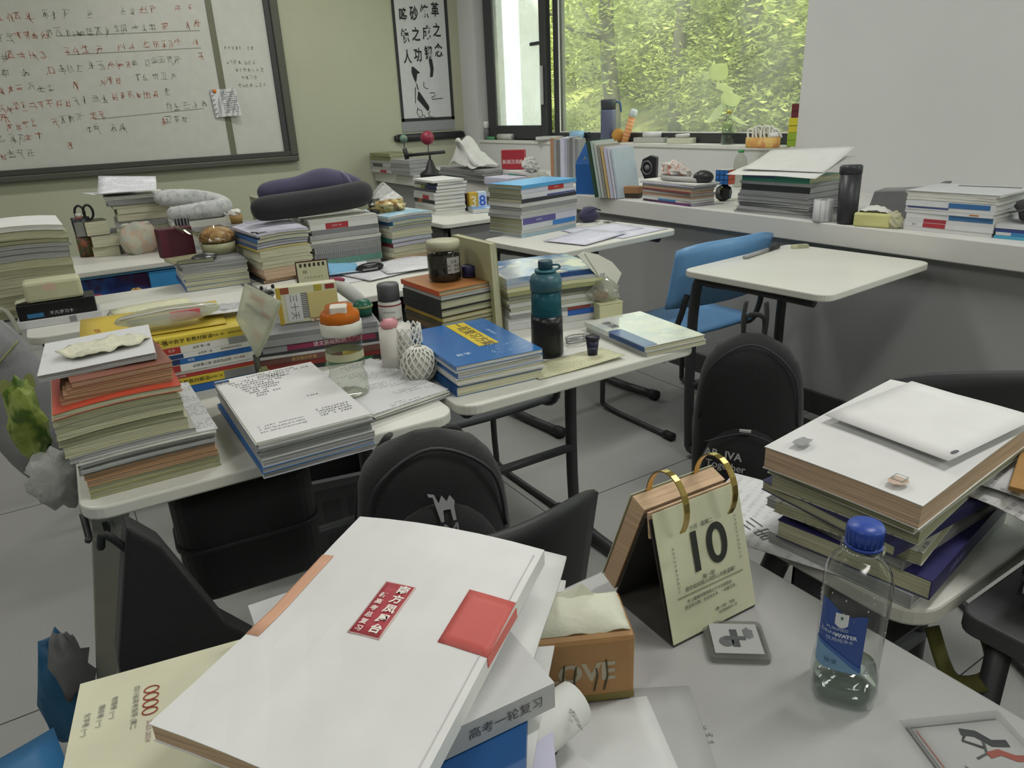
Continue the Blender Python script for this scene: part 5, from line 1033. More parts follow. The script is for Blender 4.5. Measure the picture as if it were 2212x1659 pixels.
# on C: maroon box, bread in wrapper on a bowl, booklets, spectacles case
p = on('C', .02, .55, .001); s = 1/px_m(p)
book('small cream booklet under the maroon box', (p.x+.02, p.y-.07, p.z), STK['C']['rz']+.2, .13, .09, .011, '8f8f70', 'n', 'B'); book('thin olive booklet beneath the bread bowl', (p.x+.04, p.y-.13, p.z), STK['C']['rz']-.1, .12, .05, .009, '5a5c4a', 'o', 'B')
t = thing('gift_box', 'maroon presentation box standing on the magazine pile', 'box', (p.x+.01, p.y+.05, p.z), STK['C']['rz']+.25)
MB().box(-35*s, 35*s, -.025, .025, 0, 62*s).build('box_body', mat('4a1626', .5), t, bevel=.003); MB().box(-36*s, -20*s, -.0256, -.025, 2*s, 60*s).build('spine_panel', mat('571c2e', .5), t); MB().box(12*s, 16*s, -.0256, -.025, 48*s, 53*s).build('gold_dot', mat('8a4a50', .4), t)
t = thing('sachet', 'silver striped sachet tucked behind the maroon box', 'sachet', (p.x+.05, p.y+.09, p.z+.0), STK['C']['rz']); MB().sheet(lambda u, v: ((u-.5)*30*s, .01*math.sin(5*u), v*76*s), 4, 6, .002).build('foil', mat('a9aaac', .3, 'bands', axis=0, n=90, c2='3a3b40'), t)
p = on('C', .70, .60, .001); s = 1/px_m(p)
t = thing('plastic_bowl', 'cream plastic bowl beneath the wrapped bread', 'bowl', p)
lathe_part('bowl_body', mat('a3a483', .45), t, [(.001, 0), (34*s, 0), (36*s, 22*s), (33.5*s, 22*s), (32*s, 3*s), (.001, 3*s)], 28, sy=.9)
t = thing('bread', 'brown bun in a shiny clear wrapper on the bowl', 'bread', p+Vector((0, 0, 22.4*s)))
MB().blob(0, 0, 12*s, 36*s, 30*s, 20*s, 20, 12, .12, 6, 2, flat=0.).build('bun', mat('b08a55', .45, 'art', c2='c9a878', c3='8a6038', scale=18), t, smooth=True)
MB().blob(0, 0, 13*s, 39*s, 33*s, 23*s, 20, 12, .3, 8, 3, flat=-.001).build('wrapper', clear_mat('bread_wrap', 'f6f4ee', .10), t, smooth=False)
MB().sheet(lambda u, v: (-30*s-50*s*u, (v-.5)*34*s*(.4+u), 18*s+22*s*u+6*s*math.sin(7*v)), 8, 8, .0008).build('wrapper_tail', clear_mat('bread_wrap', 'f6f4ee', .10), t, smooth=False)
p = on('C', .38, .16, .001); t = thing('spectacles_case', 'shiny dark spectacles case at the front of the pile', 'case', p, STK['C']['rz']+.05)
MB().blob(0, 0, 6*s, 26*s, 12*s, 8*s, 16, 9, 0, 1, flat=0.).build('case_body', mat('3a3b3e', .2), t, smooth=True); MB().tube([(-24*s, -10*s, 6*s), (0, -13*s, 7*s), (24*s, -10*s, 6*s)], .9*s, 6).build('chrome_line', mat('c9c9cc', .2, 'metal'), t, smooth=True)
p = at(512, 566, TZ); p = on('D', .0, .95); p = at_y(512, 482, 3.55); s = 1/px_m(p)
t = thing('paper_cup', 'brown and white snack cup behind the purple pillow', 'cup', p)
lathe_part('cup_body', mat('9a7a4a', .5), t, [(.001, 0), (12*s, 0), (14*s, 18*s), (.001, 18*s)], 16); MB().blob(0, 0, 22*s, 14*s, 14*s, 8*s, 12, 8, .4, 5).build('foam_top', mat('d2d1c8', .7), t)
bx = book('grey box file below the snack cup', (p.x, p.y, 0), 0, .14, .14, p.z-.0005, '8d8e8c', 'g', 'F', 'hard', name='box_file')
# gold snack bag on F
p = on('F', .35, .5, .003); s = 1/px_m(p)
t = thing('snack_bag', 'gold and silver opened snack bag on the cream stack', 'bag', p, STK['F']['rz'])
MB().blob(4*s, 0, 12*s, 44*s, 26*s, 17*s, 22, 12, .35, 3, 2.2, flat=0.).build('gold_body', mat('a88c4a', .22, 'art', c2='c9b986', c3='7a5a2c', scale=24, coat=.4), t)
m = MB(); m.add([(-44*s, -12*s, 18*s), (36*s, -14*s, 26*s), (30*s, 10*s, 30*s), (-40*s, 14*s, 24*s), (-6*s, 0, 62*s), (4*s, 4*s, 60*s), (-24*s, -4*s, 40*s), (22*s, 0, 42*s)], [(0, 1, 7, 6), (6, 7, 5, 4), (1, 2, 7), (2, 5, 7), (2, 3, 4, 5), (3, 0, 6), (3, 6, 4), (0, 3, 2, 1)]); m.build('silver_flap', mat('c3c3c0', .3, 'crumple', scale=60), t)
t = thing('metal_cup', 'small dark metal cup left of the gold snack bag', 'cup', on('F', -.22, .4, .001)+Vector((0, 0, -.03))); s = 1/px_m(p); t.location = on('F', .06, .5, .002)
lathe_part('cup_body', mat('55554e', .4), t, [(.001, 0), (11*s, 0), (13*s, 30*s), (11.5*s, 30*s), (10*s, 3*s), (.001, 3*s)], 18); lathe_part('rim', mat('8a8a80', .3), t, [(11.5*s, 30*s), (13.4*s, 30*s), (13.4*s, 32*s), (11.5*s, 32*s)], 18)
# binder clip on D
t = thing('binder_clip', 'black binder clip on the wavy cream stack', 'clip', on('D', .12, .03, .0005), STK['D']['rz']); s = 1/px_m(t.location)
MB().box(-14*s, 10*s, -6*s, 5*s, -.004, .004).build('body', mat('1d1e20', .4), t, bevel=.002); MB().tube([(-12*s, -2*s, .004), (-26*s, -4*s, .008), (-24*s, 6*s, .008), (-10*s, 3*s, .004)], 1*s, 6).build('wire_handle', mat('2a2b2d', .4), t, smooth=True)
# back desk: number blocks and blue booklet
p = at(1030, 432, TZ); p = at(1012, 462, TZ)+Vector((.10, .12, 0)); s = 1/px_m(p)
for i, (cv, n_, tc, lb) in enumerate([('c9a43a', '3', 'e6dcc0', 'yellow number block showing a three'), ('c3d3e6', '8', '3a5fc0', 'pale blue number block showing an eight')]):
    t = thing('number_block', lb, 'calendar', p+Vector((20*s*i, -3*s*i, 0)), -.25, 'number calendar blocks'); MB().box(-9.6*s, 9.6*s, -9.6*s, 9.6*s, 0, 36*s).build('block', mat(cv, .5), t, bevel=.002)
    text(n_, 30*s, mat(tc, .5), t, (0, -9.9*s, 17*s), (R(90), 0, 0), bold=.0015 if i else .0008)
t = thing('block_stand', 'dark wooden stand under the number blocks', 'stand', p+Vector((10*s, 4*s, -.0)), -.25); t.location.z = TZ+.0005; MB().box(-24*s, 26*s, -12*s, 12*s, 0, 1.4*s).build('base', mat('2a2c4a', .5), t); MB().box(-24*s, 26*s, 10*s, 13*s, 1.4*s, 34*s).build('back', mat('4a2f22', .5), t)
for c in bpy.data.objects:
    if c.name.startswith('number_block') and c.parent is None: c.location.z = TZ+.0006+1.4*s
p = at(1048, 457, TZ); s = 1/px_m(p)
book('white booklet with blue cover panel on the small back desk', (p.x, p.y+.02, TZ+.001), -.3, 58*s, .15, 9*s, 'd2d6dc', 'w', 'B', topm=mat('4a86cf', .3, 'art', c2='7fb0e0', c3='d0d8de', scale=9))
# desk 3: exam sheets, keys
Z3 = .80; rz3 = .10
for i, (px, py, lb, dr) in enumerate([(1355, 500, 'printed exam sheet lying toward the right of the ledge desk', .05), (1300, 497, 'exam sheet half covered by another on the ledge desk', -.2), (1265, 515, 'exam sheet with blue print beside the striped stack', .18)]):
    p = at(px, py, Z3); t = thing('exam_sheet', lb, 'paper', (p.x, p.y, Z3+.0016+.0016*i), rz3+dr)
    MB().sheet(lambda u, v: ((u-.5)*.30, (v-.5)*.21, .001+.004*u*u*(i == 2)), 6, 4, .0007).build('sheet', mat('cfcfdc', .7, 'print', n=90, ink=.35, inkc='6a6f90'), t, smooth=True)
p = at(1310, 482, Z3); t = thing('keys', 'bunch of keys with a white fob on the ledge desk', 'keys', p); s = 1/px_m(p)
MB().tube([(8*s*math.cos(a), 8*s*math.sin(a), .004) for a in [2*PI*i/14 for i in range(14)]], 1.1*s, 6, True).build('ring', mat('77787a', .3, 'metal'), t, smooth=True); MB().box(-26*s, -8*s, -4*s, 4*s, 0, .006).build('fob', mat('cfcfd0', .5), t, bevel=.001); MB().box(6*s, 34*s, -2*s, 2*s, 0, .003).build('key', mat('8a8b8e', .3, 'metal'), t)
t = thing('pouch', 'navy cloth pouch beyond the striped stack', 'bag', at(1266, 478, Z3)+Vector((0, -.05, .0)), 0); s = 1/px_m(t.location); MB().blob(0, .03, 14*s, 24*s, 18*s, 18*s, 14, 9, .3, 3, flat=0.).build('cloth', mat('3d3c5c', .8, 'cloth'), t, smooth=True); MB().tube([(-18*s, -4*s, 22*s), (0, -10*s, 30*s), (18*s, -4*s, 24*s)], 1.6*s, 6).build('drawstring', mat('26263a', .8), t)
# desk 4
p = at(1645, 548, TZ); t = thing('marker', 'black marker lying on the empty pale desk', 'marker', p, .20); s = 1/px_m(p)
MB().tube([(-.13, 0, .008), (.045, 0, .008)], .008, 10).build('barrel', mat('9a9b9c', .4), t, smooth=True); MB().tube([(.045, 0, .008), (.135, 0, .008)], .0085, 10).build('cap', mat('2a2a2c', .4), t, smooth=True)
p = at(1727, 536, TZ); t = thing('eraser', 'small cream eraser on the empty pale desk', 'eraser', p, -.5); MB().box(-.032, .032, -.011, .011, 0, .014).build('rubber', mat('b9b896', .6), t, bevel=.002); MB().box(-.012, .032, -.0114, .0114, -.0001, .0144).build('sleeve', mat('a3a38a', .6), t)
# row two: mask, black case, papers, black and white boxes
for i, (px, py, lb, dr, wv) in enumerate([(745, 600, 'printed worksheet on the second row under the blue mask', .1, 0), (830, 588, 'lined worksheet on the second row under the black case', .25, 1), (895, 578, 'large worksheet curling at the right end of row two', -.1, 1), (720, 590, 'worksheet poking out left beneath the others in row two', -.25, 0)]):
    p = at(px, py, TZ); t = thing('worksheet', lb, 'paper', (p.x, p.y, TZ+.001+.005*i), dr)
    MB().sheet(lambda u, v: ((u-.5)*.28, (v-.5)*.20, .001+wv*.014*(v**3)*math.sin(PI*u)), 8, 6, .0007).build('sheet', mat('d2d2d6', .7, 'print', n=80, ink=.35), t, smooth=True)
p = at(742, 590, TZ+.01); s = 1/px_m(p)
t = thing('face_mask', 'folded light blue face mask on the second row desk', 'mask', p, -.15)
MB().sheet(lambda u, v: ((u-.5)*66*s, (v-.5)*.05, .004+20*s*(v)*(1-.35*u)+.002*math.sin(v*20)), 8, 10, .0014).build('mask_fabric', mat('6ba0c0', .7, 'bands', axis=2, n=160, c2='7aaccb'), t, smooth=True); MB().tube(bez([(-32*s, -.02, 10*s), (-48*s, -.03, 2*s), (-36*s, -.02, 1*s)], 4), .8*s, 5).build('ear_loop', mat('d8d8da', .7), t)
p = at(800, 586, TZ+.008); s = 1/px_m(p)
t = thing('spectacles_case', 'glossy black spectacles case beside the blue mask', 'case', p, -.05)
MB().blob(0, 0, 9*s, 32*s, 11*s, 10*s, 20, 10, 0, 1, flat=0.).build('case_body', mat('1b1c1e', .2), t, smooth=True); MB().box(-20*s, 14*s, -11.6*s, -10*s, 5*s, 9*s).build('silver_print', mat('8a8b8c', .4), t)
p = at(134, 700, TZ); s = 1/px_m(p); rz = -.05
t = thing('white_box', 'flat white box under the black box on row two', 'box', (p.x, p.y+.05, TZ), rz); MB().box(-78*s, 80*s, -.05, .06, 0, 17*s).build('box_body', mat('c9c9cc', .5), t, bevel=.002); MB().box(18*s, 32*s, -.0505, -.05, 2*s, 15*s).build('grey_tab', mat('85868a', .5), t)
t = thing('black_box', 'flat black box with blue print on the white box', 'box', (p.x, p.y+.05, TZ+17.3*s), rz); MB().box(-72*s, 74*s, -.047, .06, 0, 33*s).build('box_body', mat('151618', .35), t, bevel=.002); MB().box(-56*s, -26*s, -.0475, -.047, 4*s, 13*s).build('blue_mark', mat('2f6f9c', .5), t); text('不凡学习卡 ·', 9*s, mat('c9cacb', .5), t, (10*s, -.0478, 9*s), (R(90), 0, 0))
t = thing('tissue_pack', 'cream tissue pack lying on the black box', 'tissue', (p.x+.005, p.y+.05, TZ+50.6*s), rz+.02); MB().box(-56*s, 52*s, -.04, .045, 0, 44*s).build('pack', mat('bdbc9c', .6, 'crumple', scale=14, dk=.9), t, bevel=.01); MB().box(-20*s, 4*s, -.0405, -.04, 24*s, 38*s).build('pink_print', mat('cdb0a0', .6), t); MB().sheet(lambda u, v: (-50*s+(u-1)*26*s, (v-.5)*.05-.01, 4*s+5*s*u), 4, 4, .002).build('loose_tissue', mat('d0d0bc', .7), t)
p = at(330, 700, TZ); s = 1/px_m(p)
for i, (dx, dy, lb, dr, cv) in enumerate([(0, .10, 'grey sheets at the bottom of the row-two paper heap', -.12, 'b9babc'), (.015, .10, 'printed sheets in the middle of the row-two paper heap', -.02, 'cfcfca'), (.03, .115, 'cream lined sheet on top of the row-two paper heap', .08, 'd3d3b4')]):
    t = thing('worksheet', lb, 'paper', (p.x+dx, p.y+dy, TZ+.001+.0055*i), dr); MB().sheet(lambda u, v: ((u-.5)*.235, (v-.5)*.24, .004+(.003*v**3*math.sin(PI*u*1.1) if i == 2 else 0)), 8, 6, .0036).build('sheets', mat(cv, .7, 'print', n=75, ink=.3), t, smooth=True)
# ---- desk 1 clutter: pencil pouch, yellow sheet, plastic folder, calendar etc
s_ = STK['L']; p = on('L', .36, .55, .001); s = 1/px_m(p)
t = thing('yellow_sheet', 'yellow cover sheet with red print under the pencil pouch', 'paper', on('L', .2, .75, .001), s_['rz']-.05); MB().sheet(lambda u, v: ((u-.5)*.30, (v-.5)*.20, .002+.012*v*v), 6, 6, .001).build('sheet', mat('c9b043', .55), t, smooth=True); text('2024', .016, mat('9a3a22', .5), t, (-.115, .0, .006), (0, 0, R(-80)))
t = thing('printed_card', 'grey printed card on the yellow-spined set', 'card', on('L', .86, .7, .0145), s_['rz']-.12); MB().sheet(lambda u, v: ((u-.5)*.10, (v-.5)*.10, .001), 2, 2, .0008).build('card', mat('a9aaac', .5, 'art', c2='c9cac8', c3='85868a', scale=14), t)
t = thing('pencil_pouch', 'clear frosted pencil pouch with pink patch on the yellow book', 'pouch', on('L', .34, .42, .0145), s_['rz']+.02)
FROST = clear_mat('frosted_plastic', 'e3e6d6', .05, dust=.75)
MB().blob(0, 0, .018, .112, .042, .019, 26, 10, .1, 3, 2, flat=0.).build('pouch_skin', FROST, t, smooth=True); MB().tube([(-.10, -.02, .028), (0, -.024, .036), (.10, -.02, .03)], .0022, 6).build('zip', mat('cfcfca', .5), t, smooth=True)
MB().box(.0, .062, -.034, -.028, .012, .030).build('pink_patch', mat('c95f6a', .5), t, bevel=.001)
for i, cv in enumerate(('8aa0a8', 'b9b9b0', '6a6f5a')): MB().tube([(-.085, -.01+.012*i, .012), (.08, -.008+.012*i, .014)], .004, 7).build('pen', mat(cv, .5), t, smooth=True)
# upright clear folder
YF = 1.628
fp = [at_y(px_, py_, YF) for px_, py_ in ((530, 612), (606, 650), (592, 700), (560, 765), (552, 770), (536, 735), (511, 692))]; c0 = Vector((fp[4].x, YF, TZ+.001))
t = thing('clear_folder', 'clear plastic pencil case standing on its tip between the sets', 'case', c0); poly = [(q.x-c0.x, q.z-c0.z) for q in fp]
MX = Matrix.Rotation(R(90), 4, 'X')
MB().prism(poly[::-1], -.009, .009, MX).build('shell', clear_mat('folder_plastic', 'dde0cc', .06, dust=.62), t, bevel=.002)
e1, e2 = Vector(poly[1]), Vector(poly[3]); e3 = Vector((-.008, -.004))
MB().prism([tuple(e1), tuple(e1+e3), tuple(e2+e3), tuple(e2)], -.0105, .0105, MX).build('edge_strip', clear_mat('edge_plastic', 'e8ead8', .12, dust=.5), t)
def inp(u, v): a_ = Vector(poly[0]).lerp(Vector(poly[1]), u); b_ = Vector(poly[6]).lerp(Vector(poly[3]), u); return a_.lerp(b_, v)
for nm, u0, u1, v0, v1, cv in (('peach_eraser', .2, .62, .12, .26, 'c9a088'), ('grey_ruler', .15, .75, .40, .48, '8a8d8a'), ('pink_note', .55, .85, .72, .9, 'c9b09c'), ('red_pen', .62, .9, .33, .42, '9a5a50')):
    MB().prism([tuple(inp(u0, v0)), tuple(inp(u1, v0)), tuple(inp(u1, v1)), tuple(inp(u0, v1))], -.003, .003, MX).build(nm, mat(cv, .6), t)
MB().tube([(0, 0, 0), (.0, 0, poly[4][1]+.004)], .006, 8).build('dark_base', mat('3a3d34', .6), t, smooth=True); MB().blob(.012, .0, .022, .014, .012, .02, 12, 8, .5, 4).build('green_tassel', mat('6d704a', .7), t)
# note box with sticky notes and mini calendar
p = at(668, 800, TZ); s = 1/px_m(p); q = on('M', .46, .55, .001)
t = thing('note_box', 'card box with yellow sticky notes standing on the dark-spined set', 'box', q, STK['M']['rz']-.0); s = 1/px_m(q)
bw_, bh_ = 62*s, 78*s
MB().box(-bw_, bw_, -.035, .0, 0, bh_).build('box_body', mat('c4c3a8', .6), t, bevel=.002); MB().box(-bw_*1.0, -bw_*.86, -.0358, -.035, 0, bh_).build('yellow_spine', mat('b59a3a', .6), t)
MB().box(-bw_*.98, -bw_*.58, -.0356, -.035, bh_*.82, bh_*.99).build('brown_corner', mat('8a4a33', .6), t); MB().box(-bw_*.72, -bw_*.22, -.0358, -.035, bh_*.05, bh_*.80).build('white_label', mat('c9c9c9', .6), t); MB().box(-bw_*.22, -bw_*.02, -.0357, -.035, bh_*.12, bh_*.80).build('barcode_strip', mat('4a4b4c', .6, 'bands', axis=2, n=220, c2='b5b5b2'), t)
text('三十天', 18*s, mat('77787a', .6), t, (-bw_*.48, -.0362, bh_*.45), (R(90), R(90), 0)); MB().box(.0, bw_*.98, -.0375, -.035, bh_*.10, bh_*.80).build('sticky_notes', mat('c4b57c', .7), t, bevel=.0005); MB().box(bw_*.62, bw_*.92, -.0358, -.035, bh_*.84, bh_*.97).build('red_seal', mat('8a2f2a', .6), t); MB().box(bw_*.25, bw_*.5, -.0358, -.035, bh_*.82, bh_*.99).build('olive_patch', mat('a59a35', .6), t)
MB().box(bw_*.02, bw_*.7, -.0359, -.035, bh_*.0, bh_*.09).build('orange_drawing', mat('b5713a', .6, 'art', c2='c9c3a8', c3='8a4a2a', scale=60), t)
p = (q+Vector((.01, .09, 0))); 
t = thing('desk_calendar', 'small cream desk calendar behind the note box', 'calendar', on('M', .60, .98, .001)+Vector((0, .04, 0)), STK['M']['rz']+.05); t.location.z = TZ+.001; s = 1/px_m(t.location); H0 = STK['M']['h']
rise = z_at(640, 632, t.location.x, t.location.y)-TZ; top_ = z_at(640, 566, t.location.x, t.location.y)-TZ; hw = 33*s
m = MB(); m.add([(-hw, -.02, rise*.0), (hw, -.02, 0), (hw, .0, top_), (-hw, .0, top_), (-hw, .06, 0), (hw, .06, 0)], [(0, 1, 2, 3), (3, 2, 5, 4), (0, 3, 4), (1, 5, 2), (0, 4, 5, 1)]); m.build('stand', mat('4a1f24', .5), t)
g_ = lambda v: -.02+.02*v/top_
m = MB(); m.add([(-hw*.94, g_(rise*.4)-.002, rise*.4), (hw*.94, g_(rise*.4)-.002, rise*.4), (hw*.94, g_(top_*.985)-.002, top_*.985), (-hw*.94, g_(top_*.985)-.002, top_*.985)], [(0, 1, 2, 3)]); m.build('page', mat('c4c3a4', .7), t)
for i in range(6): MB().box(-hw*.75+i*hw*.28, -hw*.75+i*hw*.28+hw*.12, g_(top_*.95)-.0035, g_(top_*.95)-.001, top_*.93, top_*.97).build('punch_hole', mat('26272a', .6), t)
text('10', 9*s, mat('3f4034', .6), t, (-hw*.5, g_(top_*.87)-.003, top_*.87), (R(80), 0, 0))
for r_ in range(5):
    text('  '.join(str(1+7*r_+k) for k in range(7) if 1+7*r_+k < 32), 5.4*s, mat('4a4b40', .6), t, (0, g_(top_*.8)-.003, top_*(.80-.062*r_)), (R(80), 0, 0), name='date_row')
t = thing('cow_figurine', 'little black and white animal figurine by the mini calendar', 'figurine', on('M', .16, .92, .001)); s = 1/px_m(t.location)
MB().blob(0, 0, 50*s, 15*s, 10*s, 13*s, 14, 10).build('head', mat('3a3b3c', .5, 'art', c2='d5d5d0', c3='1d1e1f', scale=45), t, smooth=True); lathe_part('body', mat('5a5b5c', .5, 'art', c2='cfcfca', c3='2a2b2c', scale=45), t, [(.001, 0), (13*s, 0), (14*s, 20*s), (9*s, 42*s), (.001, 44*s)], 14)
for k in (-1, 1): MB().blob(k*12*s, 0, 62*s, 4*s, 3*s, 5*s, 8, 6).build('ear', mat('1d1e1f', .6), t, smooth=True)
# toy shoe, green lid, supplement jar
t = thing('toy_shoe', 'white plush toy foot with pink lining behind the orange-capped bottle', 'toy', on('M', .82, .7, .001), -.4); s = 1/px_m(t.location)
MB().tube(bez([(-32*s, 0, 62*s), (-10*s, 0, 50*s), (14*s, 0, 28*s), (30*s, 0, 10*s)], 5), [8*s, 12*s, 14*s, 15*s, 15*s, 15*s, 16*s, 16*s, 16*s, 16*s, 15*s, 15*s, 14*s, 13*s, 12*s, 8*s], 12).build('plush', mat('c4c4c2', .85, 'cloth', dk=.92), t, smooth=True, sub=1)
MB().blob(-20*s, 0, 66*s, 18*s, 9*s, 7*s, 12, 8).build('pink_lining', mat('8a3a50', .7), t, smooth=True)
for k in range(3): MB().tube([(22*s+5*s*k, -13*s, 6*s), (22*s+5*s*k, -13*s, 24*s)], 1.8*s, 6).build('toe_stripe', mat('9a7a68', .7), t)
t = thing('green_jar', 'dark green faceted jar lid behind the white bottle', 'jar', on('M', .9, .35, .001)); s = 1/px_m(t.location); lathe_part('body', mat('1f5a48', .3), t, [(.001, 0), (20*s, 0), (22*s, 20*s), (16*s, 32*s), (.001, 34*s)], 8); lathe_part('rim', mat('7a8a5a', .4), t, [(20*s, 18*s), (22.6*s, 18*s), (22.6*s, 22*s), (20*s, 22*s)], 16)
p = at(850, 738, TZ); p = Vector((p.x, p.y, TZ+.001)); s = 1/px_m(p); zt_ = z_at(848, 612, p.x, p.y)-TZ
t = thing('supplement_jar', 'white supplement jar with grey lid and red lettering', 'jar', p)
rj = 24*s; lathe_part('body', mat('c4c4be', .45), t, [(.001, 0), (rj, 0), (rj*1.03, .004), (rj*1.03, zt_*.68), (rj*.85, zt_*.73), (.001, zt_*.73)], 26); lathe_part('lid', mat('55565a', .45), t, [(.001, zt_*.73), (rj*.97, zt_*.73), (rj*.97, zt_*.97), (rj*.9, zt_), (.001, zt_)], 26); lathe_part('red_ring', mat('8a3a3a', .5), t, [(rj*1.035, zt_*.645), (rj*1.035, zt_*.67)], 26, cap=False)
def wrap_text(body, size, hexc, t, r, z, yaw, name='lettering', sp=1.0):
    """lettering bent round a cylinder, centred on direction yaw"""
    o = text(body, size, mat(hexc, .5), t, (0, 0, 0), name=name, spacing=sp); me = o.data.copy(); o.data = me
    for v in me.vertices:
        a = yaw+v.co.x/r; x, y = v.co.x, v.co.y; v.co = (r*math.cos(a), r*math.sin(a), z+y)
    o.matrix_local = Matrix.Identity(4); return o
yw = math.atan2(-p.y, -p.x)
wrap_text('innerPower', 11*s, '7a3a38', t, rj*1.045, zt_*.42, yw+.1); wrap_text('氨糖软骨素', 8*s, '7a4a44', t, rj*1.045, zt_*.33, yw+.1); wrap_text('NUTRITION', 5*s, '6a6a66', t, rj*1.045, zt_*.55, yw-.1)
# orange-capped tumbler bottle
p = at(756, 848, TZ); kz = STK['K']['top']; p = Vector((p.x, p.y, kz)); p = at(756, 850, kz); p.z = kz+.001; s = 1/px_m(p); h_ = z_at(752, 655, p.x, p.y)-kz
t = thing('sports_bottle', 'clear bottle with translucent orange flip cap on the papers', 'bottle', p, yw)
rb = 42*s
lathe_part('body', CLR, t, [(rb*.7, .003), (rb*.95, 0), (rb*1.02, .008), (rb*.98, h_*.2), (rb*.86, h_*.27), (rb*.86, h_*.3), (rb*.97, h_*.36), (rb*.92, h_*.5), (rb*.96, h_*.66), (rb*.92, h_*.70)], 30)
lathe_part('water', clear_mat('water', 'dfe6e2', .05), t, [(.001, .004), (rb*.93, .004), (rb*.98, .009), (rb*.94, h_*.2), (rb*.82, h_*.265), (rb*.82, h_*.3), (.001, h_*.3)], 30)
lathe_part('collar', mat('d0cfc6', .4), t, [(rb*.9, h_*.69), (rb*1.02, h_*.69), (rb*1.02, h_*.815), (rb*.95, h_*.82), (.001, h_*.82)], 30)
ORC = mat('d2742a', .3, trans=.25, ior=1.2)
lathe_part('cap', ORC, t, [(.001, h_*.82), (rb*1.0, h_*.82), (rb*1.0, h_*.89), (rb*.9, h_*.92), (rb*.72, h_*.94), (rb*.68, h_*.985), (.001, h_*.99)], 10)
MB().prism(rrect(-rb*.15, rb*.72, -rb*.42, rb*.42, rb*.12, 4), h_*.9, h_*.995).build('flip_button', mat('cfc9bc', .45), t, bevel=.002)
lathe_part('scale_print', mat('a9a98c', .5), t, [(rb*.955, h_*.42), (rb*.935, h_*.50)], 30, cap=False).hide_render = False
bpy.data.objects.remove(t.children[-1])
# white bottle, foam nets and pink pig
p = at(862, 800, TZ); p.z = kz+.001 if False else TZ+.001; s = 1/px_m(p); h_ = z_at(850, 690, p.x, p.y)-TZ
t = thing('lotion_bottle', 'white lotion bottle with pink lid wrapped in foam net', 'bottle', p)
lathe_part('body', mat('cfccc6', .4), t, [(.001, 0), (34*s, 0), (36*s, 4*s), (35*s, h_*.86), (.001, h_*.86)], 24, sy=.8); MB().blob(-14*s, -6*s, h_*.94, 20*s, 14*s, 12*s, 14, 9).build('pig_lid', mat('cf8f96', .45), t, smooth=True)
for k in (-1, 1): MB().lathe([(.001, 0), (5*s, 0), (.001, 10*s)], 8, Matrix.Translation((-14*s+k*12*s, -8*s, h_*.98))).build('pig_ear', mat('cf8f96', .45), t)
def net(t, cx, cz, r0, r1, h, nm, seed, lean=0., ball=False):
    m = MB(); n, k = 16, 9
    for i in range(n):
        for sg in (-1, 1):
            pts = []
            for j in range(k+1):
                v = j/k; a = 2*PI*(i+sg*j*.5)/n
                if ball: th = .25+v*(PI-.5); r = r0*math.sin(th); z = cz-r0*math.cos(th)*1.05
                else: r = r0+(r1-r0)*v; z = cz+h*v
                pts.append((cx+lean*v+r*math.cos(a), r*.9*math.sin(a), z))
            m.tube(pts, 1.9*s, 5)
    m.build(nm, mat('d6d6d0', .75), t, smooth=True)['kind'] = 'stuff'
t = thing('foam_net', 'upright white foam fruit net around the lotion bottle', 'net', p+Vector((.022, -.012, 0))); net(t, 0, 4*s, 37*s, 31*s, h_*.84, 'mesh', 1)
p2 = at(912, 832, TZ); s = 1/px_m(p2)
t = thing('fruit', 'round fruit in a white foam net beside the blue textbooks', 'fruit', p2+Vector((.006, .02, 0))); MB().blob(0, 0, 40*s, 36*s, 34*s, 40*s, 20, 14).build('flesh', mat('c9c8bc', .6), t, smooth=True); net(t, 0, 41*s, 40*s, 0, 0, 'foam_mesh', 2, ball=True)
# jar on N, blue cap, standing cream book
p = on('N', .50, .52, .001); s = 1/px_m(p); h_ = 84*s; rj = 36*s
t = thing('glass_jar', 'glass jar with cream lid full of dark tea leaves', 'jar', p)
lathe_part('glass', clear_mat('jar_glass', 'dfe2dc', .06), t, [(rj*.8, .001), (rj*.97, 0), (rj, .006), (rj, h_*.72), (rj*.92, h_*.78)], 28); lathe_part('contents', mat('3c3a36', .9, 'crumple', scale=140), t, [(.001, .004), (rj*.93, .004), (rj*.95, h_*.64), (rj*.6, h_*.66), (.001, h_*.65)], 28); lathe_part('lid', mat('b5b49a', .45), t, [(.001, h_*.79), (rj*1.0, h_*.79), (rj*1.0, h_*.95), (rj*.95, h_), (.001, h_)], 28)
yj = math.atan2(-p.y, -p.x); m = MB()
for i in range(9):
    a = yj+.15+i*.11
    m.v += [(rj*1.01*math.cos(a), rj*1.01*math.sin(a), h_*.22), (rj*1.01*math.cos(a), rj*1.01*math.sin(a), h_*.62)]
m.f += [(2*i, 2*i+2, 2*i+3, 2*i+1) for i in range(8)]; m.build('paper_label', mat('a3a3a0', .6), t, smooth=True)
for k in range(3): wrap_text('茶叶 · 净含量' if k else '红茶', 7*s, '55554f', t, rj*1.02, h_*(.5-.1*k), yj+.58)
t = thing('bottle_cap', 'loose navy bottle cap beside the glass jar', 'cap', on('N', .92, .45, .001)); lathe_part('cap', mat('36365e', .4), t, [(.001, 0), (17*s, 0), (17*s, 22*s), (15*s, 24*s), (.001, 24*s)], 18); lathe_part('seal_ring', mat('2a2a4a', .4), t, [(16.8*s, 1*s), (17.8*s, 1*s), (17.8*s, 4*s), (16.8*s, 4*s)], 18)
pA = at(1087, 714, TZ); h_ = min(.27, z_at(1079, 524, pA.x, pA.y)-TZ); pB = at(1005, 507, TZ+h_); dv = (pB-pA); dv.z = 0; rzb_ = math.atan2(dv.y, dv.x)
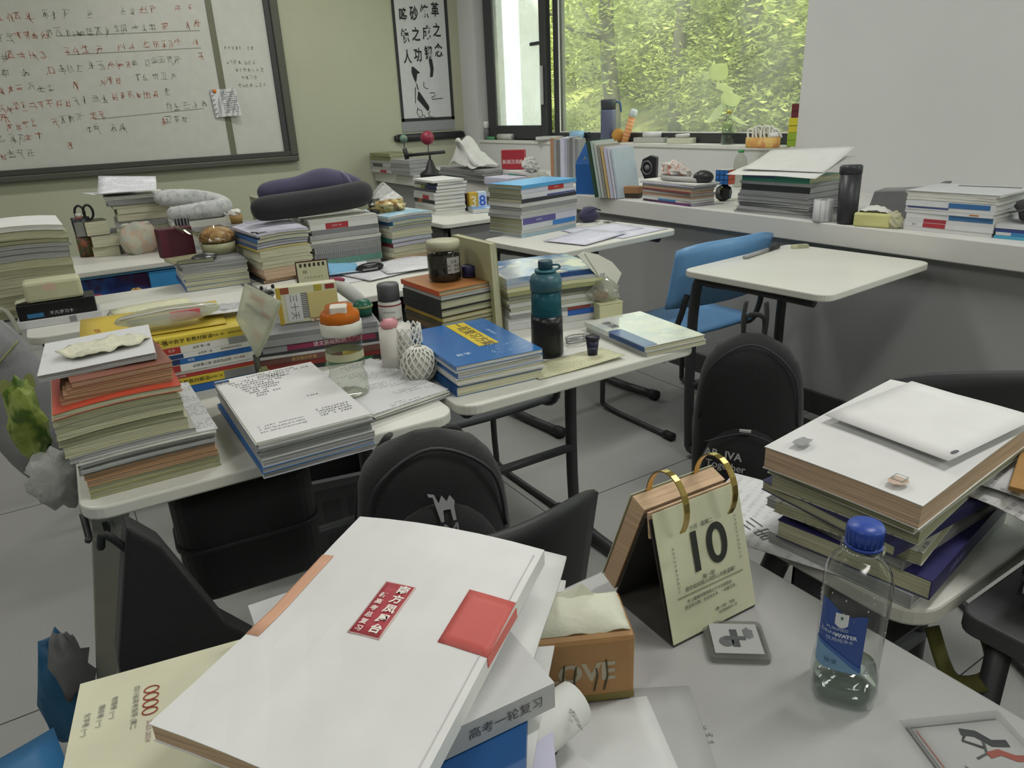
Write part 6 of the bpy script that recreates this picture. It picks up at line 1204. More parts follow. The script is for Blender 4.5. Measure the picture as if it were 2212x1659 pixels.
t = book('cream hardback standing upright between the two piles', (0, 0, 0), 0, h_, .205, .020, 'b4b48c', 'n', 'B', 'soft')
t.matrix_world = Matrix.Translation((pA.x, pA.y, TZ+.001)) @ Matrix.Rotation(rzb_-PI/2, 4, 'Z') @ Matrix.Rotation(R(-2), 4, 'Y') @ Matrix.Rotation(R(-90), 4, 'Y') @ Matrix.Translation((h_/2, .1025, .0))
# teal bottle
p = at(1183, 766, TZ); s = 1/px_m(p); h_ = z_at(1178, 562, p.x, p.y)-TZ; rb = 33*s
t = thing('water_bottle', 'tall teal translucent water bottle half full of dark drink', 'bottle', p, -.6)
TEAL = mat('2f6a78', .25, trans=.55, ior=1.2)
lathe_part('body', TEAL, t, [(.001, 0), (rb*.96, 0), (rb*1.03, .006), (rb*1.0, h_*.35), (rb*.96, h_*.55), (rb*.94, h_*.70), (.001, h_*.70)], 28)
lathe_part('drink', mat('17181b', .3), t, [(.001, -.0002), (rb*.985, -.0002), (rb*1.05, .006), (rb*1.02, h_*.35), (rb*1.0, h_*.44), (.001, h_*.44)], 28)
lathe_part('shoulder', mat('3a6470', .35), t, [(.001, h_*.70), (rb*1.0, h_*.70), (rb*1.02, h_*.80), (rb*.9, h_*.85), (rb*.52, h_*.89), (.001, h_*.89)], 28)
lathe_part('cap', mat('2a4a58', .35), t, [(.001, h_*.89), (rb*.46, h_*.89), (rb*.46, h_*.99), (rb*.42, h_), (.001, h_)], 20); lathe_part('neck_ring', mat('3f7582', .35), t, [(rb*.46, h_*.885), (rb*.68, h_*.885), (rb*.68, h_*.91), (rb*.46, h_*.91)], 20)
MB().tube(bez([(rb*.62, 0, h_*.9), (rb*.9, 0, h_*.92), (rb*.8, 0, h_*.95), (rb*.45, 0, h_*.95)], 4), 2.2*s, 6).build('carry_loop', mat('3a6470', .4), t, smooth=True)
# cable, cup, note paper
p = at(1262, 792, TZ); t = thing('note_paper', 'cream lined notepaper under the small dark cup', 'paper', (p.x-.01, p.y+.035, TZ+.001), -.05); MB().sheet(lambda u, v: ((u-.5)*.24, (v-.5)*.10, .002+.008*u*u*(1-v)), 8, 4, .0008).build('sheet', mat('c9c8a8', .7, 'print', n=95, ink=.35), t, smooth=True)
t = thing('scrap_paper', 'white scrap sheet beneath the notepaper by the teal bottle', 'paper', (p.x-.03, p.y+.07, TZ+.0004), .06); MB().sheet(lambda u, v: ((u-.5)*.22, (v-.5)*.11, .0005), 4, 4, .0004).build('sheet', mat('cfcfcb', .7), t)
p = at(1280, 770, TZ); p.z = TZ+.006; s = 1/px_m(p); t = thing('small_cup', 'tiny navy paper cup on the notepaper', 'cup', p)
lathe_part('cup_body', mat('25243f', .4), t, [(.001, 0), (10.5*s, 0), (14*s, 34*s), (12.8*s, 34*s), (9.5*s, 2*s), (.001, 2*s)], 20); lathe_part('lid', mat('1a1a2a', .4), t, [(.001, 34*s), (15.5*s, 34*s), (15.5*s, 40*s), (12*s, 42*s), (.001, 42*s)], 20); wrap_text('八马茶', 5*s, '8f8fc0', t, 13*s, 16*s, math.atan2(-p.y, -p.x))
p = at(1245, 742, TZ); t = thing('cable', 'coiled clear charging cable beside the teal bottle', 'cable', p); s = 1/px_m(p); pts = []
for i in range(40): a = 2*PI*i/13; pts.append(((26+3*math.sin(i))*s*math.cos(a), 9*s*math.sin(a)*1.6, .004+.0005*i))
MB().tube(pts, 1.7*s, 6).build('wire', mat('8f9090', .35), t, smooth=True); MB().box(20*s, 34*s, -4*s, 4*s, .0, .008).build('plug', mat('a9a9a8', .4), t, bevel=.001)
# bag, tissue and box at right end of O
q = at(1322, 690, TZ); s = 1/px_m(q)
t = thing('cream_box', 'cream carton at the end of the pile by the teal bottle', 'box', q, -.2); MB().box(-30*s, 26*s, -.0, .07, 0, 34*s).build('carton', mat('c9c8a4', .6), t, bevel=.002); MB().box(-31*s, 27*s, -.001, .071, 34*s, 37*s).build('lid', mat('bdbc98', .6), t, bevel=.001)
t = thing('plastic_bag', 'crinkled clear plastic bag on the cream carton', 'bag', q+Vector((0, .035, 37.5*s)), -.2); MB().blob(0, 0, 22*s, 36*s, 22*s, 26*s, 20, 12, .45, 5, 2.6, flat=0.).build('film', clear_mat('bag_film', 'eceee8', .16, dust=.35), t); MB().blob(-8*s, 0, 12*s, 18*s, 12*s, 10*s, 12, 8, .3, 2, flat=.001).build('brown_contents', mat('9a7358', .7), t)
YN = at(1322, 690, TZ).y+.04
fp = [at_y(px_, py_, YN) for px_, py_ in ((1248, 552), (1262, 544), (1290, 549), (1322, 566), (1342, 590), (1330, 618), (1326, 650), (1304, 650), (1298, 604), (1272, 578))]; c0 = Vector((fp[7].x, YN, fp[7].z))
t = thing('napkin', 'white paper napkin sticking up behind the plastic bag', 'tissue', c0)
MB().prism([(q.x-c0.x, q.z-c0.z) for q in fp][::-1], -.0015, .0015, MX).build('paper', mat('dcdbd0', .8), t); MB().tube([(fp[1].x-c0.x, -.002, fp[1].z-c0.z-.004), (fp[8].x-c0.x, -.002, fp[8].z-c0.z), (.01, -.002, .005)], .0015, 6).build('fold', mat('c4c3b8', .8), t)
# ------------------------------------------------------------------ foreground desk
def frame(c, rz):
    ex = Vector((math.cos(rz), math.sin(rz), 0)); ey = Vector((-ex.y, ex.x, 0)); return lambda x, y, z: Vector((c[0]+ex.x*x+ey.x*y, c[1]+ex.y*x+ey.y*y, z))
FGG = 'books in the foreground pile'
zb = TZ+.001
for i, (cx, cy, rz, w_, d_, t_, cv, pg, sd, lb) in enumerate([
        (.125, .43, -.9, .20, .27, .022, '8d8e90', 'g', 'R', 'grey book at the bottom of the foreground pile'),
        (.13, .44, -.8, .205, .275, .018, 'c9c9d4', 'l', 'R', 'lavender book low in the foreground pile'),
        (.12, .43, -.95, .205, .27, .016, 'cfd0d0', 'w', 'R', 'white book low in the foreground pile'),
        (.01, .522, -.183, .215, .29, .022, 'cfceb4', 'y', 'L', 'cream book with printed cover overhanging the foreground desk'),
        (.155, .45, -.62, .18, .24, .016, '1f4f86', 'w', 'R', 'blue-covered book under the grey-spined one in front')]):
    if i == 4: z_ = .829
    else: z_ = zb; zb += t_+.0006
    if i == 3: z_ = .8075; cream_z = z_+t_
    if i == 4: z_ = .8315; cx, cy = .165, .437
    o = book(lb, (cx, cy, z_), rz, w_, d_, t_, cv, pg, sd, group=FGG)
    if i == 3:
        cream = o
        for k in range(4):
            MB().tube([(-.044+.007*math.cos(a)*.9, .108-.0095*k+.0042*math.sin(a), t_+.0005) for a in [2*PI*q/12 for q in range(12)]], .0007, 4, True).build('red_ring_print', mat('a04a3e', .6), o)
        for k, (x_, n_) in enumerate([(-.057, '四川省高考指导 (第二'), (-.075, '物理卷 (一)'), (-.085, '理综卷 (一)'), (-.096, '化学卷 (一)')]):
            text(n_, .0058, mat('6d6e6c', .6), o, (x_, .118-.006*k, t_+.0008), (0, 0, R(-90)), align='LEFT', name='cover_lettering')
        text('2023-2024', .006, mat('9a7a86', .6), o, (-.044, .068, t_+.0008), (0, 0, R(-90)), align='LEFT', name='cover_lettering')
# grey spined book
o = book('thick white book with grey lettered spine below the top one', (.176, .515, .849), -.06+.0, .20, .245, .026, 'b9babb', 'w', 'F', group=FGG)
spine_text(o, .20, .245, .026, 'F', '高考一轮复习', .77, .0115, '4a4b50')
# fanned white papers to the right
for i, (cx, cy, rz, z_, lb) in enumerate([(.238, .52, -.75, .8285, 'lowest white sheet bundle fanned from the foreground pile'), (.222, .535, -.70, .834, 'middle white sheet bundle fanned from the foreground pile'), (.252, .542, -.82, .8765, 'upper white sheet bundle curling beside the tissue box')]):
    t = thing('paper_sheets', lb, 'papers', (cx, cy, z_), rz, 'white sheets fanned from the pile')
    MB().sheet(lambda u, v: ((u-.5)*.20, (v-.5)*(.20 if i == 2 else .25), .001-.012*u**3*(i == 2)+.004*math.sin(6*v)*u), 10, 8, .003).build('sheets', mat('d2d2d2', .7), t, smooth=True)
t = thing('rolled_paper', 'white exam paper rolled loosely under the foreground pile', 'paper', (.252, .418, .7995), .02)
P = []
MB().tube([(-.06, -.012, 0), (.0, -.006, 0), (.062, .0, .002)], [.026, .024, .021], 18).build('roll', mat('d2d2d0', .7), t, smooth=True)
m = MB(); m.tube([(.0625, 0, .002), (.064, 0, .002)], .017, 16); m.build('roll_core', mat('a5a5a4', .7), t)
text('真题试卷练习', .008, mat('4a4b4c', .6), t, (.046, -.0165, .0165), (R(48), 0, R(70)), name='edge_lettering')
t = thing('lavender_sheets', 'pale lavender sheets sloping out beneath the blue book', 'papers', (.178, .425, .7995), -.55); MB().sheet(lambda u, v: ((u-.5)*.19, (v-.5)*.19, .026-.012*u), 6, 6, .004).build('sheets', mat('bdbbd2', .6), t, smooth=True)
for i, (x_, y_, r_) in enumerate([(.285, .385, .4), (.265, .362, .2), (.245, .345, .55)]):
    t = thing('torn_paper', 'torn white paper scrap, %s from the rolled exam paper' % ['first', 'second', 'third'][i], 'paper', (x_, y_, TZ+.001+.006*i), r_); MB().sheet(lambda u, v: ((u-.5)*.045, (v-.5)*.05, .004+.008*u*v), 4, 4, .001).build('scrap', mat('cfcfcf', .7), t)
# the big white book on top
WB = (.164, .511); wz = .884; wr = R(-54)
wf = lambda x, y: .010*(max(0, -x/.1))**2*0+.006*(y/.14)+.012*max(0, -x/.107)*max(0, -y/.14)+.004*math.sin(11*y)-.006*(x/.107)**2
o = book('big white exam booklet with red title block on the foreground pile', (WB[0], WB[1], wz), wr, .215, .296, .017, 'd8d8d8', 'p', 'R', wf=wf, group=FGG)
wt = .017; oc = cov(o)
def decal(nm, x0, x1, y0, y1, hexc, dz=.0006, n=6):
    MB().sheet(lambda u, v: (x0+(x1-x0)*u, y0+(y1-y0)*v, wt+dz+wf(x0+(x1-x0)*u, y0+(y1-y0)*v)), n, n, .0004).build(nm, mat(hexc, .5), oc, smooth=True)
decal('title_border', -.0185, .0135, -.0145, .0535, 'd8b8b4', .0005); decal('title_block', -.017, .012, -.013, .052, 'a83a44', .0009); decal('red_label', .062, .1078, .0, .067, 'c25a55', .0006)
decal('orange_band', -.1077, -.094, -.04, .077, 'd0a083', .0006)
MB().box(.1072, .1084, .0, .067, .001, wt-.006).build('red_label_side', mat('c9665e', .5), o)
def dtext(s_, x, y, size, hexc, b=.0):
    o2 = text(s_, size, mat(hexc, .5), oc, (x, y, wt+.0016+wf(x, y)), (0, 0, 0), name='title_lettering', bold=b)
for k, ch in enumerate('南方凤凰台'): dtext(ch, .0045, .0445-.0125*k, .0118, 'e6dcd6', .0004)
for k, ch in enumerate('新高考总复习'): dtext(ch, -.0105, .034-.0085*k, .0075, 'e0ccc8', .0002)
decal('fold_line', .1005, .1012, -.136, .136, 'bcbcbc', .0005, 8)
# tissue box (kraft wrapped)
c = Vector((.357, .487, TZ)); rz = R(-27)
t = thing('tissue_box', 'kraft paper tissue pack with a tissue pulled out', 'tissue', c, rz)
MB().box(-.068, .062, -.033, .04, 0, .082).build('pack', mat('a07a4e', .5, 'crumple', scale=16, dk=.86), t, bevel=.006)
text('LOVE', .030, mat('a9a08c', .6), t, (.005, -.0334, .040), (R(90), 0, 0), bold=.001); MB().box(.012, .052, -.022, -.014, .0822, .0826).build('dark_label', mat('4a4236', .6), t); MB().box(-.06, .061, -.0336, -.033, .004, .012).build('olive_base_print', mat('7a7040', .6), t)
for k, (x_, z_) in enumerate(((.0, .05), (.02, .046), (.03, .055), (-.012, .052))): MB().tube([(x_, -.0337, .018), (x_+.004*math.sin(k), -.0337, .036), (x_+.002, -.0337, z_)], .0009, 5).build('printed_sprig', mat('4a4a34', .6), t)
MB().sheet(lambda u, v: (-.072+.13*u, -.026+.06*v, .0835+.022*math.sin(PI*u)**.8*math.sin(PI*v)**.7+.006*noise.noise(Vector((u*6, v*5, 3)))), 16, 10, .0016).build('tissue_sheet', mat('cdcdbc', .8, 'crumple', scale=40, str=.5, dk=.95), t, smooth=True)
m = MB(); m.add([(.0, .0, .10), (.03, .014, .098), (.016, .010, .116), (-.03, .0, .10), (.012, .02, .098)], [(0, 1, 2), (3, 0, 2), (1, 4, 2), (4, 3, 2)]); m.build('tissue_peak', mat('cfcfbe', .8), t)
# flip calendar
A = Vector((.482, .461, TZ)); B = Vector((.611, .456, TZ)); rz = math.atan2(B.y-A.y, B.x-A.x); w_ = .129; h_ = .148
t = thing('flip_calendar', 'ring-bound desk flip calendar showing a big number ten', 'calendar', A, rz)
DK = mat('333230', .6); OL = mat('c6c8ac', .7); PG = mat('c9ab8c', .8, 'pages', n=700, dk=.75)
sl = .042/h_
MB().box(0, w_, -.0, .105, .0005, .003).build('base_plate', mat('45443f', .6), t)
def slab(nm, m_, y0, z0, y1, z1, th, x0=0., x1=w_):
    d = Vector((0, y1-y0, z1-z0)).normalized(); n_ = Vector((0, -d.z, d.y)) * th; P = [Vector((x, y, z)) for x in (x0, x1) for y, z in ((y0, z0), (y1, z1))]
    MB().add([P[0], P[2], P[3], P[1], P[0]-n_, P[2]-n_, P[3]-n_, P[1]-n_], [(0, 3, 2, 1), (4, 5, 6, 7), (0, 1, 5, 4), (1, 2, 6, 5), (2, 3, 7, 6), (3, 0, 4, 7)]).build(nm, m_, t)
slab('front_board', DK, .003, .003, .045, h_-.006, .002); slab('rear_board', DK, .105, .003, .053, h_-.006, -.002)
slab('front_page', OL, .0, .004, .042, h_+.002, -.0012)
slab('flipped_pages', PG, .108, .012, .056, h_, .022, .002, w_-.004); slab('flipped_top_page', mat('c6c8ac', .7), .131, .020, .0785, h_+.009, .0008, .001, w_-.003)
slab('inner_pages', PG, .046, h_-.03, .0495, h_+.001, -.003)
GOLD = mat('c9b070', .22, 'metal')
for x_ in (.026, .098):
    pts = [(x_, .046+.031*math.cos(a), h_+.004+.040*math.sin(a)) for a in [R(-35)+R(250)*i/18 for i in range(19)]]
    m = MB()
    for i, q in enumerate(pts):
        ny_, nz_ = math.cos(R(-35)+R(250)*i/18), math.sin(R(-35)+R(250)*i/18)
        m.v += [(x_-.004, q[1]+ny_*.0008, q[2]+nz_*.0008), (x_+.004, q[1]+ny_*.0008, q[2]+nz_*.0008), (x_+.004, q[1]-ny_*.0008, q[2]-nz_*.0008), (x_-.004, q[1]-ny_*.0008, q[2]-nz_*.0008)]
    for i in range(18): m.f += [(4*i+k, 4*i+(k+1) % 4, 4*i+4+(k+1) % 4, 4*i+4+k) for k in range(4)]
    m.f += [(3, 2, 1, 0), (72, 73, 74, 75)]
    m.build('ring', GOLD, t, smooth=False, bevel=.0004)
tilt = math.atan2(h_, .042); INKC = mat('2c2e30', .6)
def cal_text(s_, u, v, size, b=0., col_='2f312f', vert=False, al='CENTER'):
    o2 = text(s_, size, mat(col_, .6), t, (w_*u, .042*v-.0024, .004+(h_-.002)*v), (tilt, 0, 0), name='page_lettering', bold=b, align=al)
cal_text('10', .52, .60, .066, .0011); cal_text('十月 · 星期二', .5, .80, .0062); cal_text('每一刻', .5, .405, .0062); cal_text('愿你如初般人间的心也能温暖！', .53, .365, .0058)
MB().box(w_*.12, w_*.9, .042*.32-.0022, .042*.32-.0014, .004+h_*.318, .004+h_*.3205).build('rule_line', mat('6d6f5a', .6), t)
cal_text('世上最美的事情莫过于今天刚刚好，', .5, .275, .0046); cal_text('既没有太晚，也没有太早，一切都正好。', .5, .235, .0046); cal_text('《春·小城》 节选', .62, .12, .0044); cal_text('每天都是新的一页', .66, .085, .0036)
for k, ch in enumerate('宜读书写字静坐冥想出行'): cal_text(ch, .15, .70-.033*k, .0034, col_='55574a')
for k, ch in enumerate('岁次癸卯年辛酉月甲子日'): cal_text(ch, .90, .76-.033*k, .0034, col_='55574a')
# water bottle
p = Vector((.577, .318, TZ)); h_ = .19; r_ = .0305; rz = math.atan2(-p.y, -p.x)+PI/2
t = thing('water_bottle', 'clear square water bottle with blue cap and blue label', 'bottle', p, rz+.12)
PET = clear_mat('bottle_pet', 'f0f2f0', .045)
prof = [(r_*.55, .006), (r_*.8, .001), (r_*.97, .004), (r_*1.02, .02), (r_*1.0, .034), (r_*.95, .044), (r_*.97, .10), (r_*.99, .135), (r_*.97, .148), (r_*.80, .160), (r_*.55, .170), (r_*.46, .175), (r_*.45, .186)]
lathe_part('body', PET, t, prof, 40, sq=3.4); t.scale = (1, 1, .955)
lathe_part('water', clear_mat('water_fg', 'e2e8e6', .07), t, [(.001, .004), (r_*.9, .004), (r_*.98, .02), (r_*.96, .032), (.001, .032)], 40, sq=3.4)
BC = mat('2a48a0', .35); CAPO = lathe_part('cap', BC, t, [(.001, .186), (r_*.53, .186), (r_*.54, .201), (r_*.50, .2045), (.001, .2045)], 48); lathe_part('cap_ring', BC, t, [(r_*.50, .1815), (r_*.55, .1815), (r_*.55, .1848), (r_*.50, .1848)], 40); lathe_part('neck_flange', PET, t, [(r_*.46, .178), (r_*.64, .1785), (r_*.64, .1805), (r_*.46, .181)], 40)
for k in range(40): MB().box(r_*.538, r_*.549, -.0006, .0006, .187, .2015, Matrix.Rotation(2*PI*k/40, 4, 'Z')).build('cap_rib', BC, CAPO) if k % 2 == 0 else None
def sqr(a, k=3.4): return 1/((abs(math.cos(a))**k+abs(math.sin(a))**k)**(1/k))
def wrapq(nm, a0, a1, zf0, zf1, hexc, off, n=14, k_=6):
    m = MB(); P = []
    for i in range(n+1):
        a = a0+(a1-a0)*i/n
        for j in range(k_+1):
            u = i/n; z0_, z1_ = zf0(u), zf1(u); z_ = z0_+(z1_-z0_)*j/k_; rr = (r_*.985+off)*sqr(a); P.append((rr*math.cos(a), rr*math.sin(a), z_))
    m.add(P, [(i*(k_+1)+j, (i+1)*(k_+1)+j, (i+1)*(k_+1)+j+1, i*(k_+1)+j+1) for i in range(n) for j in range(k_)]); return m.build(nm, mat(hexc, .4, spec=.5), t, smooth=True)
a0, a1 = R(-150), R(-72)
LBL = wrapq('label', a0, a1, lambda u: .050, lambda u: .128-.012*u+.004*math.sin(8*u), '2a4a92', .0004); wrapq('label_wave', a0, a1, lambda u: .050, lambda u: .082-.022*u+.003*math.sin(5*u), '6d93b4', .0008); wrapq('label_stripe', a0, a1, lambda u: .0775-.022*u+.003*math.sin(5*u), lambda u: .0815-.020*u+.003*math.sin(5*u), '3a62a4', .0010)  # blue label with pale wave and a printed stripe along its upper edge
def lab_text(s_, size, hexc, ang, z_, b=0.):
    o2 = text(s_, size, mat(hexc, .5), LBL, (0, 0, 0), name='label_lettering', bold=b); me = o2.data.copy(); o2.data = me
    for v in me.vertices:
        a = ang+v.co.x/(r_*1.12); rr = (r_*.985+.0014)*sqr(a); v.co = (rr*math.cos(a), rr*math.sin(a), z_+v.co.y-(v.co.x)*.0)
    o2.matrix_local = Matrix.Identity(4)
ac = (a0+a1)/2
wrapq('shield_emblem', ac-.17, ac+.17, lambda u: .1065-.004*math.sin(PI*u), lambda u: .1195, 'd5d8dc', .0010, 8); wrapq('emblem_diamond', ac-.04, ac+.04, lambda u: .1145-.0022*(1-abs(2*u-1)), lambda u: .1145+.0022*(1-abs(2*u-1)), '2f6a4a', .0016, 4)
lab_text('PURIFIED', .0048, 'b9c6dc', ac-.08, .1005); lab_text('DRINKING', .0052, 'c3cfe0', ac-.14, .0945); lab_text('WATER', .0060, 'd0d8e6', ac+.16, .0935, .0002); lab_text('饮用纯净水', .0050, 'b9c6dc', ac+.02, .0875); lab_text('怡宝', .0062, '3a5a80', ac-.15, .060)
r2 = random.Random(9)
for k in range(26):
    a = R(r2.uniform(-190, 20)); z_ = r2.uniform(.09, .15); rr = r_*.985*sqr(a)*(1 if z_ < .145 else .95); MB().blob(rr*math.cos(a), rr*math.sin(a), z_, .0008, .0008, .0011, 6, 5).build('droplet', clear_mat('drop', 'ffffff', .35), t, smooth=True)
# card in clear case
c = at(1588, 1392, TZ); rz = R(-38)
t = thing('card_case', 'clear plastic case with a grey printed card beside the calendar', 'case', c, rz)
MB().prism(rrect(-.033, .033, -.031, .031, .006, 3), 0, .0075).build('case_shell', clear_mat('case_plastic', 'd6d8d6', .08, dust=.25), t, bevel=.001); MB().box(-.026, .026, -.024, .024, .0076, .0086).build('card', mat('a9aaaa', .6), t)
MB().lathe([(.001, 0), (.008, 0), (.008, .0003), (.001, .0003)], 18, Matrix.Translation((-.011, -.006, .0087))).build('printed_disc', mat('5f6264', .6), t); MB().box(-.005, .003, -.014, .014, .0087, .0090).build('printed_bar', mat('4a4d50', .6), t); MB().box(-.012, .011, -.003, .003, .0087, .0091).build('printed_bar', mat('55585a', .6), t); MB().blob(.015, .008, .0086, .006, .011, .0006, 12, 5, .4, 3).build('printed_figure', mat('6d7072', .6), t)
# loose papers on the desk
def lay(nm, lb, px, py, rz, w_, d_, m_, z_=TZ+.001, curl=0., cat='paper', th=.0007):
    c = at(px, py, z_); t = thing(nm, lb, cat, c, rz); MB().sheet(lambda u, v: ((u-.5)*w_, (v-.5)*d_, .0009+curl*(1-u)**2*v), 6, 6, th).build('sheet', m_, t, smooth=True); return t
lay('translucent_folder', 'grey translucent folder lying under the foreground pile', 1340, 1640, -.55, .17, .17, mat('a9aaaa', .35))
lay('envelope', 'white folded paper lying at the bottom of the foreground desk', 1335, 1655, -.42, .105, .15, mat('d0d1d1', .7), TZ+.0026, .004)
t = thing('desk_note', 'pencilled trigonometry notes on the foreground desk top', 'note', at(1500, 1600, TZ)+Vector((0, 0, .0007)), R(-32))
for k, s_ in enumerate(['2cosB·cosA−C', '2sinB(cosB−cosA)', '2sinC cosB−sinA', 'cosA=½']): text(s_, .0052, mat('5a5b5e', .7), t, (0, .014-.0085*k, .0), name='handwriting')
t = lay('drawing', 'ink drawing with red brush marks in a clear sleeve at bottom right', 2120, 1640, R(-28), .09, .085, mat('bdbebe', .6), TZ+.001, 0, 'drawing')
for nm, pts, r2_, cv in (('sleeve_border', [(-.043, -.04), (-.043, .04), (.043, .04)], .0007, '77787a'), ('red_border', [(-.039, -.036), (-.039, .036)], .0006, 'a8645c'), ('ink_brushwork', [(.0, .03), (.012, .026), (.02, .014), (.034, .012)], .0042, '3c3f44'), ('ink_brushwork', [(.004, .028), (-.004, .02), (.01, .01)], .0016, '3c3f44'), ('ink_brushwork', [(.014, .018), (.008, .004), (-.004, .0)], .0012, '55585c'), ('red_brushwork', [(.008, .002), (.02, .004), (.03, -.004), (.042, -.006)], .0036, 'a85a4e'), ('grey_sketch', [(-.03, -.01), (-.024, -.026), (-.014, -.016), (-.02, -.006)], .0009, '77797c')):
    MB().tube([(x, y, .0013) for x, y in pts], r2_, 8, sy=.12).build(nm, mat(cv, .6), t)
t = thing('sleeve', 'clear plastic sleeve over the ink drawing', 'sleeve', t.location+Vector((0, 0, .0032)), R(-28)); MB().sheet(lambda u, v: ((u-.5)*.10, (v-.5)*.095, .0005), 3, 3, .0003).build('film', clear_mat('sleeve_film', 'f6f6f6', .03), t)

# ------------------------------------------------------------------ right desk: fanned pile
RP = (.87, .448); zz = TZ+.001; FR_ = 'papers in the right-hand pile'
t = thing('worksheet', 'white worksheet with blue marks sliding from under the right pile', 'paper', (.80, .55, zz), .35); MB().sheet(lambda u, v: ((u-.5)*.19, (v-.5)*.24, .001+.0*u), 6, 6, .0008).build('sheet', mat('cfd0d2', .65, 'print', n=70, ink=.2), t, smooth=True)
text('册三', .03, mat('55585a', .6), t, (-.045, .03, .0016), (0, 0, R(60)), name='lettering'); MB().add([(-.05, .10, .0015), (-.01, .105, .0015), (-.04, .075, .0015)], [(0, 1, 2)]).build('blue_corner', mat('6fa5cc', .6), t)
for k in range(4): MB().box(-.07+.008*k, -.066+.008*k, -.05, -.02, .0013, .0016).build('blue_stroke', mat('6f9fc6', .6), t)
specs = [(.88, .455, .10, .28, .19, .018, 'b9bcc0', 'g', 'F', None, 'grey book at the bottom of the right-hand pile'), (.875, .447, .16, .27, .19, .026, '2b2a5c', 'n', 'F', None, 'purple book low in the right-hand pile'), (.885, .46, .02, .28, .19, .012, '8f9090', 'g', 'F', None, 'grey booklet resting on the purple book'),
         (.865, .46, .2, .26, .18, .017, 'a9aa94', 'o', 'R', 1, 'curled printed booklet above the purple book'), (.87, .45, -.04, .29, .19, .014, '33345c', 'o', 'F', 1, 'dark blue booklet in the middle of the right-hand pile'), (.865, .455, .12, .27, .185, .018, 'aaab98', 'o', 'R', 1, 'olive-edged booklet under the thick white one'), (.87, .45, .05, .29, .19, .013, 'c9c9c6', 'o', 'R', 1, 'thin white booklet under the thick white one')]
for i, (cx, cy, rz, w_, d_, t_, cv, pg, sd, cu, lb) in enumerate(specs):
    k_ = .0018*cu if cu else 0
    o = book(lb, (cx, cy, zz+.0005), rz, w_, d_, t_, cv, pg, sd, wf=(lambda x, y, k_=k_, w_=w_, i=i: k_*(x/w_+.5)*i), group=FR_, topm=PR('b5b6a8', n=90) if cu and i % 2 else None); zz += t_+.0006
    if i == 1: spine_text(o, w_, d_, t_, 'F', '必修四 数学', .3, .010, '8a88b8')
zt = zz
o = book('thick white exam booklet on top of the right-hand pile', (.866, .447, zt+.011), .075, .312, .195, .030, 'd3d3d3', 'p', 'R', wf=lambda x, y: .007*(x/.312)-.004*math.cos(9*y)*max(0, -x/.156)-.006*(2*y/.195)**2*.5, group=FR_)
text('□', .02, mat('8f8f86', .6), o, (-.13, -.06, .0305), name='corner_emblem'); MB().blob(-.125, .065, .0298, .014, .009, .0008, 10, 5, .5, 3).build('corner_stamp', mat('8d8e90', .6), o); MB().blob(-.135, -.06, .0286, .012, .010, .0008, 10, 5, .5, 5).build('flower_stamp', mat('b9a394', .6), o)
t = thing('paper_sheet', 'loose white sheet on top of the thick right-hand booklet', 'paper', (.905, .44, zt+.0475), -.04); MB().sheet(lambda u, v: ((u-.5)*.19, (v-.5)*.165, .001+.004*u), 6, 6, .0008).build('sheet', mat('d4d4d4', .7), t, smooth=True); MB().blob(-.07, -.075, .002, .007, .003, .0005, 10, 5, .4, 2).build('ink_blot', mat('55585c', .6), t)
t = thing('wooden_ruler', 'wooden ruler sticking out beneath the right-hand booklet', 'ruler', (1.0, .352, zt-.004), .32); MB().box(-.11, .17, -.012, .012, 0, .006).build('wood', mat('a57c45', .55, 'pages', n=200, dk=.8), t, bevel=.001); MB().box(-.105, .165, -.0118, -.009, .0061, .0063).build('scale_marks', mat('6a4a28', .6), t)
for i, (cx, cy, rz, z_, lb) in enumerate([(1.02, .37, .18, zt-.014, 'printed sheet hanging out right of the pile, upper one'), (1.0, .36, .02, zt-.024, 'printed sheet hanging out right of the pile, lower one')]):
    t = thing('worksheet', lb, 'paper', (cx, cy, z_), rz); MB().sheet(lambda u, v: ((u-.5)*.24, (v-.5)*.19, .001-.014*max(0, .4-v)*2.2), 6, 8, .001).build('sheet', mat('cfcfd0', .65, 'print', n=80, ink=.4), t, smooth=True)
for i, (cx, cy, rz, z_, lb, cv) in enumerate([(1.24, .50, .25, TZ+.001, 'grey printed sheets at the far end of the right desk', 'b9babc'), (1.235, .50, .12, TZ+.021, 'white booklet at the far end of the right desk', 'cfcfd0')]):
    book(lb, (cx, cy, z_), rz, .2, .24, .018, cv, 'w', 'L', group=FR_, topm=mat(cv, .6, 'print', n=60, ink=.3, cover=.6))
# dark side desk with the black books
ds = thing('side_desk', 'dark grey desk at the right edge carrying black books', 'desk', (.806, -.22, 0)); DKT = mat('4a4b4d', .5)
MB().prism(rrect(0, .6, 0, .54, .02, 4), .715, .742).build('tabletop', DKT, ds, bevel=.003)
for x_, y_ in ((.03, .5), (.57, .5), (.03, .04), (.57, .04)): MB().tube([(x_, y_, 0), (x_, y_, .715)], .014, 8).build('leg', LEG, ds, smooth=True)
MB().tube([(.03, .04, .45), (.03, .5, .45)], .009, 8).build('side_rail', LEG, ds, smooth=True)
SB = 'books on the dark side desk'
book('tan-edged book under the black books at the right edge', (.975, .22, .743), .3, .22, .16, .03, '3a2326', 'b', 'B', 'hard', group=SB); book('black book in the middle at the right edge', (.972, .225, .774), .26, .23, .17, .022, '232428', 'g', 'F', 'hard', group=SB)
o = book('glossy black book on top at the right edge', (.975, .225, .797), .22, .22, .165, .034, '1d1e21', 'g', 'L', 'hard', group=SB, coat=1); text('0172', .009, mat('b9b9b9', .5), o, (-.1112, .05, .017), (R(90), 0, R(-90)), name='spine_lettering')
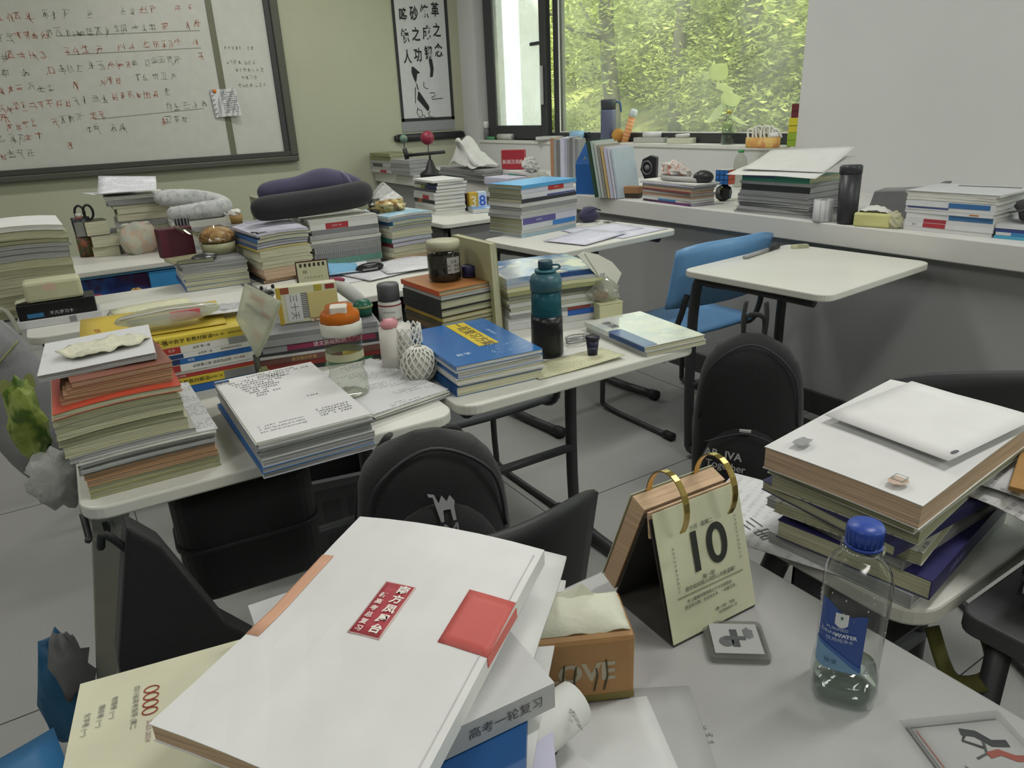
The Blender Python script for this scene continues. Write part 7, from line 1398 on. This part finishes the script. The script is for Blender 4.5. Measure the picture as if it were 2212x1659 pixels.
# bag with straps under the side desk
t = thing('shoulder_bag', 'black shoulder bag with olive strap hanging by the side desk', 'bag', (.93, .18, .40)); MB().blob(.06, -.12, 0, .10, .14, .17, 20, 14, .18, 4, 2).build('bag_body', mat('26272a', .7, 'cloth'), t, smooth=True)
MB().sheet(lambda u, v: (-.16+.02*math.sin(3*u)+.03*v, .10-.14*u, .16+.10*math.sin(PI*u)-.1*u), 10, 3, .003).build('strap', mat('3a3b3d', .7, 'cloth'), t, smooth=True); text('7777', .022, mat('1b1c1d', .6), t, (-.13, .03, .225), (R(40), 0, R(-70)), name='strap_lettering')
MB().tube(bez([(-.11, .17, .29), (-.12, .13, .24), (-.09, .10, .26), (-.06, .14, .31)], 5), .011, 8, sy=.4).build('olive_strap', mat('5d5c26', .7, 'cloth'), t, smooth=True); MB().tube([(-.06, .05, .15), (-.05, .06, .30), (-.045, .1, .31)], .006, 6).build('buckle_strap', mat('1f2022', .6), t, smooth=True)

# ------------------------------------------------------------------ bags and boxes near the floor
FAB = mat('1b1c1e', .85, 'cloth', dk=.7)
def backpack(label, p, rz, w_, h_, d_, m_=FAB, tilt=0., pz=.30, pr=.24, handle=True):
    t = thing('backpack', label, 'backpack', p, rz); t.rotation_euler = (tilt, 0, rz)
    m = MB(); n, k = 24, 14; P = []
    for j in range(k+1):
        v = j/k; z_ = h_*v; sw = w_/2*(.94+.08*math.sin(PI*min(v*1.3, 1)))*(1 if v < .72 else math.sqrt(max(0, 1-((v-.72)/.285)**2))*.98+.02); sd = d_/2*(1-.35*v**2)*(1 if v < .85 else math.sqrt(max(0, 1-((v-.85)/.152)**2))*.95+.05)
        for i in range(n):
            a = 2*PI*i/n; q = 3.; rr = 1/((abs(math.cos(a))**q+abs(math.sin(a))**q)**(1/q)); kk = 1+.03*noise.noise(Vector((math.cos(a)*2, math.sin(a)*2, v*5)))
            P.append((sw*rr*math.cos(a)*kk, sd*rr*math.sin(a)*kk, z_))
    m.add(P, [(j*n+i, j*n+(i+1) % n, (j+1)*n+(i+1) % n, (j+1)*n+i) for j in range(k) for i in range(n)]+[tuple(range(n-1, -1, -1)), tuple(range(k*n, (k+1)*n))]); m.build('body', m_, t, smooth=True)
    MB().blob(0, -d_*.42, h_*pz, w_*.40, d_*.28, h_*pr, 20, 12).build('front_pocket', m_, t, smooth=True)
    MB().tube(bez([(-w_*.36, -d_*.66, h_*.47), (0, -d_*.62, h_*.53), (w_*.36, -d_*.66, h_*.47)], 6), .003, 6).build('pocket_zip', mat('2e2f32', .5), t, smooth=True)
    MB().tube(bez([(-w_*.45, -d_*.3, h_*.55), (-w_*.36, -d_*.36, h_*.84), (0, -d_*.30, h_*.97), (w_*.36, -d_*.36, h_*.84), (w_*.45, -d_*.3, h_*.55)], 6), .003, 6).build('main_zip', mat('2e2f32', .5), t, smooth=True)
    if handle: MB().tube(bez([(-.03, d_*.1, h_*.98), (-.025, d_*.1, h_*1.08), (.025, d_*.1, h_*1.08), (.03, d_*.1, h_*.98)], 5), .008, 8, sy=.5).build('grab_handle', m_, t, smooth=True)
    for s_ in (-1, 1): MB().tube(bez([(s_*w_*.22, d_*.42, h_*.92), (s_*w_*.40, d_*.62, h_*.7), (s_*w_*.48, d_*.6, h_*.4), (s_*w_*.46, d_*.4, h_*.12)], 5), .018, 8, sy=.35).build('shoulder_strap', m_, t, smooth=True)
    return t
rzb = math.atan2(1.6, 2.0)-PI/2
t = backpack('tall black backpack with white script leaning under the empty desk', (1.80, 1.44, .002), rzb, .34, .62, .20)
text('AR  IVA', .036, mat('b9b9ba', .6), t, (-.065, -.137, .255), (R(84), 0, R(-14)), name='lettering', bold=.0008); text('Together', .034, mat('b0b0b1', .6), t, (-.055, -.138, .215), (R(84), 0, R(-14)), name='lettering', bold=.0004); MB().box(-.02, .015, -.118, -.108, .33, .337).build('tag', mat('b5b5b5', .5), t)
for s_ in (-1, 1): MB().tube(bez([(s_*.03, .0, .60), (s_*.035, .02, .66), (s_*.03, .05, .71)], 4), .010, 8, sy=.4).build('hanging_strap', FAB, t, smooth=True)
# chair in front of desk 2 with the camel backpack on its seat
BLKC = mat('2b2c2e', .45)
chair('chair', 'black upholstered chair between the foreground and teal bottle desks', .455, 1.03, .0, BLKC, w=.36, top=.775, back_h=.30)
t = backpack('black backpack with a small camel emblem on the chair seat', (.45, 1.0, .445), -.30, .26, .385, .16, pz=.42, pr=.32, handle=False)
text('CAM', .036, mat('6d6e70', .6), t, (-.01, -.106, .252), (R(60), 0, 0), name='lettering')
cm = [(-.008, 0), (-.004, 0), (-.003, .012), (.006, .012), (.007, 0), (.011, 0), (.011, .014), (.013, .020), (.008, .027), (.003, .021), (-.002, .028), (-.007, .020), (-.011, .030), (-.019, .032), (-.018, .028), (-.013, .027), (-.011, .015)]
m = MB(); m.add([(x*1.3+.01, -.098+z_*1.0, z_*1.15+.268) for x, z_ in cm], [tuple(range(len(cm)))]); m.build('camel_emblem', mat('77787a', .6), t)
# black portfolio case and box bag near desk 1
q4 = [at_y(270, 1128, 1.14), at_y(345, 1170, 1.14), at_y(482, 1335, 1.14), at_y(252, 1415, 1.14)]
t = thing('portfolio_case', 'flat black portfolio case leaning by the slanted desk leg', 'case', (q4[3].x, 1.14, 0)); P = [(q.x-q4[3].x, 0, q.z) for q in q4]
low = [(.20, 0, .10), (-.02, 0, .10)]
poly = [P[0], P[1], P[2], (P[2][0]+.08, 0, .42), (.22, 0, .10), (-.05, 0, .10), P[3]]
m = MB(); n = len(poly); m.add([(x, -.02, z_) for x, y, z_ in poly]+[(x, .04, z_) for x, y, z_ in poly], [tuple(range(n)), tuple(range(2*n-1, n-1, -1))]+[(i, n+i, n+(i+1) % n, (i+1) % n) for i in range(n)]); m.build('case_body', mat('121315', .75, 'cloth', dk=.7), t, bevel=.006)
MB().tube(bez([(.02, .0, P[0][2]-.03), (.03, -.02, P[0][2]+.0), (.06, .0, P[1][2]-.01)], 4), .006, 6).build('strap', mat('1f2022', .6), t, smooth=True); MB().tube([(.0, .01, 0), (.0, .01, .12)], .01, 6).build('wheel_post', mat('1f2022', .6), t)
t = thing('cooler_bag', 'black soft cooler bag hanging beneath the near-left desk', 'bag', (.215, 1.40, .375), -.08)
MB().prism(rrect(-.135, .135, -.07, .09, .05, 5), .05, .29).build('bag_body', mat('1d1e20', .6, 'cloth', dk=.75), t, bevel=.02, seg=3); MB().prism(rrect(-.14, .14, -.075, .095, .05, 5), .165, .176).build('lid_piping', mat('2f3033', .5), t, bevel=.003)
MB().tube(bez([(-.09, -.02, .29), (-.04, -.06, .325), (.04, -.06, .325), (.09, -.02, .29)], 6), .008, 8).build('handle', mat('151618', .6), t, smooth=True); MB().tube([(-.12, -.07, .08), (-.115, -.075, .0)], .007, 6).build('zip_pull', mat('151618', .6), t)
t = thing('storage_crate', 'grey plastic storage crate on the floor under the near desk', 'crate', (.58, 2.10, 0), -.2)
m = MB(); m.box(-.15, .15, -.11, .11, 0, .006)
CR_ = mat('4a4b4d', .5); m.build('crate_base', CR_, t)
for a in ((-.15, .15, -.11, -.102), (-.15, .15, .102, .11), (-.15, -.142, -.11, .11), (.142, .15, -.11, .11)): MB().box(a[0], a[1], a[2], a[3], .006, .26).build('crate_wall', CR_, t, bevel=.002)
m = MB(); m.box(-.162, .162, -.122, -.10, .25, .275); m.box(-.162, .162, .10, .122, .25, .275); m.box(-.162, -.14, -.10, .10, .25, .275); m.box(.14, .162, -.10, .10, .25, .275); m.build('rim', mat('5c5d60', .45), t)
for k in range(3): MB().box(-.1+.075*k, -.05+.075*k, -.1115, -.11, .05, .2).build('rib_panel', mat('3f4042', .5), t)
# bags hanging at the far left
t = thing('tote_bag', 'grey cloth tote bag hanging at the left desk side', 'bag', (-.17, 2.30, .44), .1); MB().blob(0, 0, .19, .085, .05, .21, 18, 14, .3, 6, 2.2).build('cloth', mat('8d8e90', .85, 'cloth', dk=.85), t, smooth=True)
MB().tube(bez([(-.05, 0, .34), (-.06, .02, .42), (.03, .05, .43), (.05, .02, .36)], 5), .010, 8, sy=.35).build('handle', mat('85867a', .8), t, smooth=True); MB().tube(bez([(-.10, -.03, .24), (-.02, -.055, .31), (.04, -.05, .36)], 4), .008, 8, sy=.4).build('olive_strap', mat('8d8e68', .8), t, smooth=True)
t = thing('snack_bag', 'green snack bag hanging on the side of the near-left desk', 'bag', (-.115, 1.66, .71), .2); MB().blob(0, 0, .06, .032, .03, .085, 14, 12, .4, 3, 2.5).build('green_film', mat('7c8f3a', .4, 'art', c2='9aa860', c3='4f6a2a', scale=20), t); MB().sheet(lambda u, v: (-.03+.06*u, .0, .125+.025*v+.01*math.sin(9*u)), 6, 3, .002).build('crimp', mat('a9b078', .4), t)
t = thing('plastic_bag', 'white crumpled plastic bag below the green snack bag', 'bag', (-.10, 1.64, .62), 0); MB().blob(0, 0, .03, .045, .04, .06, 16, 12, .5, 9, 3).build('film', mat('c6c7c5', .5, 'crumple', scale=50), t, smooth=True); MB().sheet(lambda u, v: (-.01+.02*u, .01, .08+.05*v), 3, 4, .002).build('neck', mat('b9bab8', .5), t)
t = thing('webbing_strap', 'grey webbing loop hanging under the near-left desk corner', 'strap', (-.02, 1.33, TZ-.03)); MB().tube(bez([(-.03, .06, 0), (-.035, .02, -.05), (-.02, -.02, -.075), (.0, -.03, -.05), (.005, -.03, -.005)], 5), .006, 8, sy=.35).build('webbing', mat('8a8a86', .8), t, smooth=True); MB().box(-.012, -.004, -.036, -.03, -.06, -.02).build('buckle', mat('2a2b2d', .5), t)
t = thing('rain_poncho', 'blue and grey folded poncho bundled at the slanted desk leg', 'clothing', (-.185, 1.60, .0)); MB().blob(0, 0, .16, .05, .05, .15, 16, 14, .4, 5, 2.6).build('blue_fabric', mat('2a5f86', .6), t, smooth=True); MB().blob(.02, -.03, .24, .035, .035, .09, 14, 10, .5, 8, 3).build('grey_fabric', mat('77787a', .7), t, smooth=True)
chair('chair', 'blue plastic chair corner at the lower left of the picture', -.33, .93, .12, mat('3878ac', .42), w=.40, top=.46, back_h=.02, seat_z=.43)
